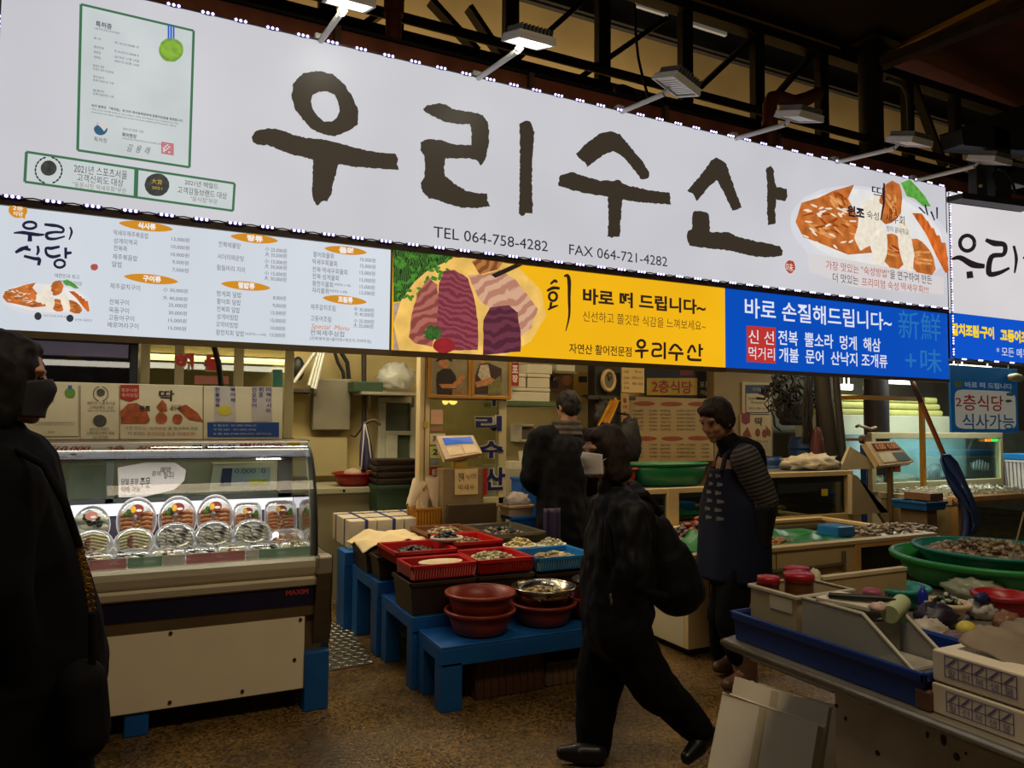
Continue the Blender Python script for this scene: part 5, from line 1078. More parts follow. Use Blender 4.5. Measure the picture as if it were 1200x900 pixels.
# wall pier with a notice and a prawn poster
Ye = 6.62
solo('wall_pier', MB().box(X_(837, Ye), X_(905, Ye), Ye, 6.9, 0, 2.84), M((150, 126, 84), .7, 0, .08, 3), 'cream wall pier behind the woman in the apron', 'wall pier')
poster((870, 448, 903, 485), 'notice with a dark blue heading on the wall pier', (190, 166, 122), [('frame_print', (54, 46, 56), [R4(873.5, 451, 901, 452), R4(873.5, 483, 901, 484), R4(873.5, 451, 874.5, 484), R4(900, 451, 901, 484)]), ('heading_print', (34, 34, 70), [R4(874, 452, 901, 461)]), ('say', (170, 160, 140), [('안내문', 882, 454, 458, 893)]), ('say', (84, 64, 40), [('원산지표시판', 877, 465, 468.5, 898), ('국내산 활어', 880, 470, 473, 895), ('제주산 전복 소라', 877, 477, 480, 898)])], Y=Ye-.02)
poster((868, 486, 904, 552), 'white poster with a picture of prawns on the wall pier', (184, 158, 112), [('banner_print', (124, 36, 34), [[(869, 484), (879, 484), (879, 495), (874, 498), (869, 495)]]), ('prawn_print', (124, 52, 28), [[(870, 509), (876, 500), (881, 512), (872, 513)], blob(888, 507, 3, 5), blob(896, 508, 3, 5), [(897, 498), (903, 505), (903, 512), (899, 510)]]), ('say', (50, 36, 28), [('딱', 885, 489, 499, 894, .015), ('가장 맛있는 숙성', 878, 516, 519, 900)]), ('grid_print', (150, 130, 96), [R4(878, 522+k*4, 900, 522.6+k*4) for k in range(5)])], Y=Ye-.02)
# bags and aprons hung on the dark post
p = fy(712, 498, 6.15)
p0 = fy(708, 490, 6.2); zr0 = Z_(466, 6.3, 715)
solo('hanging_bag', crumple(MB(), p0, (.13, .06, .17), 3, 24, 14, .3).tube([p0+Vector((-.04, 0, .1)), (p0.x, 6.285, zr0), p0+Vector((.04, 0, .1))], .008, 6), M((36, 32, 28), .6, 0, .4, 8), 'dark shopping bags hanging on the post behind the man', 'bag')
solo('yellow_apron', MB().sheet(lambda u, v: fy(716-(14*v)+(10-2*v)*u+(4*v if u > .5 else -2*v), 468+30*v+2*math.sin(u*9), 6.1+.03*math.sin(u*11+v*3)), 12, 14), M((196, 138, 24), .5, 0, .2, 10), 'yellow rubber apron hanging on the dark post under the clock', 'apron', sol=.006)
p0 = fy(738, 518, 6.0)
solo('hanging_coat', crumple(MB(), p0, (.13, .07, .24), 6, 24, 16, .25).tube([p0+Vector((0, 0, .15)), p0+Vector((0, .02, .27)), (X_(724, 6.36), 6.365, p0.z+.29)], .01, 6), M((24, 22, 22), .6), 'black coat hanging in front of the menu poster', 'coat')
solo('green_hook_rail', MB().box(X_(690, 6.3), X_(745, 6.3), 6.3, 6.36, Z_(466, 6.3, 715)-.02, Z_(466, 6.3, 715)+.02), M((60, 56, 40), .6), 'dark rail on the post that holds the hanging apron', 'rail')
# white towel dispenser
t = thing('towel_dispenser', 'white towel dispenser on the wall left of the man', 'dispenser', fy(616, 520, 6.7))
mb = pxbox(pxbox(pxbox(MB(), 608, 497, 612, 518, 6.7, .2), 608, 497, 626, 500, 6.7, .2), 608, 515, 626, 518, 6.7, .2)
part('shell', mb, WHITEP, t, bev=.01); part('front', pxbox(MB(), 612, 500, 626, 515, 6.75, .14), M((110, 100, 84), .5), t)
solo('side_cabinet', MB().box(X_(596, 6.2, 560), X_(640, 6.2, 560), 6.2, 6.85, 0, Z_(548, 6.2, 610)), M((166, 158, 134), .5, 0, .08, 4), 'pale cabinet in the back left of the man', 'cabinet', bev=.01)
solo('paper_pile', pxbox(MB(), 597, 541, 614, 547.7, 6.25, .2), M((190, 184, 160), .6), 'pile of white papers on the pale cabinet left of the man', 'papers', bev=.004)
solo('paper_card', MB().slab(onY([(608, 529), (617, 528), (617, 540), (609, 541)], 6.4), (0, .01, 0)), M((196, 190, 170), .6), 'small white card above the paper pile', 'card')
# ================================================================== blue tables and the goods on them
def bench(lab, x0, x1, y0, y1, z, legs, slab=.075):
    t = thing('display_bench', lab, 'bench', ((x0+x1)/2, (y0+y1)/2, 0), 'blue display benches')
    part('top', MB().box(x0, x1, y0, y1, z-.012, z), BLUE, t, bev=.006)
    part('apron', MB().box(x0, x1, y0, y0+.03, z-slab-.02, z-.012).box(x0, x0+.03, y0+.03, y1, z-slab, z-.012).box(x1-.03, x1, y0+.03, y1, z-slab, z-.012).box(x0+.03, x1-.03, y1-.03, y1, z-slab, z-.012), BLUE, t, bev=.004)
    for lx, ly, w, d in legs: part('leg', MB().box(lx, lx+w, ly, ly+d, 0, z-slab), BLUE, t, bev=.006)
    return t
XT = 1.38; ZA, ZBn, ZC, ZD = .335, .40, .47, .555
bench('lowest blue bench in front carrying the brown basins', XT, 2.52, 3.61, 3.985, ZA, [(XT, 3.61, .12, .10), (XT, 3.89, .10, .09), (2.40, 3.61, .12, .10), (2.40, 3.89, .12, .09)], .085)
bench('second blue bench carrying the red baskets', XT-.03, 2.62, 3.99, 4.62, ZBn, [(XT-.03, 3.99, .1, .1), (XT-.03, 4.5, .1, .11), (2.52, 3.99, .1, .1), (2.52, 4.5, .1, .1)])
bench('third blue bench under the white cloth and the far baskets', XT-.05, 2.6, 4.63, 5.3, ZC, [(XT-.05, 4.64, .13, .14), (XT-.05, 5.15, .1, .14), (2.5, 4.64, .1, .1), (2.5, 5.15, .1, .1)])
bench('highest blue bench at the back under the strapped white boxes', XT-.1, 2.62, 5.31, 5.56, ZD, [(XT-.1, 5.32, .1, .14), (2.52, 5.32, .1, .1), (XT-.1, 5.46, .1, .09), (2.52, 5.46, .1, .09)])
# steel chequer plate in the gap
pl = [fz(374, 730), fz(406, 730), fz(438, 778), fz(374, 789)]
t = thing('chequer_plate', 'steel chequer plate on the floor between the case and the benches', 'floor plate', (sum(p.x for p in pl)/4, sum(p.y for p in pl)/4, 0))
part('sheet', MB().slab([p+Vector((0, 0, .001)) for p in pl], (0, 0, .006)), STEEL, t)
mb = MB(); a, b, c, d = pl
for i in range(15):
    for j in range(9):
        u, v = (i+.5)/15, (j+.5)/9; p = (a*(1-v)+b*v)*(1-u) + (d*(1-v)+c*v)*u
        mb.ell((p.x, p.y, .008), (.028, .009, .004), Matrix.Rotation(R(45 if (i+j) % 2 else -45), 3, 'Z'), 8, 5)
part('tread', mb, M((176, 168, 148), .3, .9), t)
# strapped white boxes (each box under its straps)
CARD = M((206, 192, 164), .6, 0, .05, 4)
strap = M((44, 56, 120), .4)
zb = ZD+.002; hb = .205
bx0 = fz(391, 632, zb).x; yb0 = 5.42
labs = ['white strapped box at the front left of the six on the back bench', 'white strapped box at the front middle of the six on the back bench', 'white strapped box at the front right, next to the yellow crate', 'white strapped box at the back left of the six', 'white strapped box at the back middle of the six', 'white strapped box at the back right of the six']
bw = .206
for k in range(6):
    i, j = k % 3, k//3; x = bx0+.0+i*(bw+.006); y = yb0+j*.285
    t = thing('strapped_box', labs[k], 'box', (x+bw/2, y+.14, zb), 'white boxes with blue straps')
    part('carton', MB().box(x, x+bw, y, y+.28, zb, zb+hb), CARD, t, bev=.006)
    s = .012; xm = x+bw*.62; ym = y+.15
    mb = MB().box(xm-s, xm+s, y-.003, y+.283, zb+hb, zb+hb+.003).box(xm-s, xm+s, y-.003, y, zb, zb+hb).box(x-.003, x+bw+.003, ym-s, ym+s, zb+hb, zb+hb+.0032).box(x-.003, x, ym-s, ym+s, zb, zb+hb)
    part('strap', mb, strap, t)
# orange yellow crate with cups and bags behind it
x0, x1, z0, z1 = rect(489, 594, 529, 615, 5.40)
zz = ZD+.002
ye2 = bands((196, 132, 26), (120, 70, 14), 26, 1.5, 0)
t = tray('basket_crate', ((x0+x1)/2, 5.52, zz), x1-x0, .22, z1-zz-.01, ye2, 'yellow slatted crate with white bags standing in it behind the cloth', 'crate', None, .01, .012, .022, .02, M((196, 132, 26), .5))
for k, (px, py, rx, rz, rot) in enumerate(((486, 578, .055, .1, 22), (511, 576, .075, .12, -8), (497, 586, .05, .08, 0))):
    p = fy(px, py, 5.47+.04*k)
    q = Matrix.Rotation(R(rot), 3, 'Y')
    mb = MB()
    mb.sheet(lambda u, v: Vector((p.x, p.y, p.z)) + q @ Vector(((rx*(.55+.45*v))*math.cos(u*6.2832)*(1+.15*noise.noise(Vector((u*6, v*4, k)))), .04*(.7+.3*v)*math.sin(u*6.2832), -rz+2*rz*v+.012*math.sin(u*25))), 24, 10)
    solo('plastic_bag', mb, milky((226, 206, 176), .82), ['small white plastic bag leaning left out of the yellow crate', 'large white plastic bag standing up in the yellow crate', 'short white plastic bag at the front of the yellow crate'][k], 'bag', 'plastic bags in the yellow crate')
# big dark crates under the red baskets
def px_tray(x0, x1, y0, y1, z, h, *a, **k): return tray(a[0], ((x0+x1)/2, (y0+y1)/2, z), x1-x0, y1-y0, h, *a[1:], **k)
DKC = M((50, 36, 26), .4, 0, .14, 5)
fl = fz(481, 712, ZBn); 
xa = XT-.04
zr_ = ZBn+.195
px_tray(xa, xa+.40, 4.0, 4.34, ZBn+.002, .185, 'dark_crate', DKC, 'large dark brown crate under the front left red basket', 'crate', 'dark crates on the benches', .02)
px_tray(xa+.42, xa+.79, 4.0, 4.42, ZBn+.002, .185, 'dark_crate', DKC, 'large dark brown crate under the front right red basket', 'crate', 'dark crates on the benches', .02)
px_tray(xa+.81, xa+1.24, 4.0, 4.40, ZBn+.002, .165, 'dark_crate', DKC, 'dark crate under the light blue basket', 'crate', 'dark crates on the benches', taper=.02)
px_tray(xa-.02, xa+.40, 4.90, 5.28, ZC+.002, .16, 'dark_crate', DKC, 'dark crate at the corner of the third bench under the white cloth', 'crate', 'dark crates on the benches', .02)
px_tray(xa, xa+.40, 4.66, 4.88, ZC+.002, .15, 'dark_crate', DKC, 'dark crate on the third bench behind the dark mussels', 'crate', 'dark crates on the benches', .02)
px_tray(xa+.42, xa+.80, 4.66, 5.28, ZC+.002, .15, 'dark_crate', DKC, 'dark crate on the third bench under the brown basket of shells', 'crate', 'dark crates on the benches', .02)
px_tray(xa+.82, xa+1.24, 4.42, 4.62, ZBn+.002, .225, 'dark_crate', DKC, 'dark crate under the two white plates at the back right', 'crate', 'dark crates on the benches', .02)
px_tray(xa+.82, xa+1.24, 4.66, 5.28, ZC+.002, .16, 'dark_crate', DKC, 'dark crate under the wide grey tray', 'crate', 'dark crates on the benches', .02)
REDB = M((176, 20, 24), .35, 0, .1, 6); REDD = M((150, 16, 22), .4)
px_tray(xa+.01, xa+.40, 4.01, 4.28, zr_, .085, 'red_basket', REDB, 'front left red basket with a white oval plate in it', 'basket', 'red ribbed baskets', taper=.015, ribs=.016, ribmat=M((205, 120, 110), .4))
px_tray(xa+.425, xa+.785, 4.02, 4.40, zr_, .085, 'red_basket', REDB, 'front right red basket heaped with pale shellfish', 'basket', 'red ribbed baskets', taper=.015, ribs=.016, ribmat=REDD)
px_tray(xa+.01, xa+.40, 4.31, 4.70, zr_+.035, .08, 'red_basket', REDB, 'red basket of dark shellfish behind the one with the white plate', 'basket', 'red ribbed baskets', taper=.015, ribs=.016, ribmat=REDD)
px_tray(xa+.43, xa+.78, 4.44, 4.84, zr_+.045, .08, 'red_basket', REDB, 'red basket of small clams behind the front right red basket', 'basket', 'red ribbed baskets', taper=.015, ribs=.016, ribmat=REDD)
px_tray(xa+.42, xa+.80, 4.88, 5.26, ZC+.165, .085, 'brown_basket', M((110, 62, 30), .5), 'brown basket of mixed shells in front of the yellow crate', 'basket', taper=.02, ribs=.02)
px_tray(xa+.83, xa+1.24, 4.68, 5.24, ZC+.175, .07, 'steel_tray', M((120, 112, 100), .3, .7), 'wide grey tray of dark and pale shellfish at the back right', 'tray', taper=.02)
BLB = M((20, 110, 176), .4, 0, .1, 6)
px_tray(xa+.82, xa+1.24, 4.01, 4.38, ZBn+.18, .085, 'blue_basket', BLB, 'light blue basket holding a plate of flat clams', 'basket', taper=.015, ribs=.018, ribmat=M((110, 160, 190), .4))
def heap(cx, cy, z, rx, ry, h, n, cols, size, lab, name='shellfish', seed=1, flat=.55):
    random.seed(seed); mb = MB()
    for i in range(n):
        a, r = random.uniform(0, 6.283), math.sqrt(random.random()); zz = z + h*(1-r*r)*random.uniform(.35, 1) + size*.3
        q = Matrix.Rotation(random.uniform(0, 6.28), 3, 'Z') @ Matrix.Rotation(random.uniform(-.8, .8), 3, 'X')
        mb.ell((cx+rx*r*math.cos(a), cy+ry*r*math.sin(a), zz), (size*random.uniform(.8, 1.3), size*random.uniform(.6, .9), size*flat), q, 7, 5, random.randrange(len(cols)))
    mb.sheet(lambda u, v: Vector((cx+rx*v*math.cos(u*6.2832), cy+ry*v*math.sin(u*6.2832), z+h*.7*(1-v*v))), 20, 5, 0)
    return solo(name, mb, [M(c, .35, 0, .25, 60) for c in cols], lab, 'shellfish', None, 'stuff')
PALE = ((186, 176, 140), (150, 144, 104), (206, 196, 164), (120, 112, 80)); DARKS = ((34, 34, 40), (52, 50, 56), (24, 24, 28)); MIX = ((186, 166, 110), (96, 80, 52), (150, 120, 66), (60, 52, 40))
heap(xa+.605, 4.21, zr_+.035, .15, .16, .06, 230, PALE, .018, 'heap of pale shellfish in the front right red basket', seed=2)
heap(xa+.205, 4.50, zr_+.055, .165, .165, .045, 150, DARKS, .022, 'dark mussels in the red basket behind the white plate', seed=3)
heap(xa+.605, 4.64, zr_+.065, .145, .17, .05, 220, MIX, .016, 'small brown clams in the red basket behind the pale heap', seed=4)
heap(xa+.61, 5.07, ZC+.195, .155, .15, .07, 200, ((150, 130, 96), (110, 90, 60), (190, 176, 140), (110, 84, 70)), .02, 'mixed brown shells in the brown basket', seed=5)
heap(xa+1.03, 4.98, ZC+.195, .17, .22, .045, 150, DARKS+((150, 130, 100),), .02, 'black mussels in the wide grey tray', seed=6)
basin('white_plate', (xa+.97, 4.56, ZBn+.23), .115, .025, WHITEP, 'white plate of striped yellow shellfish behind the light blue basket', 'plate', flare=.7, sy=.8)
heap(xa+.97, 4.56, ZBn+.252, .10, .08, .05, 120, ((200, 184, 110), (110, 96, 50), (60, 54, 40), (210, 196, 140)), .016, 'striped yellow shellfish heaped on a white plate', seed=7)
basin('white_plate', (xa+1.185, 4.50, ZBn+.23), .10, .025, WHITEP, 'white plate of pale whelks nearest the walking woman', 'plate', flare=.7, sy=.8)
heap(xa+1.185, 4.50, ZBn+.252, .085, .07, .04, 80, PALE, .018, 'pale whelks heaped on the right white plate', seed=8)
basin('pale_plate', (xa+1.03, 4.19, ZBn+.20), .16, .022, M((150, 150, 140), .4), 'pale plate of flat clams in the light blue basket', 'plate', flare=.75, sy=.75)
heap(xa+1.03, 4.19, ZBn+.22, .14, .10, .04, 80, ((160, 140, 84), (120, 104, 66), (186, 170, 120)), .024, 'flat brown clams on the plate in the light blue basket', seed=9, flat=.3)
basin('white_bowl', (xa+.415, 4.52, zr_+.122), .095, .03, M((206, 190, 170), .4), 'white bowl heaped with black mussels between the red baskets', 'bowl', flare=.7, sy=.9)
heap(xa+.415, 4.52, zr_+.142, .08, .075, .045, 110, ((26, 26, 34), (38, 38, 48), (18, 18, 22)), .017, 'black mussels heaped in the white bowl', seed=10)
t = thing('oval_plate', 'white oval foam plate lying in the front left red basket', 'plate', (xa+.23, 4.14, zr_+.05))
part('plate', MB().lathe([(0, .008), (.11, .008), (.13, .026), (.137, .03), (.135, .034), (.11, .016), (0, .013)], (xa+.23, 4.14, zr_+.045), 36, sy=.6), M((206, 184, 150), .5), t)
heap(xa+.20, 4.14, zr_+.012, .16, .10, .02, 60, DARKS, .016, 'dark shells under the white oval plate', seed=11)
# white cloth over the corner crate
def cloth(u, v):
    x = xa-.05+.50*u; y = 4.86+.46*v; z = ZC+.195+.022*noise.noise(Vector((u*5, v*5, 1)))+.012*math.sin(u*13+v*4)
    if v < .35: z -= (.35-v)*.05*(1+.6*math.sin(u*17))
    if u < .1: z -= (.1-u)*.25
    return Vector((x, y, z+.03*math.sin(u*3.1416)))
solo('cloth', MB().sheet(cloth, 40, 24), M((214, 192, 148), .8, 0, .06, 6), 'crumpled white cloth laid over the dark crate in front of the strapped boxes', 'cloth', sol=.006)
# brown basins, steel bowl
BRB = M((138, 48, 28), .4, 0, .12, 5)
za = ZA+.002
p = fz(555, 736, ZA); bx, by = p.x, 3.79
basin('brown_basin', (bx, by, za), .185, .125, BRB, 'lower of two stacked red brown basins at the front of the low bench', 'basin', 'red brown basins', .80, .014)
basin('brown_basin', (bx, by, za+.085), .182, .135, BRB, 'upper of two stacked red brown basins at the front of the low bench', 'basin', 'red brown basins', .80, .014)
p2 = fz(627, 727, ZA); cx2, cy2 = p2.x+.02, 3.81
basin('brown_basin', (cx2, cy2, za), .18, .12, BRB, 'red brown basin under the steel bowl', 'basin', 'red brown basins', .80, .014)
t = basin('steel_bowl', (cx2, cy2, za+.10), .178, .11, M((190, 182, 160), .2, 1, .05, 4), 'polished steel bowl of small clams on a brown basin', 'bowl', None, .74, .012)
heap(cx2, cy2, za+.16, .155, .155, .03, 200, MIX, .016, 'small clams filling the polished steel bowl', seed=12)
basin('brown_basin', (cx2+.36, cy2-.01, za), .19, .13, BRB, 'red brown basin half hidden behind the walking woman', 'basin', 'red brown basins', .80, .014)
basin('steel_bowl', (cx2+.36, cy2-.01, za+.15), .14, .07, M((60, 50, 44), .3, .6), 'small dark bowl of shells behind the walking woman', 'bowl', None, .74, .01)
heap(cx2+.36, cy2-.01, za+.19, .12, .12, .03, 70, PALE, .02, 'pale shells in the small dark bowl behind the walking woman', seed=13)
# crates under the low bench
t = px_tray(1.62, 2.02, 3.70, 3.96, 0.002, .20, 'brown_crate', M((84, 52, 30), .6, 0, .2, 6), 'dark brown slatted crate under the low bench', 'crate', 'crates under the low bench', taper=.0, ribs=.04)
t = px_tray(2.06, 2.38, 3.72, 3.96, 0.002, .13, 'brown_crate', M((112, 84, 60), .6, 0, .2, 6), 'low pale brown crate under the low bench right of the dark one', 'crate', 'crates under the low bench', taper=.0, ribs=.04)
# weighing scale on its stack behind the crate
Yg = 5.38
t = thing('sales_scale', 'electronic scale with a blue display in front of the blue letters', 'scale', (X_(540, Yg), Yg, Z_(548, Yg, 540)))
part('column', pxbox(MB(), 533, 535, 547, 549, Yg+.04, .08), M((176, 140, 40), .5), t, bev=.004)
pts = onY([(517, 512), (559, 511), (565, 531), (523, 537)], Yg-.02)
part('console', MB().slab([pts[0]+Vector((0, .09, 0)), pts[1]+Vector((0, .09, 0)), pts[2], pts[3]], (0, .05, -.03)), M((206, 180, 150), .45), t, bev=.006)
def on4(P, u, v, d=.004): return P[0].lerp(P[1], u).lerp(P[3].lerp(P[2], u), v) + Vector((0, -d, d*.8))
P4 = [pts[0]+Vector((0, .09, 0)), pts[1]+Vector((0, .09, 0)), pts[2], pts[3]]
part('display', MB().slab([on4(P4, .12, .08), on4(P4, .92, .08), on4(P4, .92, .42), on4(P4, .12, .42)], (0, .004, 0)), M((40, 96, 190), .3, emit=.35), t)
part('keypad', MB().slab([on4(P4, .1, .55), on4(P4, .5, .55), on4(P4, .5, .92), on4(P4, .1, .92)], (0, .004, 0)).slab([on4(P4, .55, .55), on4(P4, .92, .55), on4(P4, .92, .92), on4(P4, .55, .92)], (0, .004, 0)), M((220, 196, 160), .5), t)
x0, x1, z0, z1 = rect(519, 549, 567, 600, Yg)
t = thing('carton_stack', 'brown carton with a handwritten price card under the scale', 'carton', ((x0+x1)/2, Yg+.1, ZD))
part('carton', MB().box(x0, x1, Yg, Yg+.15, ZD+.002, z1), M((120, 98, 68), .6, 0, .2, 8), t, bev=.006)
part('price_card', MB().slab(onY([(533, 550), (560, 549), (560, 579), (533, 580)], Yg-.006), (0, .004, 0)), M((200, 172, 120), .5), t)
mb = MB(); say(mb, '전복', 537, 554, 564, 544, Yg-.008, bold=.02); say(mb, '1kg 3만원', 546, 555, 562, 558, Yg-.008); say(mb, '딱새우', 537, 568, 575, 556, Yg-.008); part('handwriting', mb, M((90, 64, 40), .5), t)
part('red_edge', pxbox(MB(), 566, 549, 571, 580, Yg-.004, .01), M((150, 26, 26), .5), t)
solo('wash_tray', MB().box(X_(526, 5.34), X_(582, 5.34), 5.32, 5.37, ZD+.002, Z_(590, 5.36, 550)), M((66, 52, 34), .4), 'dark shallow tray standing in front of the carton under the scale', 'tray', bev=.006)
# blue stand at the back with a foam box and bags
x0, x1 = X_(531, 5.9, 605), X_(632, 5.9, 605); zq = Z_(603, 5.65, 590)
x0, x1 = 2.64, X_(632, 5.36, 605)
t = thing('blue_stand', 'bright blue stand at the back beside the standing man', 'stand', ((x0+x1)/2, 5.48, 0))
zq = Z_(606, 5.36, 600); sb = M((14, 84, 160), .5, 0, .1, 5)
part('top', MB().box(x0, x1, 5.36, 5.56, zq-.03, zq), sb, t, bev=.006); part('front', MB().box(x0, x1, 5.37, 5.40, 0, zq-.03), sb, t)
part('side', MB().box(x1-.03, x1, 5.40, 5.56, 0, zq-.03), sb, t)
a0, a1 = X_(594, 5.4, 598), X_(624, 5.4, 598)
tray('foam_tray', ((a0+a1)/2, 5.46, zq+.001), a1-a0, .17, .085, M((196, 164, 130), .6), 'cream foam tray with plastic bags on the blue stand', 'tray', None, .01)
solo('plastic_bag', crumple(MB(), ((a0+a1)/2, 5.46, zq+.11), (.11, .07, .075), 8, 26, 14, .35), milky((190, 176, 170), .75), 'crumpled clear plastic bags in the cream foam tray', 'bag')
solo('yellow_sponge', crumple(MB(), (X_(589, 5.40, 600), 5.42, ZD+.04), (.035, .03, .045), 4, 14, 8, .2), M((206, 190, 110), .8), 'yellow sponge beside the cream foam tray', 'sponge')
p0 = fy(619, 560, 5.85)
tray('blue_crate', (p0.x, 5.85, 0.001), .24, .2, p0.z, M((20, 84, 160), .45, 0, .15, 8), 'tall blue crate standing behind the cream foam tray', 'crate', None, .01)
# ================================================================== tanks on the right of the stall
IV = M((204, 178, 126), .5, 0, .07, 3); WATER_D = M((16, 22, 22), .06, 0, .5, 5)
zT = fy(812, 650, 3.79).z; XA = 3.14
t = thing('holding_tank', 'long cream holding tank running behind the woman in the apron', 'fish tank', (4.4, 4.3, 0))
XD = fy(1097, 660, 3.79).x; XG = fy(1001, 660, 3.79).x
part('front_panel', MB().box(XA, XG, 3.79, 3.83, .05, zT-.03), IV, t, bev=.004)
part('end_panel', MB().box(XA-.001, XA+.04, 3.83, 4.9, .05, zT-.03), M((200, 186, 152), .5, 0, .06, 3), t, bev=.004)
part('back_panel', MB().box(XA, XD, 4.86, 4.9, .05, zT-.03), IV, t)
part('rim', MB().box(XA-.02, XD, 3.77, 3.85, zT-.03, zT).box(XA-.02, XD, 4.84, 4.92, zT-.03, zT).box(XA-.02, XA+.06, 3.85, 4.84, zT-.03, zT).box(XD-.06, XD, 3.85, 4.84, zT-.03, zT), M((206, 180, 128), .5, 0, .05, 4), t, bev=.005)
part('water', MB().box(XA+.04, XD-.04, 3.83, 4.86, zT-.14, zT-.07), WATER_D, t)
part('base', MB().box(XA+.05, XD, 3.83, 4.88, 0, .05), BLACK, t)
part('glass_front', MB().box(XG+.06, XD-.12, 3.785, 3.80, zT-.42, zT-.06), M((20, 26, 22), .05, 0, .5, 3), t)
part('frame', MB().box(XG, XG+.06, 3.775, 3.83, .05, zT-.03).box(XD-.12, XD+.06, 3.775, 3.83, .05, zT-.03).box(XG+.06, XD-.12, 3.775, 3.83, .05, zT-.42).box(XG+.06, XD-.12, 3.775, 3.83, zT-.06, zT-.03), M((206, 160, 92), .5, 0, .06, 4), t, bev=.004)
part('overflow_pipe', MB().tube([fy(893, 671, 3.77), fy(950, 666, 3.76), fy(988, 661, 3.77)], .016).tube([fy(989, 646, 3.765), fy(989, 675, 3.765)], .014), M((104, 92, 66), .5), t)
part('seam', MB().box(fy(909, 660, 3.79).x, fy(909, 660, 3.79).x+.008, 3.786, 3.79, .1, zT-.04).box(fy(831, 690, 3.79).x, fy(831, 690, 3.79).x+.006, 3.786, 3.79, .1, zT-.04), M((110, 90, 56), .6), t)
part('drain_hole', MB().cyl(fy(833, 740, 3.79), fy(833, 740, 3.785), .018, n=12), BLACK, t)
# green netting lying on the tank
GRN = M((24, 110, 58), .45, 0, .35, 24)
def netting(x0, x1, y0, y1, z, h, sd):
    def f(u, v): return Vector((x0+(x1-x0)*u, y0+(y1-y0)*v, z+h*max(0, noise.noise(Vector((u*7+sd, v*6, sd)))+.25)*math.sin(math.pi*u)*math.sin(math.pi*v)))
    return MB().sheet(f, 40, 26)
solo('green_netting', netting(XA+.15, XA+.95, 3.88, 4.5, zT-.01, .12, 3), GRN, 'crumpled green netting on the tank beside the walking woman', 'net')
xg0, xg1 = fy(880, 630, 4.1).x, fy(980, 630, 4.1).x
solo('green_netting', netting(xg0, xg1, 3.87, 4.45, zT-.01, .07, 5), GRN, 'flat green netting on the tank behind the apron woman', 'net')
heap((xg0+xg1)/2-.35, 3.99, zT-.03, .22, .09, .05, 60, ((196, 130, 70), (170, 120, 80), (150, 100, 50)), .025, 'orange shellfish on the tank beside the flat green netting', seed=21)
heap(XA+.7, 4.40, zT-.02, .3, .18, .16, 120, ((110, 70, 50), (60, 46, 36), (140, 60, 44), (40, 40, 44)), .035, 'dark sea squirts heaped on the tank beyond the crumpled netting', seed=22)
heap(fy(1035, 622, 4.2).x, 4.12, zT-.03, .5, .22, .05, 220, ((130, 116, 90), (100, 74, 48), (160, 144, 116), (80, 62, 44)), .024, 'mixed catch spread over the right end of the cream tank', seed=23)
solo('blue_scoop', MB().box(fy(976, 624, 4.0).x, fy(996, 624, 4.0).x, 3.95, 4.15, zT-.01, zT+.07), BLB, 'small blue tub on the tank right of the flat green netting', 'tub', bev=.01)
# smaller glazed tanks standing behind
def glazed(x0, y0, x1, y1, Y, dep, wins, lab, zb, fr=IV):
    X0, X1, Z0, Z1 = rect(x0, y0, x1, y1, Y); t = thing('glazed_tank', lab, 'fish tank', ((X0+X1)/2, Y+dep/2, zb)); Z0 = zb
    part('body', MB().box(X0+.03, X1-.03, Y+.05, Y+dep, Z0, Z1-.03), M((34, 34, 28), .5), t)
    mb = MB().box(X0, X1, Y, Y+.05, Z1-.045, Z1).box(X0, X0+.06, Y, Y+.05, Z0, Z1-.045).box(X1-.07, X1, Y, Y+.05, Z0, Z1-.045).box(X0+.06, X1-.07, Y, Y+.05, Z0, fy((x0+x1)/2, wins[0][3], Y).z)
    for a, b in zip(wins[:-1], wins[1:]): mb.box(fy(a[2], y1, Y).x, fy(b[0], y1, Y).x, Y, Y+.05, Z0, Z1-.045)
    part('frame', mb, fr, t, bev=.004)
    for w in wins:
        a, b, c, d = rect(*w, Y+.02); part('pane', MB().box(a, b, Y+.02, Y+.03, c, d), glass((.5, .55, .5), .06), t)
    part('top', MB().box(X0, X1, Y+.05, Y+dep, Z1-.03, Z1), M((110, 116, 116), .4, .2), t); return t, X0, X1, Z1
t, gx0, gx1, gz = glazed(748, 572, 835, 621, 4.95, .45, [(754, 579, 782, 616), (796, 578, 828, 613)], 'glazed cream tank with two dark windows under the green basin', 0)
part('frame_post', pxbox(MB(), 783, 572, 795, 621, 4.94, .02), IV, t, bev=.004)
part('catch', MB().ell((gx0+.25, 5.06, .74), (.12, .04, .08)).ell((gx0+.45, 5.06, .72), (.1, .04, .06)).ell((gx0+.7, 5.06, .72), (.1, .04, .06)), M((96, 56, 34), .5, 0, .3, 20), t)
basin('green_basin', ((X_(746, 5.15, 560)+X_(827, 5.15, 560))/2, 5.19, gz+.002), .40, .19, M((14, 104, 58), .4, 0, .08, 5), 'big green oval basin on the glazed tank before the menu poster', 'basin', None, .84, .016, sy=.45)
basin('red_basin', (X_(737, 5.0, 562)-.02, 5.2, gz+.002), .21, .16, RED, 'red plastic basin on the tank left of the big green one', 'basin', None, .84, .014, sy=.8)
t, hx0, hx1, hz = glazed(896, 553, 1000, 613, 4.93, .5, [(912, 566, 987, 604)], 'glazed cream tank with blue water and a yellow sticker right of the apron woman', 0)
part('blue_shade', MB().box(hx0+.12, hx1-.12, 5.0, 5.02, hz-.4, hz-.06), M((20, 66, 120), .3, 0, .5, 6), t)  # blue sheet painted in for the barrels reflecting in the window
part('yellow_sticker', pxbox(MB(), 963, 573, 970, 581, 4.945, .004), M((206, 176, 40), .5), t)
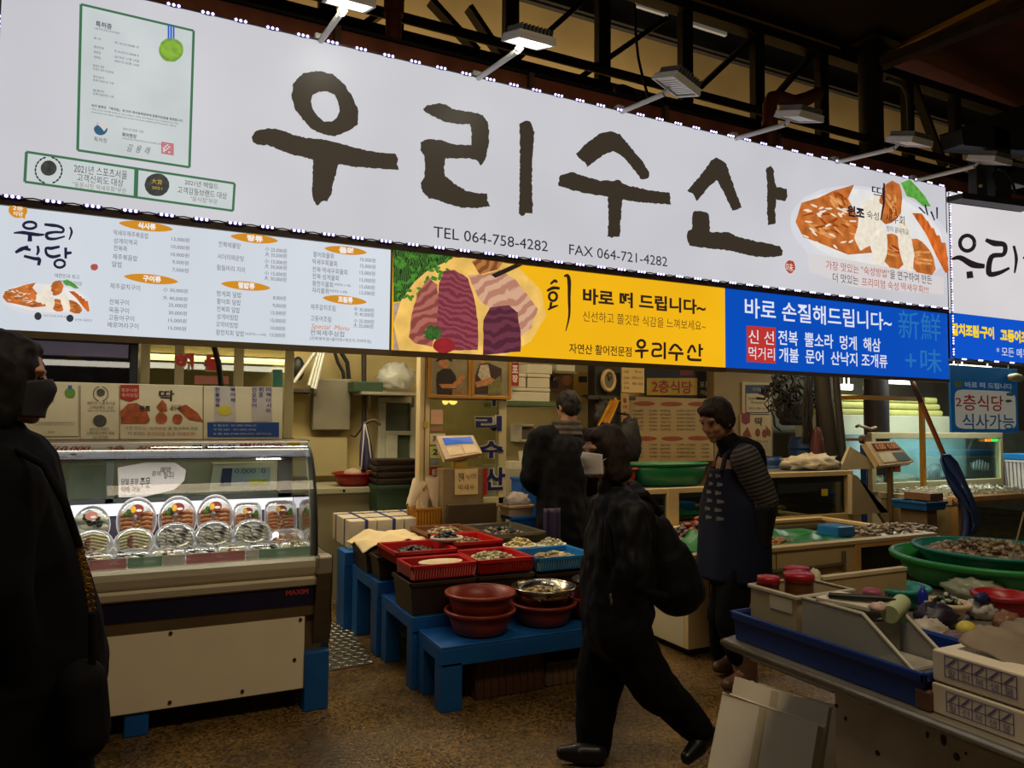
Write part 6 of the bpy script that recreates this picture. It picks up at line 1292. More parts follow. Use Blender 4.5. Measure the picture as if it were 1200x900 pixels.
part('catch', MB().ell(fy(982, 596, 5.0), (.06, .03, .1)).ell(fy(975, 600, 5.0), (.05, .03, .06)), M((150, 120, 84), .5, 0, .3, 20), t)
solo('work_cloth', crumple(MB(), (fy(952, 545, 5.15).x, 5.17, hz+.06), (.34, .16, .09), 7, 34, 14, .4), M((186, 176, 152), .8, 0, .06, 6), 'crumpled pale cloth lying on the glazed tank with blue water', 'cloth')
a, b = fy(985, 540, 5.2).x, fy(1008, 540, 5.2).x
solo('leaning_board', MB().slab([Vector((a-.12, 5.1, hz)), Vector((a+.02, 5.1, hz+.22)), Vector((b+.08, 5.1, hz+.07)), Vector((b+.08, 5.1, hz))], (0, .03, 0)), M((196, 182, 150), .6), 'white slanting board standing on the tank right of the cloth', 'board', bev=.004)
solo('sloping_panel', MB().slab(onY([(999, 556), (1004, 558), (1042, 618)], 4.86)+[Vector((fy(1042, 618, 4.86).x, 4.86, zT+.002)), Vector((fy(999, 618, 4.86).x, 4.86, zT+.002))], (0, .05, 0)), M((176, 160, 126), .6, 0, .06, 4), 'cream sloping side panel right of the glazed tank with blue water', 'panel', bev=.004)
BAR = M((16, 52, 104), .45, 0, .15, 5)
for k, (px, py, r, lab) in enumerate(((945, 512, .18, 'dark blue plastic barrel behind the pale cloth, the taller one'), (902, 535, .14, 'shorter blue barrel just right of the prawn poster'))):
    yb_ = 5.75; p = fy(px, py, yb_); t = thing('barrel', lab, 'barrel', (p.x, yb_, 0), 'blue barrels')
    part('body', MB().lathe([(0, 0), (r*.9, 0), (r, .1), (r, p.z-.05), (r*.93, p.z), (r*.9, p.z), (r*.9, p.z-.03), (0, p.z-.03)], (p.x, yb_, 0), 32), BAR, t)
    part('hoop', MB().lathe([(r, .5), (r+.012, .51), (r+.012, .54), (r, .55)], (p.x, yb_, 0), 32).lathe([(r, p.z-.14), (r+.012, p.z-.13), (r+.012, p.z-.1), (r, p.z-.09)], (p.x, yb_, 0), 32), BAR, t)
# black netting bundles, hoses and a bag hung between pier and column
random.seed(31)
mb = MB()
for k in range(46):
    px, py = random.uniform(903, 962), random.uniform(436, 478); p = fy(px, py, 5.55+random.uniform(0, .25))
    pts = [p]
    for j in range(7): p = p+Vector((random.uniform(-.09, .09), random.uniform(-.04, .04), random.uniform(-.1, .07))); pts.append(p)
    mb.tube(pts, random.uniform(.006, .015), 6)
for k in range(14):
    px = random.uniform(940, 962); mb.tube([fy(px, 440, 5.5), fy(px+random.uniform(-6, 4), 480, 5.45), fy(px+random.uniform(-8, 6), 520, 5.5)], random.uniform(.008, .018), 6)
solo('fishing_net', mb, M((34, 30, 26), .6, 0, .5, 8), 'tangled black fishing net bundle hanging between the pier and the dark columns', 'net')
t = solo('hanging_sack', crumple(MB(), fy(930, 480, 5.95), (.26, .1, .22), 12, 24, 14, .2), M((74, 66, 58), .7, 0, .2, 6), 'grey sack hanging under the tangled black net', 'sack')
solo('red_bag', crumple(MB(), fy(958, 525, 5.2), (.07, .06, .2), 13, 20, 14, .25), M((70, 26, 22), .6), 'dark red bag hanging by the grey hoses', 'bag')
solo('ribbed_hose', MB().tube([fy(963, 432, 5.35), fy(966, 470, 5.35), fy(971, 505, 5.35), fy(976, 540, 5.4), fy(978, 575, 5.45), (fy(978, 575, 5.45).x+.05, 5.45, 0)], .085, 14), bands((40, 38, 34), (66, 60, 52), 20, 1, 0, .6, 'Z'), 'thick grey ribbed hose left of the dark column', 'hose')
solo('slim_hose', MB().tube([fy(979, 432, 5.22), fy(982, 470, 5.22), fy(986, 510, 5.22), fy(990, 560, 5.25), (fy(990, 560, 5.25).x, 5.25, 0)], .035, 10), M((54, 50, 44), .6), 'slim grey hose beside the thick ribbed one', 'hose')
x = fy(1004, 480, 5.2).x
solo('brown_pole', MB().cyl((x, 5.55, 0), (x, 5.55, 2.84), .045, n=12), M((92, 58, 34), .6, 0, .15, 6), 'brown upright pole in front of the dark column under the blue banner', 'pole')
x = fy(1012, 550, 5.3).x
solo('blue_pipe', MB().cyl((x, 5.3, 0), (x, 5.3, 1.3), .03, n=10), M((24, 66, 130), .5), 'short blue pipe beside the brown pole', 'pipe')
x = fy(1014, 515, 5.5); solo('cord_spool', MB().cyl(x+Vector((0, -.03, 0)), x+Vector((0, .05, 0)), .05, n=16).bar(x, Vector((fy(1004, 480, 5.2).x, 5.5, x.z)), .03).tube([fy(1004, 500, 5.53), fy(1006, 498, 5.46), fy(1020, 503, 5.45), fy(1026, 501, 5.5)], .018), M((150, 120, 84), .6), 'tan spool of cord tied to the brown pole', 'spool')

# scale on a post, lit tank, ice bed
Ysc = 5.0
p = fy(1050, 600, Ysc)
t = thing('sales_scale', 'beige electronic scale with dark red display on a post in front of the lit tank', 'scale', (p.x, Ysc, 0))
pts = onY([(1027, 519), (1061, 518), (1070, 541), (1031, 545)], Ysc-.03); P4 = [pts[0]+Vector((0, .12, 0)), pts[1]+Vector((0, .12, 0)), pts[2], pts[3]]
part('console', MB().slab(P4, (0, .05, -.03)), M((186, 160, 116), .5), t, bev=.008)
part('display', MB().slab([on4(P4, .15, .06), on4(P4, .95, .06), on4(P4, .95, .40), on4(P4, .15, .40)], (0, .005, 0)), M((90, 44, 24), .3), t)
mb = MB(); 
for k in range(2): o = on4(P4, .2+k*.4, .34, .008); write(mb, '0.00', o, (on4(P4, .5+k*.4, .34, .008)-o), (on4(P4, .2+k*.4, .12, .008)-o))
part('digits', mb, M((196, 130, 60), .4, emit=.4), t)
part('keypad', MB().slab([on4(P4, .15, .52), on4(P4, .55, .52), on4(P4, .55, .92), on4(P4, .15, .92)], (0, .005, 0)), M((206, 196, 166), .5), t)
part('keypad', MB().slab([on4(P4, .6, .52), on4(P4, .95, .52), on4(P4, .95, .92), on4(P4, .6, .92)], (0, .005, 0)), M((90, 104, 104), .4), t)
part('post', MB().cyl((p.x, Ysc+.06, 0), (p.x, Ysc+.06, fy(1050, 545, Ysc).z), .03, n=12), M((120, 96, 56), .5, .3), t)
part('collar', MB().cyl(fy(1050, 553, Ysc+.06), fy(1050, 546, Ysc+.06), .045, n=14), M((186, 120, 60), .5), t)
Yl_ = 5.6
X0, X1, Z0, Z1 = rect(1022, 507, 1176, 572, Yl_)
t = thing('lit_fish_tank', 'lit pale blue fish tank with a striped fish at the back right', 'fish tank', ((X0+X1)/2, Yl_+.3, 0))
fr = M((200, 184, 140), .5, 0, .05, 4)
zg0, zg1 = fy(1110, 563, Yl_).z, fy(1110, 514, Yl_).z
part('frame', MB().box(X0, X1, Yl_, Yl_+.06, Z1-.07, Z1).box(X0, X0+.07, Yl_, Yl_+.06, zg0, Z1-.07).box(X1-.06, X1, Yl_, Yl_+.06, zg0, Z1-.07).box(X0, X1, Yl_, Yl_+.06, zg0-.1, zg0), fr, t, bev=.005)
part('base', MB().box(X0, X1, Yl_+.01, Yl_+.55, 0, zg0-.1), fr, t)
part('water', MB().box(X0+.04, X1-.04, Yl_+.45, Yl_+.5, zg0, Z1-.03), M((140, 168, 170), .5, 0, .2, 2, stretch=(1, 1, .3), emit=.10), t)
part('glass', MB().box(X0+.06, X1-.06, Yl_+.02, Yl_+.03, zg0, Z1-.07), glass((.8, .95, .95), .05), t)
p = fy(1148, 533, Yl_+.3)
part('dark_fish', MB().ell(p, (.26, .05, .22), None, 20, 12).ell(p+Vector((.02, 0, .16)), (.2, .03, .1), None, 14, 8), M((40, 50, 52), .4, 0, .4, 14), t)
mb = MB()
for k in range(6): mb.ell(fy(1141+k*3.4, 546, Yl_+.22)+Vector((0, 0, .01*math.sin(k))), (.012, .01, .085-.012*abs(k-2.5)), Matrix.Rotation(R(8), 3, 'Y'), 8, 6)
part('striped_fish', mb, M((176, 186, 180), .4), t)
part('air_hose', MB().tube([fy(1086, 550, Yl_+.3), fy(1092, 543, Yl_+.3), fy(1100, 544, Yl_+.3), fy(1104, 552, Yl_+.3)], .008).ell(fy(1095, 556, Yl_+.3), (.1, .05, .09)), M((60, 96, 110), .4), t)
part('status_light', pxbox(MB(), 1156, 514.5, 1162, 517.5, Yl_-.01, .02), M((220, 130, 40), .4, emit=.9), t)
part('status_light', pxbox(MB(), 1162.5, 514.5, 1170, 517.5, Yl_-.01, .02), M((60, 220, 80), .4, emit=.9), t)
l = bpy.data.lights.new('tank_lamp', 'AREA'); l.shape = 'RECTANGLE'; l.size = 1.6; l.size_y = .1; l.energy = 8; l.color = (.8, 1, 1)
lo = bpy.data.objects.new('tank_lamp', l); COL.objects.link(lo); lo.location = ((X0+X1)/2, Yl_+.24, Z1-.04)
# what stands above and behind the lit tank
a0, a1, b0, b1 = rect(985, 487, 1118, 507, 6.2)
solo('white_cabinet', MB().box(a0, a1, 6.2, 6.9, 0, b1), M((196, 200, 176), .5, 0, .05, 3), 'white cabinet behind the lit fish tank', 'cabinet', bev=.008)
rows_ = [(463, 471), (471, 479), (479, 487)]
for k, (y0, y1) in enumerate(rows_):
    z0_ = b1+.001 + k*.085; xa_, xb_ = fy(985, 480, 6.3).x, fy(1106-3*k, 480, 6.3).x
    solo('foam_sheet_stack', MB().box(xa_, xb_, 6.3, 6.8, z0_, z0_+.08), M((196, 196, 120), .6, 0, .12, 8), ['lowest pale yellow bundle of foam sheets on the white cabinet', 'middle pale yellow bundle of foam sheets on the white cabinet', 'topmost pale yellow bundle of foam sheets on the white cabinet'][k], 'packaging', 'pale yellow bundles', bev=.03)
tl = [((1034, 444), (1068, 452), 5.9, 'lit white tube lamp left, under the end of the blue banner'), ((1072, 443), (1131, 447), 5.3, 'long lit white tube lamp under the banner end, above the small blue sign'), ((986, 452), (998, 458), 6.3, 'short lit tube lamp seen between the hoses and the brown pole'), ((1115, 428), (1160, 437), 5.9, 'lit tube lamp under the next stall sign')]
for (p0, p1, Y, lab) in tl:
    a, b = fy(*p0, Y), fy(*p1, Y); z = (a.z+b.z)/2
    solo('tube_light', MB().cyl((a.x, Y, z), (b.x, Y, z), .022, n=12).box(a.x, b.x, Y-.025, Y+.025, z+.02, z+.05).cyl((a.x+.05, Y, z+.045), (a.x+.05, Y, 2.86), .008, n=6).cyl((b.x-.05, Y, z+.045), (b.x-.05, Y, 2.86), .008, n=6), M((255, 250, 232), .4, 0, .01, 3, emit=3), lab, 'light', 'tube lamps over the tanks')
YE_ = M((186, 130, 30), .5, 0, .1, 6)
a, b, c = fy(1007, 473, 5.3), fy(1080, 468, 5.3), fy(1085, 580, 5.3)
c.x = b.x
solo('yellow_rack', MB().bar((a.x, 5.3, b.z), (b.x+.02, 5.3, b.z), .045).bar(b, (b.x, 5.3, 0), .045).bar((a.x, 5.3, b.z), (a.x, 5.52, b.z), .045), YE_, 'yellow tube rack standing before the lit tank', 'frame')
# hanging board of the next stall
t = thing('hanging_sign', 'small blue and white signboard with red and blue handwriting over the lit tank', 'sign', fy(1154, 508, 4.95))
def ax(px, py, Y=4.95): return fy(px, py, Y)
X0, X1, Z0, Z1 = rect(1114.5, 430, 1193, 507, 4.95)
part('board', MB().box(X0, X1, 4.95, 4.975, Z0, Z1), M((20, 104, 168), .5, 0, .06, 4, emit=.12), t, bev=.004)
part('white_field', MB().flat([Vector((X0+.06+(X1-X0-.11)*(.5+.5*math.copysign(abs(math.cos(k*.1963))**.25, math.cos(k*.1963))), 4.948, Z0+.04+(Z1-Z0-.30)*(.5+.5*math.copysign(abs(math.sin(k*.1963))**.25, math.sin(k*.1963))))) for k in range(32)]), M((206, 206, 190), .5, 0, .04, 4, emit=.18), t)
mb = MB(); say(mb, '2', 1120, 466, 476, 1127, 4.945, bold=.01); say(mb, '층식당', 1129, 462, 481, 1176, 4.945, bold=.01); part('red_lettering', mb, M((176, 50, 36), .5, emit=.1), t)
mb = MB(); say(mb, '식사가능', 1128, 484.5, 503, 1189, 4.945, bold=.01); part('blue_lettering', mb, M((24, 96, 160), .5, emit=.1), t)
mb = MB(); say(mb, '바로 떠 드립니다', 1131, 447, 454, 1186, 4.945, bold=.02); part('white_lettering', mb, M((190, 206, 216), .5, emit=.15), t)
part('yellow_mark', MB().slab(onY([(1120, 446.5), (1127.5, 446.7), (1127.5, 453.5), (1120, 453.3)], 4.946), (0, .003, 0)), M((160, 170, 50), .5), t)
part('pale_fish_print', MB().flat(onY(blob(1184, 462, 5, 2.2, 0, 12, .05), 4.945)).flat(onY(blob(1182, 470, 4, 1.8, 0, 12, .05), 4.945)), M((120, 170, 190), .5), t)
part('hanger', MB().cyl((X0+.15, 4.96, Z1-.01), (X0+.15, 4.96, 2.86), .008, n=6).cyl((X1-.15, 4.96, Z1-.01), (X1-.15, 4.96, 2.86), .008, n=6), STEEL, t)
solo('grey_wall_unit', MB().box(fy(1118, 480, 6.4).x, fy(1230, 480, 6.4).x, 6.4, 7.0, 0, fy(1150, 505, 6.4).z), M((120, 130, 120), .4, .2), 'grey steel unit behind the hanging signboard', 'cabinet', bev=.01)
# ice bed tank in front on the right
Yi = 4.45; X0 = fy(1122, 620, Yi).x; X1 = X0+2.6; zI = fy(1124, 585, Yi).z
t = thing('ice_tank', 'glass fronted tank with ice on top at the far right', 'fish tank', ((X0+X1)/2, Yi+.5, 0))
part('glass_front', MB().box(X0+.05, X1, Yi+.0, Yi+.012, .3, zI-.07), glass((.72, .82, .74), .06), t)
part('water', MB().box(X0+.05, X1, Yi+.35, Yi+.4, .3, zI-.07), M((92, 108, 88), .5, 0, .2, 3), t)
part('rim', MB().box(X0-.02, X1, Yi-.03, Yi+.05, zI-.07, zI-.03), STEEL, t, bev=.006)
part('rim', MB().box(X0-.02, X1, Yi-.02, Yi+.09, zI-.03, zI+.02), M((206, 160, 100), .5), t, bev=.006)
part('post', MB().box(X0-.02, X0+.05, Yi-.02, Yi+.05, 0, zI-.07), M((206, 158, 96), .5), t, bev=.004)
part('base', MB().box(X0, X1, Yi+.01, Yi+.8, 0, .3), IV, t)
part('side_panel', MB().box(X0-.02, X0+.01, Yi+.05, Yi+.8, 0, zI-.04), M((176, 160, 110), .5, 0, .06, 3), t, bev=.003)
part('side_rail', MB().box(X0-.04, X0+.02, Yi+.02, Yi+.82, zI-.06, zI), M((196, 176, 130), .5), t, bev=.004)
part('ice_tray', MB().box(X0, X1, Yi+.09, Yi+.8, zI-.06, zI-.02), M((200, 196, 176), .5), t)
mb = MB(); random.seed(41)
for k in range(500):
    x, y = random.uniform(X0+.05, X0+1.6), random.uniform(Yi+.12, Yi+.77); s = random.uniform(.015, .03)
    mb.obox((x, y, zI+.0+.05*random.random()*(1-abs(y-Yi-.45))), (s, s*1.3, s), Matrix.Rotation(random.uniform(0, 3), 3, 'Z') @ Matrix.Rotation(random.uniform(-.6, .6), 3, 'X'))
solo('crushed_ice', mb, M((206, 206, 190), .2, 0, .1, 20), 'crushed ice spread over the tank at the far right', 'ice', None, 'stuff')
p = fy(1150, 608, Yi+.2)
def fish(c, s, rz, lab, col):
    t = thing('fish', lab, 'fish', c); q = Matrix.Rotation(R(rz), 3, 'Y'); c = Vector(c)
    part('body', MB().ell(c, (s, s*.25, s*.45), q, 18, 10), M(col, .35, 0, .3, 12), t)
    part('tail', MB().slab([c+q@Vector(v) for v in ((s*.85, -.004, 0), (s*1.45, -.004, s*.38), (s*1.3, -.004, 0), (s*1.45, -.004, -s*.38))], (0, .008, 0)), M(col, .4, 0, .3, 12), t)
    part('fin', MB().slab([c+q@Vector(v) for v in ((-s*.4, -.004, s*.4), (s*.1, -.004, s*.65), (s*.6, -.004, s*.25))], (0, .008, 0)), M(col, .4, 0, .3, 12), t)
fish(p, .17, -38, 'orange brown fish swimming in the glass fronted tank at the far right', (150, 84, 40))
fish(fy(1163, 641, Yi+.22), .13, 60, 'yellow green fish low in the glass fronted tank at the far right', (150, 150, 50))
fish(fy(1140, 650, Yi+.24), .14, 20, 'dark fish low beside the yellow green one in the tank', (50, 50, 40))
solo('flat_carton', MB().box(fy(1056, 598, 4.75).x, fy(1106, 598, 4.45).x, 4.45, 4.72, zT+.145, zT+.215), M((120, 84, 50), .6), 'flat brown carton on the blue tray left of the ice tank', 'carton', bev=.006)
tray('blue_tray', ((fy(1046, 608, 4.75).x+fy(1110, 608, 4.4).x)/2, 4.58, zT+.065), fy(1110, 608, 4.4).x-fy(1046, 608, 4.75).x, .36, .075, M((16, 84, 140), .45), 'flat blue tray carrying the flat brown carton', 'tray', None, .01)
solo('tray_support', MB().box(fy(1052, 608, 4.75).x, fy(1104, 608, 4.4).x, 4.45, 4.72, zT-.14, zT+.063), M((110, 90, 60), .6), 'brown block under the flat blue tray on the cream tank', 'block')
a0, a1 = fy(1178, 560, 5.22).x, fy(1250, 560, 5.22).x
zbk = zI-.02
t = tray('white_basket', ((a0+a1)/2, 5.07, zbk+.0), a1-a0, .30, fy(1190, 541, 4.92).z-zbk, M((196, 190, 190), .5), 'white slatted basket with a blue rim by the lit tank', 'basket', None, .02, .012, .04, .02, M((110, 100, 110), .5))
part('blue_band', MB().box(a0-.012, a1+.012, 4.905, 5.235, fy(1190, 541, 4.92).z+.01, fy(1190, 536, 4.92).z+.03), BLB, t, bev=.006)
# landing net leaning
A_, B_ = fy(1068, 445, 4.55), fy(1106, 533, 4.42)
t = thing('landing_net', 'blue landing net with a brown pole leaning before the lit tank', 'landing net', fy(1138, 626, 4.4))
part('pole', MB().cyl(A_, A_.lerp(B_, .3), .022, n=10), M((40, 26, 22), .5), t); part('pole', MB().cyl(A_.lerp(B_, .3), B_, .022, n=10), M((134, 72, 36), .5), t)
part('ferrule', MB().cyl(B_, B_+(B_-A_).normalized()*.08, .026, n=10), STEEL, t)
rim = [fy(x, y, 4.38-.04*math.sin(k)) for k, (x, y) in enumerate(((1104, 534), (1112, 533), (1121, 542), (1128, 557), (1133, 574), (1134, 588), (1128, 590), (1120, 580), (1112, 566), (1106, 550), (1103, 540), (1104, 534)))]
part('hoop', MB().tube(rim, .012, 8), M((30, 60, 120), .5), t)
def netbag(u, v):
    k = u*11; i = min(int(k), 10); p = rim[i].lerp(rim[i+1], k-i); e = fy(1138, 628, 4.30); w = v**.8
    return p.lerp(e, w) + Vector((0, -.10*math.sin(math.pi*v), 0)) + Vector((.03*noise.noise(Vector((u*9, v*5, 2))), 0, 0))
part('mesh_bag', MB().sheet(netbag, 44, 14), bands((18, 40, 96), (56, 84, 140), 40, 5, 0, .6, 'Z'), t)
part('tail', MB().tube([fy(1130, 585, 4.34), fy(1133, 605, 4.32), fy(1132, 622, 4.32), fy(1130, 630, 4.32)], .04, 10), M((24, 38, 84), .6, 0, .3, 20), t)
solo('small_ceiling_lamp', crumple(MB(), fy(1190, 443, 4.9), (.14, .06, .05), 15, 16, 10, .2), M((150, 140, 110), .5), 'beige fixture right at the edge above the hanging signboard', 'fixture')
# ================================================================== the steel table in front on the right
zt = .80
t = thing('steel_table', 'worn stainless steel market table at the lower right', 'table', (2.9, 1.0, 0))
stl = M((150, 144, 130), .42, .6, .25, 3, .05); stl2 = M((168, 158, 138), .5, .25, .3, 5, .05)
part('tabletop', MB().slab([(1.70, .15, zt), (4.3, .15, zt), (4.3, 2.52, zt), (1.70, 1.87, zt)], (0, 0, -.022)), stl, t, bev=.006)
part('edge_lip', MB().tube([(1.698, .15, zt-.010), (1.698, 1.872, zt-.010), (4.3, 2.522, zt-.010)], .013, 8), M((140, 134, 122), .35, .8), t)
part('side_panel', MB().box(1.77, 1.79, .15, 1.50, .02, zt-.022), stl2, t)
mb = MB(); random.seed(5)
for k in range(16):
    c = fx(random.uniform(965, 1190), random.uniform(800, 890), 1.768); r = random.uniform(.003, .009)
    if c.z < zt-.05: mb.ell((1.769, c.y, c.z), (.002, r, r*random.uniform(.8, 2)), None, 8, 5)
part('rust_mark', mb, M((56, 36, 22), .7), t)
part('end_panel', MB().box(1.79, 4.2, 1.48, 1.50, .02, zt-.022), stl2, t)
for x, y in ((1.78, 1.44), (4.15, 1.44), (1.8, .2), (4.15, .2)): part('leg', MB().box(x, x+.045, y, y+.045, 0, zt-.022), stl, t)
part('under_beam', MB().box(1.76, 1.80, 1.5, 1.82, zt-.06, zt-.022), stl2, t)
def bxX(mb, px0, py0, px1, py1, X, dep, m=0):
    """block whose left face lies on the plane X and spans the pixels"""
    a, b = fx(px0, py0, X), fx(px1, py1, X); return mb.box(X, X+dep, min(a.y, b.y), max(a.y, b.y), min(a.z, b.z), max(a.z, b.z), m)
# blue tray with plastic boxes
RBL = M((14, 48, 118), .4, 0, .08, 5)
t = tray('blue_tray', (1.91, 1.53, zt+.001), .37, .66, .088, RBL, 'deep blue plastic tray on the left edge of the steel table', 'tray', None, .006, .012)
zi = zt+.016
def clearbox(x0, x1, y0, y1, z, h, lab, mat, lid=None):
    t = thing('plastic_box', lab, 'plastic box', ((x0+x1)/2, (y0+y1)/2, z)); w = .006
    part('walls', MB().box(x0, x1, y0, y0+w, z, z+h).box(x0, x1, y1-w, y1, z, z+h).box(x0, x0+w, y0+w, y1-w, z, z+h).box(x1-w, x1, y0+w, y1-w, z, z+h).box(x0, x1, y0, y1, z, z+.005), mat, t)
    part('rim', MB().box(x0-.008, x1+.008, y0-.008, y0+w, z+h-.012, z+h).box(x0-.008, x1+.008, y1-w, y1+.008, z+h-.012, z+h).box(x0-.008, x0+w, y0, y1, z+h-.012, z+h).box(x1-w, x1+.008, y0, y1, z+h-.012, z+h), M((196, 186, 160), .4), t, bev=.003)
    return t
t = clearbox(1.775, 2.02, 1.64, 1.83, zi, .165, 'cloudy plastic box with cream papers at the far end of the blue tray', milky((206, 190, 150), .6))
part('cream_card', MB().box(1.80, 1.805, 1.66, 1.73, zi+.01, zi+.14).box(1.83, 1.99, 1.68, 1.80, zi+.01, zi+.11), M((206, 180, 130), .6), t)
part('label', MB().box(1.771, 1.774, 1.655, 1.745, zi+.108, zi+.15), M((206, 196, 166), .5), t)
t = thing('plastic_bin', 'grey see-through plastic bin with a sloping front on the blue tray', 'bin', (1.85, 1.44, zi))
binp = [(1.62, zi), (1.62, zi+.165), (1.41, zi+.165), (1.262, zi+.055), (1.262, zi)]
part('walls', MB().slab([(1.775, y, z) for y, z in binp], (.004, 0, 0)).slab([(1.925, y, z) for y, z in binp], (.004, 0, 0)).box(1.779, 1.925, 1.616, 1.62, zi, zi+.165).box(1.779, 1.925, 1.262, 1.266, zi, zi+.055).box(1.779, 1.925, 1.266, 1.616, zi, zi+.004), milky((186, 182, 170), .62), t)
part('rim', MB().tube([(1.777, y, z) for y, z in binp[1:4]], .006, 8).tube([(1.927, y, z) for y, z in binp[1:4]], .006, 8).tube([(1.777, 1.618, zi+.165), (1.927, 1.618, zi+.165)], .006, 8), M((176, 170, 152), .4), t)
part('papers', MB().box(1.79, 1.915, 1.40, 1.605, zi+.006, zi+.14).box(1.79, 1.915, 1.28, 1.40, zi+.006, zi+.05), M((150, 146, 132), .6, 0, .3, 14), t)
for k, (px, py, Y, r, lab) in enumerate(((895, 681, 1.80, .036, 'jar with a red lid at the left end of the cloudy plastic box'), (931, 677, 1.755, .048, 'wide jar with a red lid at the right in the cloudy plastic box'), (929, 669.5, 1.93, .045, 'jar with a red lid standing behind the cloudy plastic box'))):
    p = fy(px, py, Y); z = zi if k < 2 else zt+.001; x, y = p.x+.02, p.y
    t = thing('lidded_jar', lab, 'jar', (x, y, z), 'jars with red lids'); h = p.z-z-.012
    part('jar', MB().cyl((x, y, z), (x, y, z+h), r*.93, n=24), M((96, 62, 40), .3, 0, .2, 12), t)
    part('lid', MB().lathe([(0, .026), (r*.95, .026), (r, .02), (r, .002), (r*.9, 0)], (x, y, z+h), 28), M((160, 22, 34), .4), t)
solo('white_handle_bag', crumple(MB(), fy(955, 676, 1.93)+Vector((0, 0, -.045)), (.03, .03, .075), 20, 16, 10, .3), M((196, 184, 156), .6), 'small white bag right of the red lidded jars', 'bag')
def blk(name, x, y, z, sx, sy, sz, rz, col, lab, cat, bev=.006, rx=0):
    q = Matrix.Rotation(R(rz), 3, 'Z') @ Matrix.Rotation(R(rx), 3, 'Y'); return solo(name, MB().obox((x, y, z+sz/2), (sx, sy, sz), q), M(col, .5, 0, .12, 10), lab, cat, bev=bev)
zb_ = zi+.168
blk('note_pad', 1.85, 1.50, zb_, .13, .16, .012, 12, (206, 198, 176), 'white note pad on top of the grey plastic bin', 'note pad', .002)
solo('black_marker', MB().tube([(1.785, 1.53, zb_+.022), (1.82, 1.48, zb_+.024), (1.88, 1.42, zb_+.026), (1.90, 1.40, zb_+.024)], [.008, .010, .010, .005], 10), BLACK, 'black marker lying on the note pad over the grey bin', 'marker')
solo('pen', MB().tube([(1.80, 1.55, zb_+.018), (1.90, 1.47, zb_+.02)], .005, 8), M((180, 180, 190), .4), 'slim grey pen beside the black marker', 'pen')
solo('pink_packet', crumple(MB(), (1.90, 1.475, zb_+.03), (.03, .025, .014), 22, 14, 8, .3), M((150, 70, 96), .5, 0, .3, 20), 'small pink packet on the grey bin', 'packet')
solo('film_roll', MB().cyl((1.84, 1.375, zi+.165), (1.96, 1.425, zi+.175), .024, n=20), M((176, 186, 140), .5, 0, .08, 8), 'pale green roll lying across the end of the grey bin', 'roll', bev=.004)
solo('red_printed_bag', crumple(MB(), (1.83, 1.40, zb_+.012), (.03, .02, .014), 25, 14, 8, .4), M((200, 170, 160), .5, 0, .4, 30), 'white packet with red print beside the black marker', 'packet')
wb0, wb1 = fy(962, 680, 1.91), fy(1060, 680, 1.91); wz = fy(1010, 671, 1.91).z
t = thing('wide_board', 'long cream board standing upright behind the grey bin', 'board', ((wb0.x+wb1.x)/2, 1.91, zt+.001)); part('board', MB().box(wb0.x, wb1.x, 1.90, 1.92, zt+.001, wz), M((176, 150, 104), .6, 0, .08, 5), t, bev=.003)
part('edge', MB().box(wb0.x, wb1.x, 1.897, 1.923, wz-.008, wz+.004), M((206, 186, 140), .5), t)
# bags and bowls in the middle of the table
def bag(x, y, r, sd, col, lab, nm='plastic_bag', cat='bag', z=zt, al=None, amp=.3, var=.2):
    m = milky(col, al) if al else M(col, .5, 0, var, 18)
    return solo(nm, crumple(MB(), (x, y, z+r[2]*.82), r, sd, 26, 14, amp), m, lab, cat)
bag(2.26, 1.66, (.035, .03, .04), 31, (30, 140, 60), 'small bright green bag right of the grey bin')
bag(2.29, 1.57, (.065, .05, .04), 32, (186, 176, 160), 'white bag lying beside the small green bag', var=.3)
bag(2.21, 1.545, (.025, .025, .025), 33, (76, 44, 116), 'small purple bag below the white one', var=.3)
bag(2.47, 1.67, (.075, .06, .045), 34, (36, 26, 50), 'dark purple crumpled bag between the white bag and the bowl')
solo('blue_bottle', MB().lathe([(0, 0), (.016, 0), (.018, .01), (.018, .085), (.012, .1), (.007, .105), (.007, .115), (0, .115)], (2.55, 1.77, zt+.001), 20), M((20, 40, 150), .35), 'deep blue upright bottle beside the teal basket', 'bottle')
t = basin('teal_basket', (2.63, 1.93, zt+.001), .105, .075, M((40, 140, 130), .45, 0, .4, 60), 'round teal mesh basket behind the blue bottle', 'basket', None, .8)
basin('white_bowl', (2.61, 1.72, zt+.001), .068, .06, M((206, 186, 150), .5), 'white bowl with dark green leaves on the steel table', 'bowl', None, .72)
heap(2.61, 1.72, zt+.045, .05, .05, .045, 60, ((40, 60, 30), (30, 40, 24), (170, 170, 150), (70, 90, 50)), .013, 'dark leaves and wrappings filling the white bowl', name='leaves', seed=51)
bag(2.75, 1.68, (.065, .05, .04), 36, (190, 186, 180), 'crumpled white bag right of the white bowl', var=.35)
bag(2.72, 1.66, (.035, .02, .018), 37, (34, 40, 90), 'small navy packet lying on the crumpled white bag', z=zt+.066)
basin('red_basin', (2.84, 1.66, zt+.001), .088, .08, M((170, 20, 26), .35, 0, .1, 5), 'bright red basin near the right edge on the steel table', 'basin', None, .82)
bag(2.66, 1.54, (.05, .04, .035), 38, (150, 110, 84), 'clear brown bag in front of the bright red basin', al=.7)
solo('yellow_sponge', MB().ell((2.46, 1.555, zt+.026), (.034, .03, .026), None, 20, 12), M((206, 190, 70), .5, 0, .1, 8), 'round yellow sponge in front of the dark purple bag', 'sponge')
solo('paper_cup', MB().lathe([(0, .004), (.024, .004), (.03, .045), (.032, .05), (.026, .05), (.022, .008), (0, .008)], (2.145, 1.50, zt+.001), 24), M((206, 190, 150), .5), 'small cream paper cup at the end of the blue tray', 'cup')
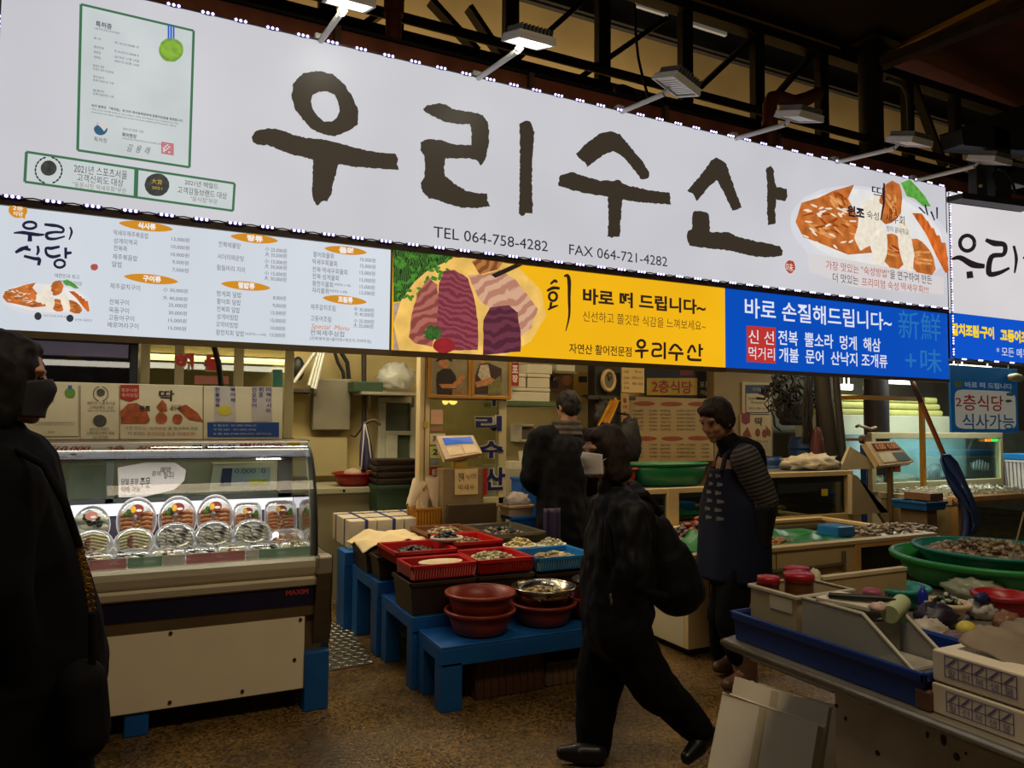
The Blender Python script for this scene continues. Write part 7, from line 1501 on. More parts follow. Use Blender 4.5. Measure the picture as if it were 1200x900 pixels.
bag(3.04, 1.88, (.13, .10, .05), 39, (170, 176, 150), 'wide pale plastic bag behind the bright red basin', al=.75)
basin('green_basin', (3.36, 2.02, zt+.001), .37, .12, M((40, 140, 66), .4, 0, .1, 5), 'large bright green round basin at the right edge of the picture', 'basin', None, .84, .02)
basin('teal_basin', (3.40, 2.02, zt+.075), .31, .08, M((24, 120, 106), .4, 0, .2, 30), 'teal round basket set inside the large green basin', 'basin', None, .84, .012)
heap(3.42, 2.04, zt+.12, .26, .26, .06, 320, ((120, 100, 66), (166, 150, 122), (84, 64, 40), (140, 120, 84)), .019, 'shellfish and wrappings heaped in the teal basket', seed=52)
solo('wire_rod', MB().tube([fy(1200, 600, 1.9), fy(1186, 655, 1.85), fy(1187, 680, 1.8), fy(1196, 712, 1.75)], .004, 8), M((120, 104, 70), .5), 'thin bent wire rod standing up at the right edge', 'rod')
bag(2.30, 1.46, (.09, .07, .03), 41, (104, 76, 60), 'flat brown paper bag under the yellow sponge')
# cartons with purple stamps
PUR = M((96, 84, 140), .6); KR = M((216, 204, 182), .65, 0, .08, 6)
def carton(x0, y0, y1, z, h, w, lab, sh, rows):
    t = thing('seafood_carton', lab, 'carton', (x0+w/2, (y0+y1)/2, z), 'white cartons with purple stamps')
    part('carton', MB().box(x0, x0+w, y0, y1, z, z+h), KR, t, bev=.004)
    mb = MB(); xs = x0-.002
    L = (y1-y0)
    for (a, b, c, d, kind) in rows:      # fractions from the far end
        Ya, Yb_, Za, Zb = y1-a*L, y1-b*L, z+h*c, z+h*d
        if kind == 'grid':
            n = 5
            for k in range(n+1): yy = Ya+(Yb_-Ya)*k/n; mb.add([(xs, yy-.0012, Za), (xs, yy+.0012, Za), (xs, yy+.0012, Zb), (xs, yy-.0012, Zb)], [(0, 1, 2, 3)])
            for zz in (Za, (Za+Zb)/2, Zb): mb.add([(xs, Ya, zz-.0012), (xs, Yb_, zz-.0012), (xs, Yb_, zz+.0012), (xs, Ya, zz+.0012)], [(0, 1, 2, 3)])
            for k in range(n):
                yy = Ya+(Yb_-Ya)*k/n; w_ = (Yb_-Ya)/n
                mb.add([(xs, yy+w_*.1, (Za+Zb)/2+.002), (xs, yy+w_*.3, (Za+Zb)/2+.002), (xs, yy+w_*.9, Zb-.002), (xs, yy+w_*.7, Zb-.002)], [(0, 1, 2, 3)])
                write(mb, '활전복생물'[k], (xs, yy+w_*.2, Za+.002), (0, w_*.6, 0), (0, 0, (Zb-Za)*.35))
        else: write(mb, kind, (xs, Ya, Za), (0, Yb_-Ya, 0), (0, 0, Zb-Za))
    part('stamp', mb, PUR, t)
    part('tape', MB().box(x0+w*.4, x0+w*.6, y0-.001, y1+.001, z+h, z+h+.001), M((196, 180, 140), .3), t); return t
carton(1.74, .55, 1.19, zt+.001, .072, .5, 'lower white carton with purple stamps at the right edge of the table', 0, [(.06, .30, .2, .85, 'grid'), (.34, .37, .3, .7, '1'), (.45, .72, .15, .8, '제주수산물')])
carton(1.745, .53, 1.19, zt+.077, .075, .48, 'upper white carton with purple stamps under the crumpled papers', 0, [(.05, .30, .25, .9, 'grid'), (.50, .85, .2, .8, '신선식품')])
def paper(u, v): return Vector((1.80+.45*u, .50+.66*v, zt+.158+.025*math.sin(u*2.6)+.02*noise.noise(Vector((u*4, v*4, 5)))+.02*math.sin(v*7+u*3)+.012*noise.noise(Vector((u*13, v*11, 2)))))
solo('newspaper', MB().sheet(paper, 60, 60), M((126, 112, 92), .7, 0, .35, 7), 'crumpled brown paper lying over the stamped cartons', 'paper', sol=.003)
def paper2(u, v): return Vector((1.98+.36*u, .50+.40*v, zt+.20+.02*math.sin(u*3)+.02*noise.noise(Vector((u*4, v*4, 9)))))
solo('newspaper', MB().sheet(paper2, 20, 20), M((196, 190, 176), .7, 0, .2, 14), 'white sheet of paper lying on the crumpled brown paper', 'paper', sol=.003)
blk('carton_flap', 1.86, .88, zt+.195, .06, .22, .006, -18, (206, 190, 150), 'cream carton flap sticking out of the crumpled paper', 'card', .001)
blk('brown_tape_roll', 1.74, 1.205, zt+.001, .03, .04, .05, 0, (92, 62, 40), 'small brown block between the blue tray and the cartons', 'block')
# flattened boxes leaning under the far end of the table
WB = M((236, 226, 206), .6, 0, .06, 5)
def leanbox(a, b, h, th, tilt, lab, z0=0.0, stripe=False):
    """a flat carton standing on edge a-b on the floor, leaning toward +n by tilt"""
    a, b = Vector(a), Vector(b); u = (b-a); n = Vector((-u.y, u.x, 0)).normalized(); up = (Vector((0, 0, 1))*math.cos(R(tilt)) + n*math.sin(R(tilt)))
    k = up.cross(u).normalized()
    t = thing('flat_carton', lab, 'carton', (a+b)/2, 'white cartons leaning below the steel table')
    q0 = [a, b, b+up*h, a+up*h]
    part('carton', MB().slab(q0, k*th), WB, t, bev=.006)
    m = [q0[0].lerp(q0[1], .42), q0[0].lerp(q0[1], .5), q0[3].lerp(q0[2], .5), q0[3].lerp(q0[2], .42)]
    part('tape', MB().slab([x-k*.001 for x in m], -k*.001), M((210, 196, 160), .3), t)
    part('edge_stamp', MB().slab([q0[3]+up*.001+k*th*.25, q0[2]+up*.001+k*th*.25, q0[2]+up*.001+k*th*.7, q0[3]+up*.001+k*th*.7], up*.001), PUR if stripe else M((170, 150, 116), .6), t)
    return t
leanbox((1.90, 2.24, 0), (1.98, 1.86, 0), .47, .05, 20, 'front white carton leaning below the corner of the steel table')
leanbox((2.00, 2.28, 0), (2.08, 1.90, 0), .50, .03, 19, 'second white carton leaning behind the front one below the table')
leanbox((2.12, 2.32, 0), (2.22, 1.95, 0), .46, .06, 24, 'rear white carton with a purple printed edge below the table', stripe=True)
# ================================================================== people
def cap(mb, p, q, r0, r1, sx=1.0, side=None, n=14, m=0):
    """tapered limb with round ends; sx widens it along the side vector"""
    p, q = Vector(p), Vector(q); d = (q-p).normalized(); u = Vector(side) if side else basis(d)[0]
    u = (u - d*u.dot(d)).normalized(); w = d.cross(u); rings = []
    for k in range(1, 5): a = math.pi/2*(1-k/4); rings.append((p - d*r0*math.sin(a), r0*math.cos(a)))
    for k in range(0, 4): a = math.pi/2*k/4; rings.append((q + d*r1*math.sin(a), r1*math.cos(a)))
    vs = [c + (u*sx*math.cos(6.28318*i/n) + w*math.sin(6.28318*i/n))*r for c, r in rings for i in range(n)]
    vs += [p-d*r0, q+d*r1]; L = len(rings); A = len(vs)-2
    fs = [(j*n+i, j*n+(i+1) % n, (j+1)*n+(i+1) % n, (j+1)*n+i) for j in range(L-1) for i in range(n)]
    fs += [(A, (i+1) % n, i) for i in range(n)] + [(A+1, (L-1)*n+i, (L-1)*n+(i+1) % n) for i in range(n)]
    return mb.add(vs, fs, m, True)
def flesh(name, mb, mat, parent, vox=.008, it=3, fold=0, fs=9, label=None, squash=None):
    """melt the overlapping forms into one skin, relax it, add cloth folds"""
    sc = bpy.data.scenes.new('sculpt_bench'); me = bpy.data.meshes.new('s'); me.from_pydata(mb.v, [], mb.f)
    o = bpy.data.objects.new('s', me); sc.collection.objects.link(o)
    r = o.modifiers.new('r', 'REMESH'); r.mode = 'VOXEL'; r.voxel_size = vox; r.use_smooth_shade = True
    if it: s = o.modifiers.new('s', 'SMOOTH'); s.factor = .5; s.iterations = it
    vl = sc.view_layers[0]; vl.update(); res = bpy.data.meshes.new_from_object(o.evaluated_get(vl.depsgraph)); res.name = name
    off = ORG[parent.name]
    for v, nm in zip(res.vertices, [x.vector.copy() for x in res.vertex_normals]):
        c = v.co.copy()
        if fold:
            s = noise.noise(Vector((c.x*fs, c.y*fs, c.z*fs*.45))) + .5*noise.noise(Vector((c.x*fs*2.2, c.y*fs*2.2, c.z*fs*1.3))+Vector((5, 3, 1)))
            c += nm*s*fold
        v.co = c-off
    res.materials.clear(); res.materials.append(mat); res.polygons.foreach_set('material_index', [0]*len(res.polygons)); res.polygons.foreach_set('use_smooth', [True]*len(res.polygons)); res.update()
    bpy.data.objects.remove(o); bpy.data.scenes.remove(sc); bpy.data.meshes.remove(me)
    k = bpy.data.objects.new(name, res); COL.objects.link(k); k.parent = parent; ORG[k.name] = off
    if label: k['label'] = label
    return k
def frame(f, up=(0, 0, 1)):
    f = Vector(f).normalized(); l = Vector(up).cross(f).normalized(); u = f.cross(l); return f, l, u
def head(mb, c, f, up=(0, 0, 1), s=1.0, neck=None):
    f, l, u = frame(f, up); c = Vector(c); q = Matrix((f, l, u)).transposed()
    def at(a, b, h): return c + (f*a + l*b + u*h)*s
    mb.ell(at(-.008, 0, .02), (.094*s, .074*s, .098*s), q, 20, 14)
    mb.ell(at(.022, 0, -.045), (.066*s, .058*s, .066*s), q, 18, 12); mb.ell(at(.066, 0, -.09), (.02*s, .024*s, .018*s), q)
    for sd in (-1, 1):
        mb.ell(at(.055, .034*sd, -.028), (.026*s, .022*s, .024*s), q)                      # cheek
        mb.ell(at(.072, .028*sd, .030), (.018*s, .026*s, .010*s), q)                       # brow
        mb.ell(at(-.005, .075*sd, -.012), (.018*s, .009*s, .032*s), q @ Matrix.Rotation(.2, 3, 'Y')); mb.ell(at(.0, .078*sd, -.035), (.010*s, .008*s, .010*s), q)
    cap(mb, at(.080, 0, .018), at(.096, 0, -.022), .009*s, .012*s); mb.ell(at(.087, .011, -.028), (.010*s, .008*s, .008*s), q); mb.ell(at(.087, -.011, -.028), (.010*s, .008*s, .008*s), q)
    mb.ell(at(.082, 0, -.055), (.012*s, .022*s, .007*s), q); mb.ell(at(.080, 0, -.067), (.012*s, .019*s, .007*s), q)
    return at
def eyes(at, root, s=1.0):
    mb = MB()
    for sd in (-1, 1): mb.ell(at(.078, .029*sd, .012), (.009*s, .012*s, .005*s), None, 10, 8)
    part('eyes', mb, M((26, 20, 18), .2), root)
def hand(mb, wrist, d, palm, thumb, s=1.0, curl=.5):
    """palm with four curling fingers and a thumb: d points to the fingertips, palm is the palm's normal"""
    d = Vector(d).normalized(); n = Vector(palm); n = (n-d*n.dot(d)).normalized(); sdv = d.cross(n)*thumb; w = Vector(wrist)
    cap(mb, w, w+d*.035*s, .026*s, .030*s, 1.25, sdv); cap(mb, w+d*.035*s, w+d*.075*s, .022*s, .018*s, 1.9, sdv)
    for k, (o, L) in enumerate(((.030, .070), (.010, .078), (-.010, .072), (-.028, .056))):
        b = w+d*.088*s+sdv*o*s; a = curl
        d1 = (d*math.cos(a)+n*math.sin(a)); d2 = (d*math.cos(2*a)+n*math.sin(2*a)); m1 = b+d1*L*.5*s; m2 = m1+d2*L*.5*s
        cap(mb, b-d*.02*s, m1, .0095*s, .0085*s, n=10); cap(mb, m1, m2, .0085*s, .0072*s, n=10)
    t0 = w+d*.03*s+sdv*.024*s; t1 = t0+(d*.6+sdv*.8+n*.3).normalized()*.042*s; t2 = t1+(d*.9+sdv*.25+n*.5).normalized()*.03*s
    cap(mb, t0, t1, .014*s, .011*s, n=10); cap(mb, t1, t2, .011*s, .008*s, n=10)
SKIN = M((176, 126, 92), .55, 0, .06, 20); SKIN2 = M((158, 112, 80), .55, 0, .06, 20)
BLK = CL((22, 21, 23)); BLK2 = CL((16, 15, 17)); HAIR = M((44, 34, 28), .62, 0, .35, 40, .12, .2, stretch=(6, 6, .6))
DKT = M((22, 22, 25), .8, 0, .2, 14)
def shoe(mb, heel, toe, h=.055, w=.045, lift=0):
    heel, toe = Vector(heel), Vector(toe); d = (toe-heel); L = d.length; sd = Vector((0, 0, 1)).cross(d).normalized()
    cap(mb, heel+d*.12, heel+d*.5, h*.8, h*.85, w/h, sd); cap(mb, heel+d*.5, heel+d*.86, h*.8, h*.55, w/h*1.15, sd)
    return mb

# ---------------------------------------------------------------- woman walking left with a backpack
def Wk(px, py, dy=0): return fy(px, py, 2.76+dy)
H0 = Wk(707, 531)
FX = Vector((-1, .30, 0)).normalized(); LY = Vector((0, 0, 1)).cross(FX)            # forward, her left (toward us)
w = thing('person', 'woman in dark jacket and trousers with a white face mask, walking left past the baskets', 'person', (1.98, 2.76, 0))
mb = MB(); at = head(mb, H0, (-.97, .02, -.06), s=.98)
cap(mb, at(-.025, 0, -.07), Wk(722, 578), .052, .06); pel = Wk(722, 728)
cap(mb, Wk(728, 600), Wk(724, 665), .12, .115, 1.25, LY); cap(mb, Wk(724, 665), pel, .115, .125, 1.2, LY)
LEGF = [Wk(717, 738, .09), Wk(702, 808, .10), Wk(695, 872, .12)]; LEGR = [Wk(729, 738, -.08), Wk(768, 806, -.09), Wk(820, 858, -.11)]
for lg in (LEGF, LEGR): cap(mb, lg[0], lg[1], .085, .055); cap(mb, lg[1], lg[2], .055, .038)
ARN = [Wk(735, 600, -.17), Wk(740, 660, -.22), Wk(728, 690, -.10)]; ARF = [Wk(730, 598, .17), Wk(726, 660, .20), Wk(722, 690, .08)]
for ar, th in ((ARN, 1), (ARF, -1)):
    cap(mb, ar[0], ar[1], .05, .04); cap(mb, ar[1], ar[2], .04, .028); hand(mb, ar[2], (ar[2]-ar[1]), (0, .9*th, -.3), th, .9, .6)
flesh('body', mb, SKIN, w, .008, 3); eyes(at, w, .98)
# trousers: wide dark legs meeting at the hips
mb = MB(); cap(mb, Wk(723, 722), Wk(723, 742), .135, .13, 1.15, LY)
cap(mb, LEGF[0], LEGF[1], .125, .105); cap(mb, LEGF[1], Wk(695, 876, .12), .105, .072); cap(mb, LEGR[0], LEGR[1], .125, .10); cap(mb, LEGR[1], Wk(817, 853, -.11), .10, .068)
flesh('trousers', mb, CL((13, 13, 15)), w, .01, 3, .014, 9)
# padded jacket
mb = MB(); cap(mb, Wk(729, 602), Wk(724, 662), .15, .155, 1.22, LY); cap(mb, Wk(724, 662), Wk(722, 718), .158, .165, 1.15, LY); cap(mb, Wk(722, 700), Wk(722, 728), .165, .158, 1.15, LY)
cap(mb, Wk(733, 592, -.15), Wk(731, 590, .15), .075, .075); cap(mb, Wk(716, 572), Wk(724, 588), .062, .09, 1.2, LY)
for ar in (ARN, ARF): cap(mb, ar[0], ar[1], .085, .07); cap(mb, ar[1], ar[2]+(ar[2]-ar[1])*.12, .07, .052)
flesh('jacket', mb, M((18, 18, 21), .6, 0, .25, 14, .08, .25), w, .009, 2, .022, 12)
mb = MB(); 
for p in (Wk(713, 697, -.20), Wk(714, 703, -.20)): mb.ell(p+LY*.03, (.006, .004, .014), None, 8, 6)
part('fastening', mb, M((110, 106, 100), .3, .5), w)
# bobbed hair with a parting, leaving the face open
f, l, u = frame((-.97, .02, -.06)); q = Matrix((f, l, u)).transposed(); mb = MB()
mb.ell(H0-f*.022+u*.026, (.100, .092, .104), q, 22, 14); mb.ell(H0-f*.052-u*.02, (.074, .096, .088), q, 20, 12); mb.ell(H0-f*.05-u*.085, (.078, .098, .062), q, 18, 10)
for sd in (-1, 1): mb.ell(H0-f*.014+l*.074*sd-u*.045, (.050, .026, .094), q)
mb.ell(H0+f*.045+u*.080, (.046, .064, .032), q)
flesh('hair', mb, HAIR, w, .008, 2, .008, 26)
mb = MB()
def mask(u_, v_):
    a = (u_-.5)*2; b = (v_-.5)*2
    return at(.095+.020*math.exp(-((b-.4)/.6)**2-(a/.62)**2)-.05*a*a, .066*a, -.045+.045*b+(.012*(1-a*a) if b > 0 else 0))
part('face_mask', MB().sheet(mask, 16, 12), M((206, 200, 196), .8, 0, .04, 20), w, sol=.003)
mb = MB()
for sd in (-1, 1): mb.tube([at(.05, .064*sd, -.03), at(.02, .078*sd, -.012), at(-.012, .082*sd, -.005)], .0018, 5)
part('mask_strap', mb, M((206, 200, 196), .8), w)
mb = shoe(MB(), fz(706, 884, .052)+Vector((0, .0, 0)), fz(652, 882, .045), .055, .046); flesh('shoe', mb, M((16, 15, 16), .35, 0, .2, 20, 0, .4), w, .006, 2)
r_h, r_t = fy(835, 856, 2.65), fz(800, 893, .045)
mb = shoe(MB(), r_h, r_t, .055, .046); flesh('shoe', mb, M((16, 15, 16), .35, 0, .2, 20, 0, .4), w, .006, 2)
# her backpack
b = thing('backpack', 'black backpack on the back of the walking woman', 'backpack', Wk(790, 716))
BP = M((13, 13, 15), .7, 0, .25, 14, 0, .2)
mb = MB(); cap(mb, Wk(768, 622), Wk(786, 682), .085, .135, 1.25, LY); cap(mb, Wk(780, 655), Wk(790, 690), .12, .125, 1.3, LY)
flesh('sack', mb, BP, b, .01, 4, .012, 9)
mb = MB(); cap(mb, Wk(799, 668), Wk(804, 690), .075, .085, 1.4, LY); flesh('front_pocket', mb, M((12, 12, 14), .6), b, .01, 3, .006, 12)
for sd in (-1, 1):
    o = LY*.13*sd; mb = MB().tube([Wk(762, 598)+o, Wk(745, 576)+o, Wk(722, 580)+o, Wk(703, 604)+o*1.05, Wk(700, 640)+o*1.25, Wk(726, 680)+o*1.45, Wk(765, 690)+o*1.2], .02, 8); part('strap', mb, BP, b)
part('grab_loop', MB().tube([Wk(762, 603)-LY*.03, Wk(766, 594)-LY*.03, Wk(766, 594)+LY*.03, Wk(762, 603)+LY*.03], .008, 6), BP, b)

# ---------------------------------------------------------------- woman in the apron
def Ap(px, py, dy=0): return fy(px, py, 3.36+dy)
FA = Vector((-1, -.12, 0)).normalized(); LA = Vector((0, 0, 1)).cross(FA)
a_ = thing('person', 'woman with short dark hair in a navy apron and striped sleeves looking down', 'person', (3.12, 3.36, 0))
f, l, u = frame((-.88, -.16, -.40)); q = Matrix((f, l, u)).transposed()
H1 = Ap(839, 492); mb = MB(); at = head(mb, H1, (-.88, -.16, -.40), s=1.08)
cap(mb, at(-.03, 0, -.06), Ap(858, 526), .054, .065)
cap(mb, Ap(866, 545), Ap(862, 600), .12, .125, 1.25, LA); cap(mb, Ap(862, 600), Ap(860, 662), .125, .13, 1.2, LA)
LN = [Ap(863, 668, -.09), Ap(856, 728, -.10), Ap(869, 788, -.12)]; LF = [Ap(857, 668, .08), Ap(846, 722, .10), Ap(848, 775, .16)]
for lg in (LN, LF): cap(mb, lg[0], lg[1], .085, .058); cap(mb, lg[1], lg[2], .055, .04)
AN = [Ap(874, 538, -.19), Ap(897, 585, -.23), Ap(893, 628, -.20)]; AF = [Ap(864, 540, .19), Ap(880, 588, .24), Ap(878, 628, .20)]
for ar, th in ((AN, 1), (AF, -1)):
    cap(mb, ar[0], ar[1], .05, .042); cap(mb, ar[1], ar[2], .04, .029); hand(mb, ar[2], ar[2]-ar[1], (-.6, .7*th, 0), th, 1.0, .35)

flesh('body', mb, SKIN2, a_, .008, 3); eyes(at, a_, 1.05)
mb = MB(); cap(mb, LN[0], LN[1], .098, .09); cap(mb, LN[1], Ap(866, 768, -.12), .09, .07); cap(mb, LF[0], LF[1], .098, .09); cap(mb, LF[1], Ap(847, 765, .16), .088, .07); cap(mb, Ap(858, 655), Ap(856, 672), .14, .13, 1.15, LA)
flesh('trousers', mb, CL((12, 12, 14)), a_, .01, 3, .01, 9)
stripes = bands((26, 25, 28), (84, 78, 70), 13, .6, 0, .8, 'Z', (R(12), R(18), 0))
mb = MB()
for ar in (AN, AF): cap(mb, ar[0], ar[1], .088, .076); cap(mb, ar[1], ar[1].lerp(ar[2], .25), .076, .066)
cap(mb, AN[0]-Vector((0, 0, .02)), AF[0]-Vector((0, 0, .02)), .08, .08)
flesh('striped_sleeves', mb, stripes, a_, .008, 3, .008, 12)
mb = MB()
for ar in (AN, AF): cap(mb, ar[1].lerp(ar[2], .2), ar[2]+(ar[2]-ar[1])*.05, .072, .056); hand(mb, ar[2]+(ar[2]-ar[1]).normalized()*.0, ar[2]-ar[1], (-.6, .7, 0), 1 if ar is AN else -1, 1.14, .35)
flesh('gloves', mb, M((17, 17, 19), .5, 0, .2, 14), a_, .007, 2, label='black rubber gloves with long cuffs')
mb = MB(); cap(mb, Ap(868, 535), Ap(864, 596), .125, .15, 1.28, LA); cap(mb, Ap(864, 596), Ap(862, 640), .15, .158, 1.2, LA); cap(mb, Ap(853, 518), Ap(862, 534), .068, .10, 1.15, LA); cap(mb, Ap(870, 534, -.12), Ap(864, 534, .12), .075, .075)
flesh('padded_vest', mb, CL((20, 20, 25)), a_, .009, 3, .014, 9)
NAV = M((20, 24, 44), .7, 0, .12, 8, .03, .2)
def apron(u_, v_):
    a = (u_-.5)*math.pi*1.72; r = .176+.012*v_; w_ = .208+.026*v_
    c = Ap(862-3*v_, 548+v_*129); c.y = 3.36
    return c + FA*(r*math.cos(a)+.004*math.sin(a*9)*v_) + LA*(w_*math.sin(a))*(.62+.38*min(1, v_*3.2)) + Vector((0, 0, .0))
part('apron', MB().sheet(apron, 48, 30), NAV, a_, sol=.006)
mb = MB(); c0 = Ap(848, 600); 
for k in range(6):
    for j in range(2):
        v_ = .04+.075*k; uu = .44+.07*j+.012*(k % 2)
        p0, p1, p2, p3 = (apron(uu, v_), apron(uu+.04, v_), apron(uu+.04, v_+.05), apron(uu, v_+.05)); nrm = (p1-p0).cross(p3-p0).normalized()*.006
        nrm = nrm if nrm.dot(FA) > 0 else -nrm
        mb.slab([p3.lerp(p0, .9)+nrm, p3.lerp(p0, .1)+nrm, p2.lerp(p1, .35)+nrm, p2.lerp(p1, .7)+nrm], nrm*.2)
part('apron_print', mb, M((104, 100, 96), .8, 0, .35, 40), a_)
part('apron_strap', MB().tube([Ap(846, 552, -.09), Ap(850, 534, -.085), Ap(860, 525, -.06), Ap(866, 524, 0), Ap(860, 525, .06), Ap(848, 534, .085)], .014, 8), NAV, a_)
mb = MB(); mb.ell(H1-f*.018+u*.034, (.108, .094, .102), q, 22, 14); mb.ell(H1-f*.056-u*.01, (.066, .09, .085), q, 18, 12); mb.ell(H1+f*.05+u*.084, (.05, .066, .036), q)
for sd in (-1, 1): mb.ell(H1-f*.012+l*.074*sd+u*.004, (.056, .02, .066), q)
flesh('hair', mb, HAIR, a_, .008, 2, .007, 26)
BOOT = M((92, 62, 44), .4, 0, .2, 10)
for hl, toe, sh in ((fz(884, 793, .06), fz(847, 804, .05), LN), (fz(868, 776, .06), fz(836, 783, .05), LF)):
    mb = shoe(MB(), hl, toe, .062, .052); cap(mb, hl.lerp(toe, .25)+Vector((0, 0, .02)), Vector((sh[2].x, sh[2].y, .27)).lerp(hl.lerp(toe, .2)+Vector((0, 0, .25)), .5), .06, .075)
    flesh('boot', mb, BOOT, a_, .008, 2, .004, 12)

# ---------------------------------------------------------------- man seen from behind
def Mn(px, py, dy=0): return fy(px, py, 5.03+dy)
m_ = thing('person', 'man in a black padded jacket standing with his back turned beside the baskets', 'person', (2.93, 5.03, 0))
H2 = Mn(665, 476); mb = MB(); fM = (-.22, 1, -.10); at = head(mb, H2, fM, s=1.05); fm, lm, um = frame(fM); qm = Matrix((fm, lm, um)).transposed(); LM = Vector((-1, -.1, 0))
cap(mb, at(-.02, 0, -.07), Mn(663, 506), .058, .066)
cap(mb, Mn(660, 525), Mn(658, 575), .14, .13, 1.35, LM); cap(mb, Mn(658, 575), Mn(657, 618), .13, .135, 1.25, LM)
for sd, xs in ((-1, 0), (1, 0)):
    lx = .10*sd; A0 = Vector((2.93+lx, 5.03, .88)); A1 = Vector((2.93+lx*1.1, 5.05, .48)); A2 = Vector((2.93+lx*1.1, 5.0, .09)); cap(mb, A0, A1, .09, .062); cap(mb, A1, A2, .06, .042); cap(mb, A2, A2+Vector((-.02, .14, -.05)), .038, .034)
ML = [Mn(631, 514), Mn(620, 560, .06), Mn(640, 580, .30)]; MR = [Mn(690, 514), Mn(698, 562, .06), Mn(678, 580, .30)]
for ar, th in ((ML, 1), (MR, -1)): cap(mb, ar[0], ar[1], .055, .045); cap(mb, ar[1], ar[2], .044, .03); hand(mb, ar[2], ar[2]-ar[1], (th*.5, .2, -.8), th, 1.0, .5)
flesh('body', mb, SKIN2, m_, .009, 3); eyes(at, m_, 1.02)
mb = MB(); cap(mb, Mn(660, 527), Mn(658, 580), .165, .165, 1.32, LM); cap(mb, Mn(658, 580), Mn(657, 628), .165, .178, 1.25, LM); cap(mb, Mn(634, 512), Mn(688, 512), .085, .085)
for ar in (ML, MR): cap(mb, ar[0], ar[1], .09, .085); cap(mb, ar[1], ar[2], .082, .06)
flesh('jacket', mb, CL((19, 19, 21)), m_, .01, 2, .022, 11)
mb = MB()
for k in range(3): mb.lathe([(.095-.004*k, -.022), (.118-.006*k, -.008), (.12-.006*k, .012), (.1-.004*k, .024), (.08, .02), (.08, -.02)], Mn(664, 509-6.5*k), 26, close=True, sx=1.15)
flesh('padded_collar', mb, bands((40, 34, 28), (76, 64, 50), 24, 1, 0, .8), m_, .009, 2, .006, 20)
mb = MB(); mb.ell(H2-fm*.012+um*.03, (.106, .09, .10), qm, 22, 14); mb.ell(H2-fm*.05-um*.01, (.062, .088, .085), qm, 18, 12)
flesh('hair', mb, M((24, 19, 17), .62, 0, .35, 40, .12, .2), m_, .008, 2, .008, 26)
mb = MB()
for sd in (-1, 1): lx = .10*sd; cap(mb, (2.93+lx, 5.03, .86), (2.93+lx*1.1, 5.05, .48), .12, .095); cap(mb, (2.93+lx*1.1, 5.05, .48), (2.93+lx*1.1, 5.0, .10), .093, .075)
flesh('trousers', mb, CL((15, 13, 19)), m_, .011, 3, .01, 9)
mb = MB().sheet(lambda u_, v_: Vector((2.66+.15*u_, 4.86-.03*math.sin(u_*3.14)-.012*math.sin(u_*17), .86-.52*v_)), 30, 14); part('purple_apron', mb, M((44, 34, 66), .7, 0, .15, 10), m_, sol=.005)
for sd in (-1, 1):
    mb = shoe(MB(), Vector((2.93+.11*sd, 4.95, .055)), Vector((2.91+.12*sd, 5.22, .05)), .056, .048); flesh('shoe', mb, BLK2, m_, .008, 2)

# ---------------------------------------------------------------- woman in the long coat at the left edge
def Lf(px, py, dy=0): return fy(px, py, 2.28+dy)
g_ = thing('person', 'woman in a long black coat and black face mask standing beside the display case', 'person', (-.42, 2.28, 0))
fL = (1, .06, -.05); f, l, u = frame(fL); q = Matrix((f, l, u)).transposed(); FL = Vector((1, 0, 0)); LL = Vector((0, 1, 0))
H3 = Lf(5, 446); mb = MB(); at = head(mb, H3, fL, s=1.02)
cap(mb, at(-.03, 0, -.07), Lf(-14, 520), .055, .065)
cap(mb, Lf(-10, 575), Lf(-8, 680), .12, .125, 1.3, LL); cap(mb, Lf(-8, 680), Lf(-4, 780), .125, .14, 1.2, LL)
for sd in (-1, 1): x = -.40; cap(mb, (x, 2.28+.09*sd, .82), (x+.01, 2.28+.09*sd, .45), .09, .06); cap(mb, (x+.01, 2.28+.09*sd, .45), (x-.02, 2.28+.09*sd, .09), .058, .04); cap(mb, (x-.02, 2.28+.09*sd, .08), (x+.12, 2.28+.09*sd, .04), .038, .03)
GN = [Lf(2, 570, -.17), Lf(-6, 690, -.24), Lf(12, 770, -.19)]; GF = [Lf(2, 570, .17), Lf(0, 690, .24), Lf(12, 770, .19)]
for ar, th in ((GN, -1), (GF, 1)): cap(mb, ar[0], ar[1], .05, .042); cap(mb, ar[1], ar[2], .04, .029); hand(mb, ar[2], ar[2]-ar[1], (0, -.8*th, .3), th, .95, .7)
flesh('body', mb, SKIN, g_, .007, 3); eyes(at, g_, 1.02)
COAT = CL((9, 9, 12))
mb = MB(); cap(mb, Lf(-2, 565), Lf(6, 660), .145, .18, 1.3, LL); cap(mb, Lf(6, 660), Lf(14, 790), .185, .22, 1.12, LL); cap(mb, Lf(14, 790), (-.39, 2.28, .34), .22, .275, 1.1, LL)
cap(mb, Lf(-8, 556, -.14), Lf(-6, 556, .14), .085, .085); cap(mb, Lf(-10, 512), Lf(-8, 550), .078, .12, 1.2, LL)
for ar in (GN, GF): cap(mb, ar[0], ar[1], .088, .078); cap(mb, ar[1], ar[2]+(ar[2]-ar[1])*.3, .076, .06)
flesh('long_coat', mb, COAT, g_, .01, 3, .014, 8)
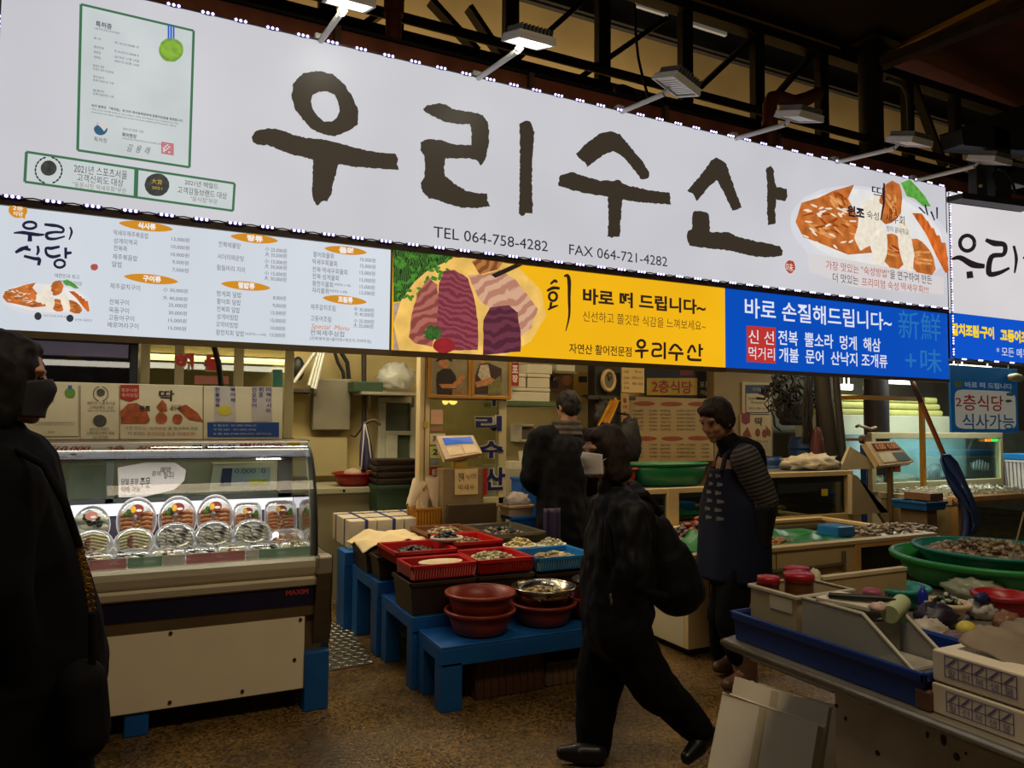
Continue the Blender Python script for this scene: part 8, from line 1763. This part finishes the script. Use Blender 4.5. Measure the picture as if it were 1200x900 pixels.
mb = MB(); mb.ell(H3-f*.022+u*.028, (.105, .094, .106), q, 22, 14); mb.ell(H3-f*.06-u*.04, (.075, .098, .11), q, 20, 12); cap(mb, H3-f*.06-u*.08, H3-f*.06-u*.24, .085, .06, 1.2, LL)
for sd in (-1, 1): mb.ell(H3+f*.006+l*.078*sd-u*.03, (.05, .022, .10), q)
mb.ell(H3+f*.03+u*.084, (.05, .066, .03), q)
flesh('hair', mb, M((24, 19, 17), .62, 0, .35, 40, .12, .2), g_, .008, 2, .008, 24)
part('face_mask', MB().sheet(mask, 16, 12), M((26, 27, 32), .7, 0, .1, 20), g_, sol=.003)
mb = MB()
for sd in (-1, 1): mb.tube([at(.05, .066*sd, -.03), at(.02, .08*sd, -.012), at(-.012, .084*sd, -.005)], .002, 5)
part('mask_strap', mb, M((26, 27, 32), .7), g_)
for sd in (-1, 1):
    mb = shoe(MB(), Vector((-.46, 2.28+.09*sd, .055)), Vector((-.20, 2.28+.10*sd, .05)), .055, .045); flesh('shoe', mb, BLK2, g_, .008, 2)
mb = MB(); pts = [Lf(93, 640, -.25), Lf(99, 665, -.25), Lf(104, 690, -.25), Lf(108, 718, -.24)]
hb = thing('handbag', 'black handbag on a gold chain hanging at the front of the long coat', 'handbag', Lf(95, 860, -.2))
for i in range(len(pts)-1):
    for k in range(7):
        c = pts[i].lerp(pts[i+1], k/7); mb.lathe([(.008, -.0025), (.0105, 0), (.008, .0025), (.0055, 0)], c, 8, close=True, sy=.7, q=Matrix.Rotation(R(90), 3, 'X') @ Matrix.Rotation(R(80*(k % 2)), 3, 'Z'))
part('chain', mb, M((150, 112, 44), .35, .9), hb)
part('strap', MB().tube([Lf(20, 528, -.16), Lf(52, 545, -.27), Lf(76, 590, -.27), Lf(93, 640, -.25)], .009, 8).tube([Lf(108, 718, -.24), Lf(108, 790, -.22)], .009, 8), BLK2, hb)
mb = MB(); cap(mb, Lf(96, 800, -.21), Lf(98, 860, -.21), .055, .06, 1.3, LL); flesh('pouch', mb, BLK2, hb, .009, 3)
set_glyphs()
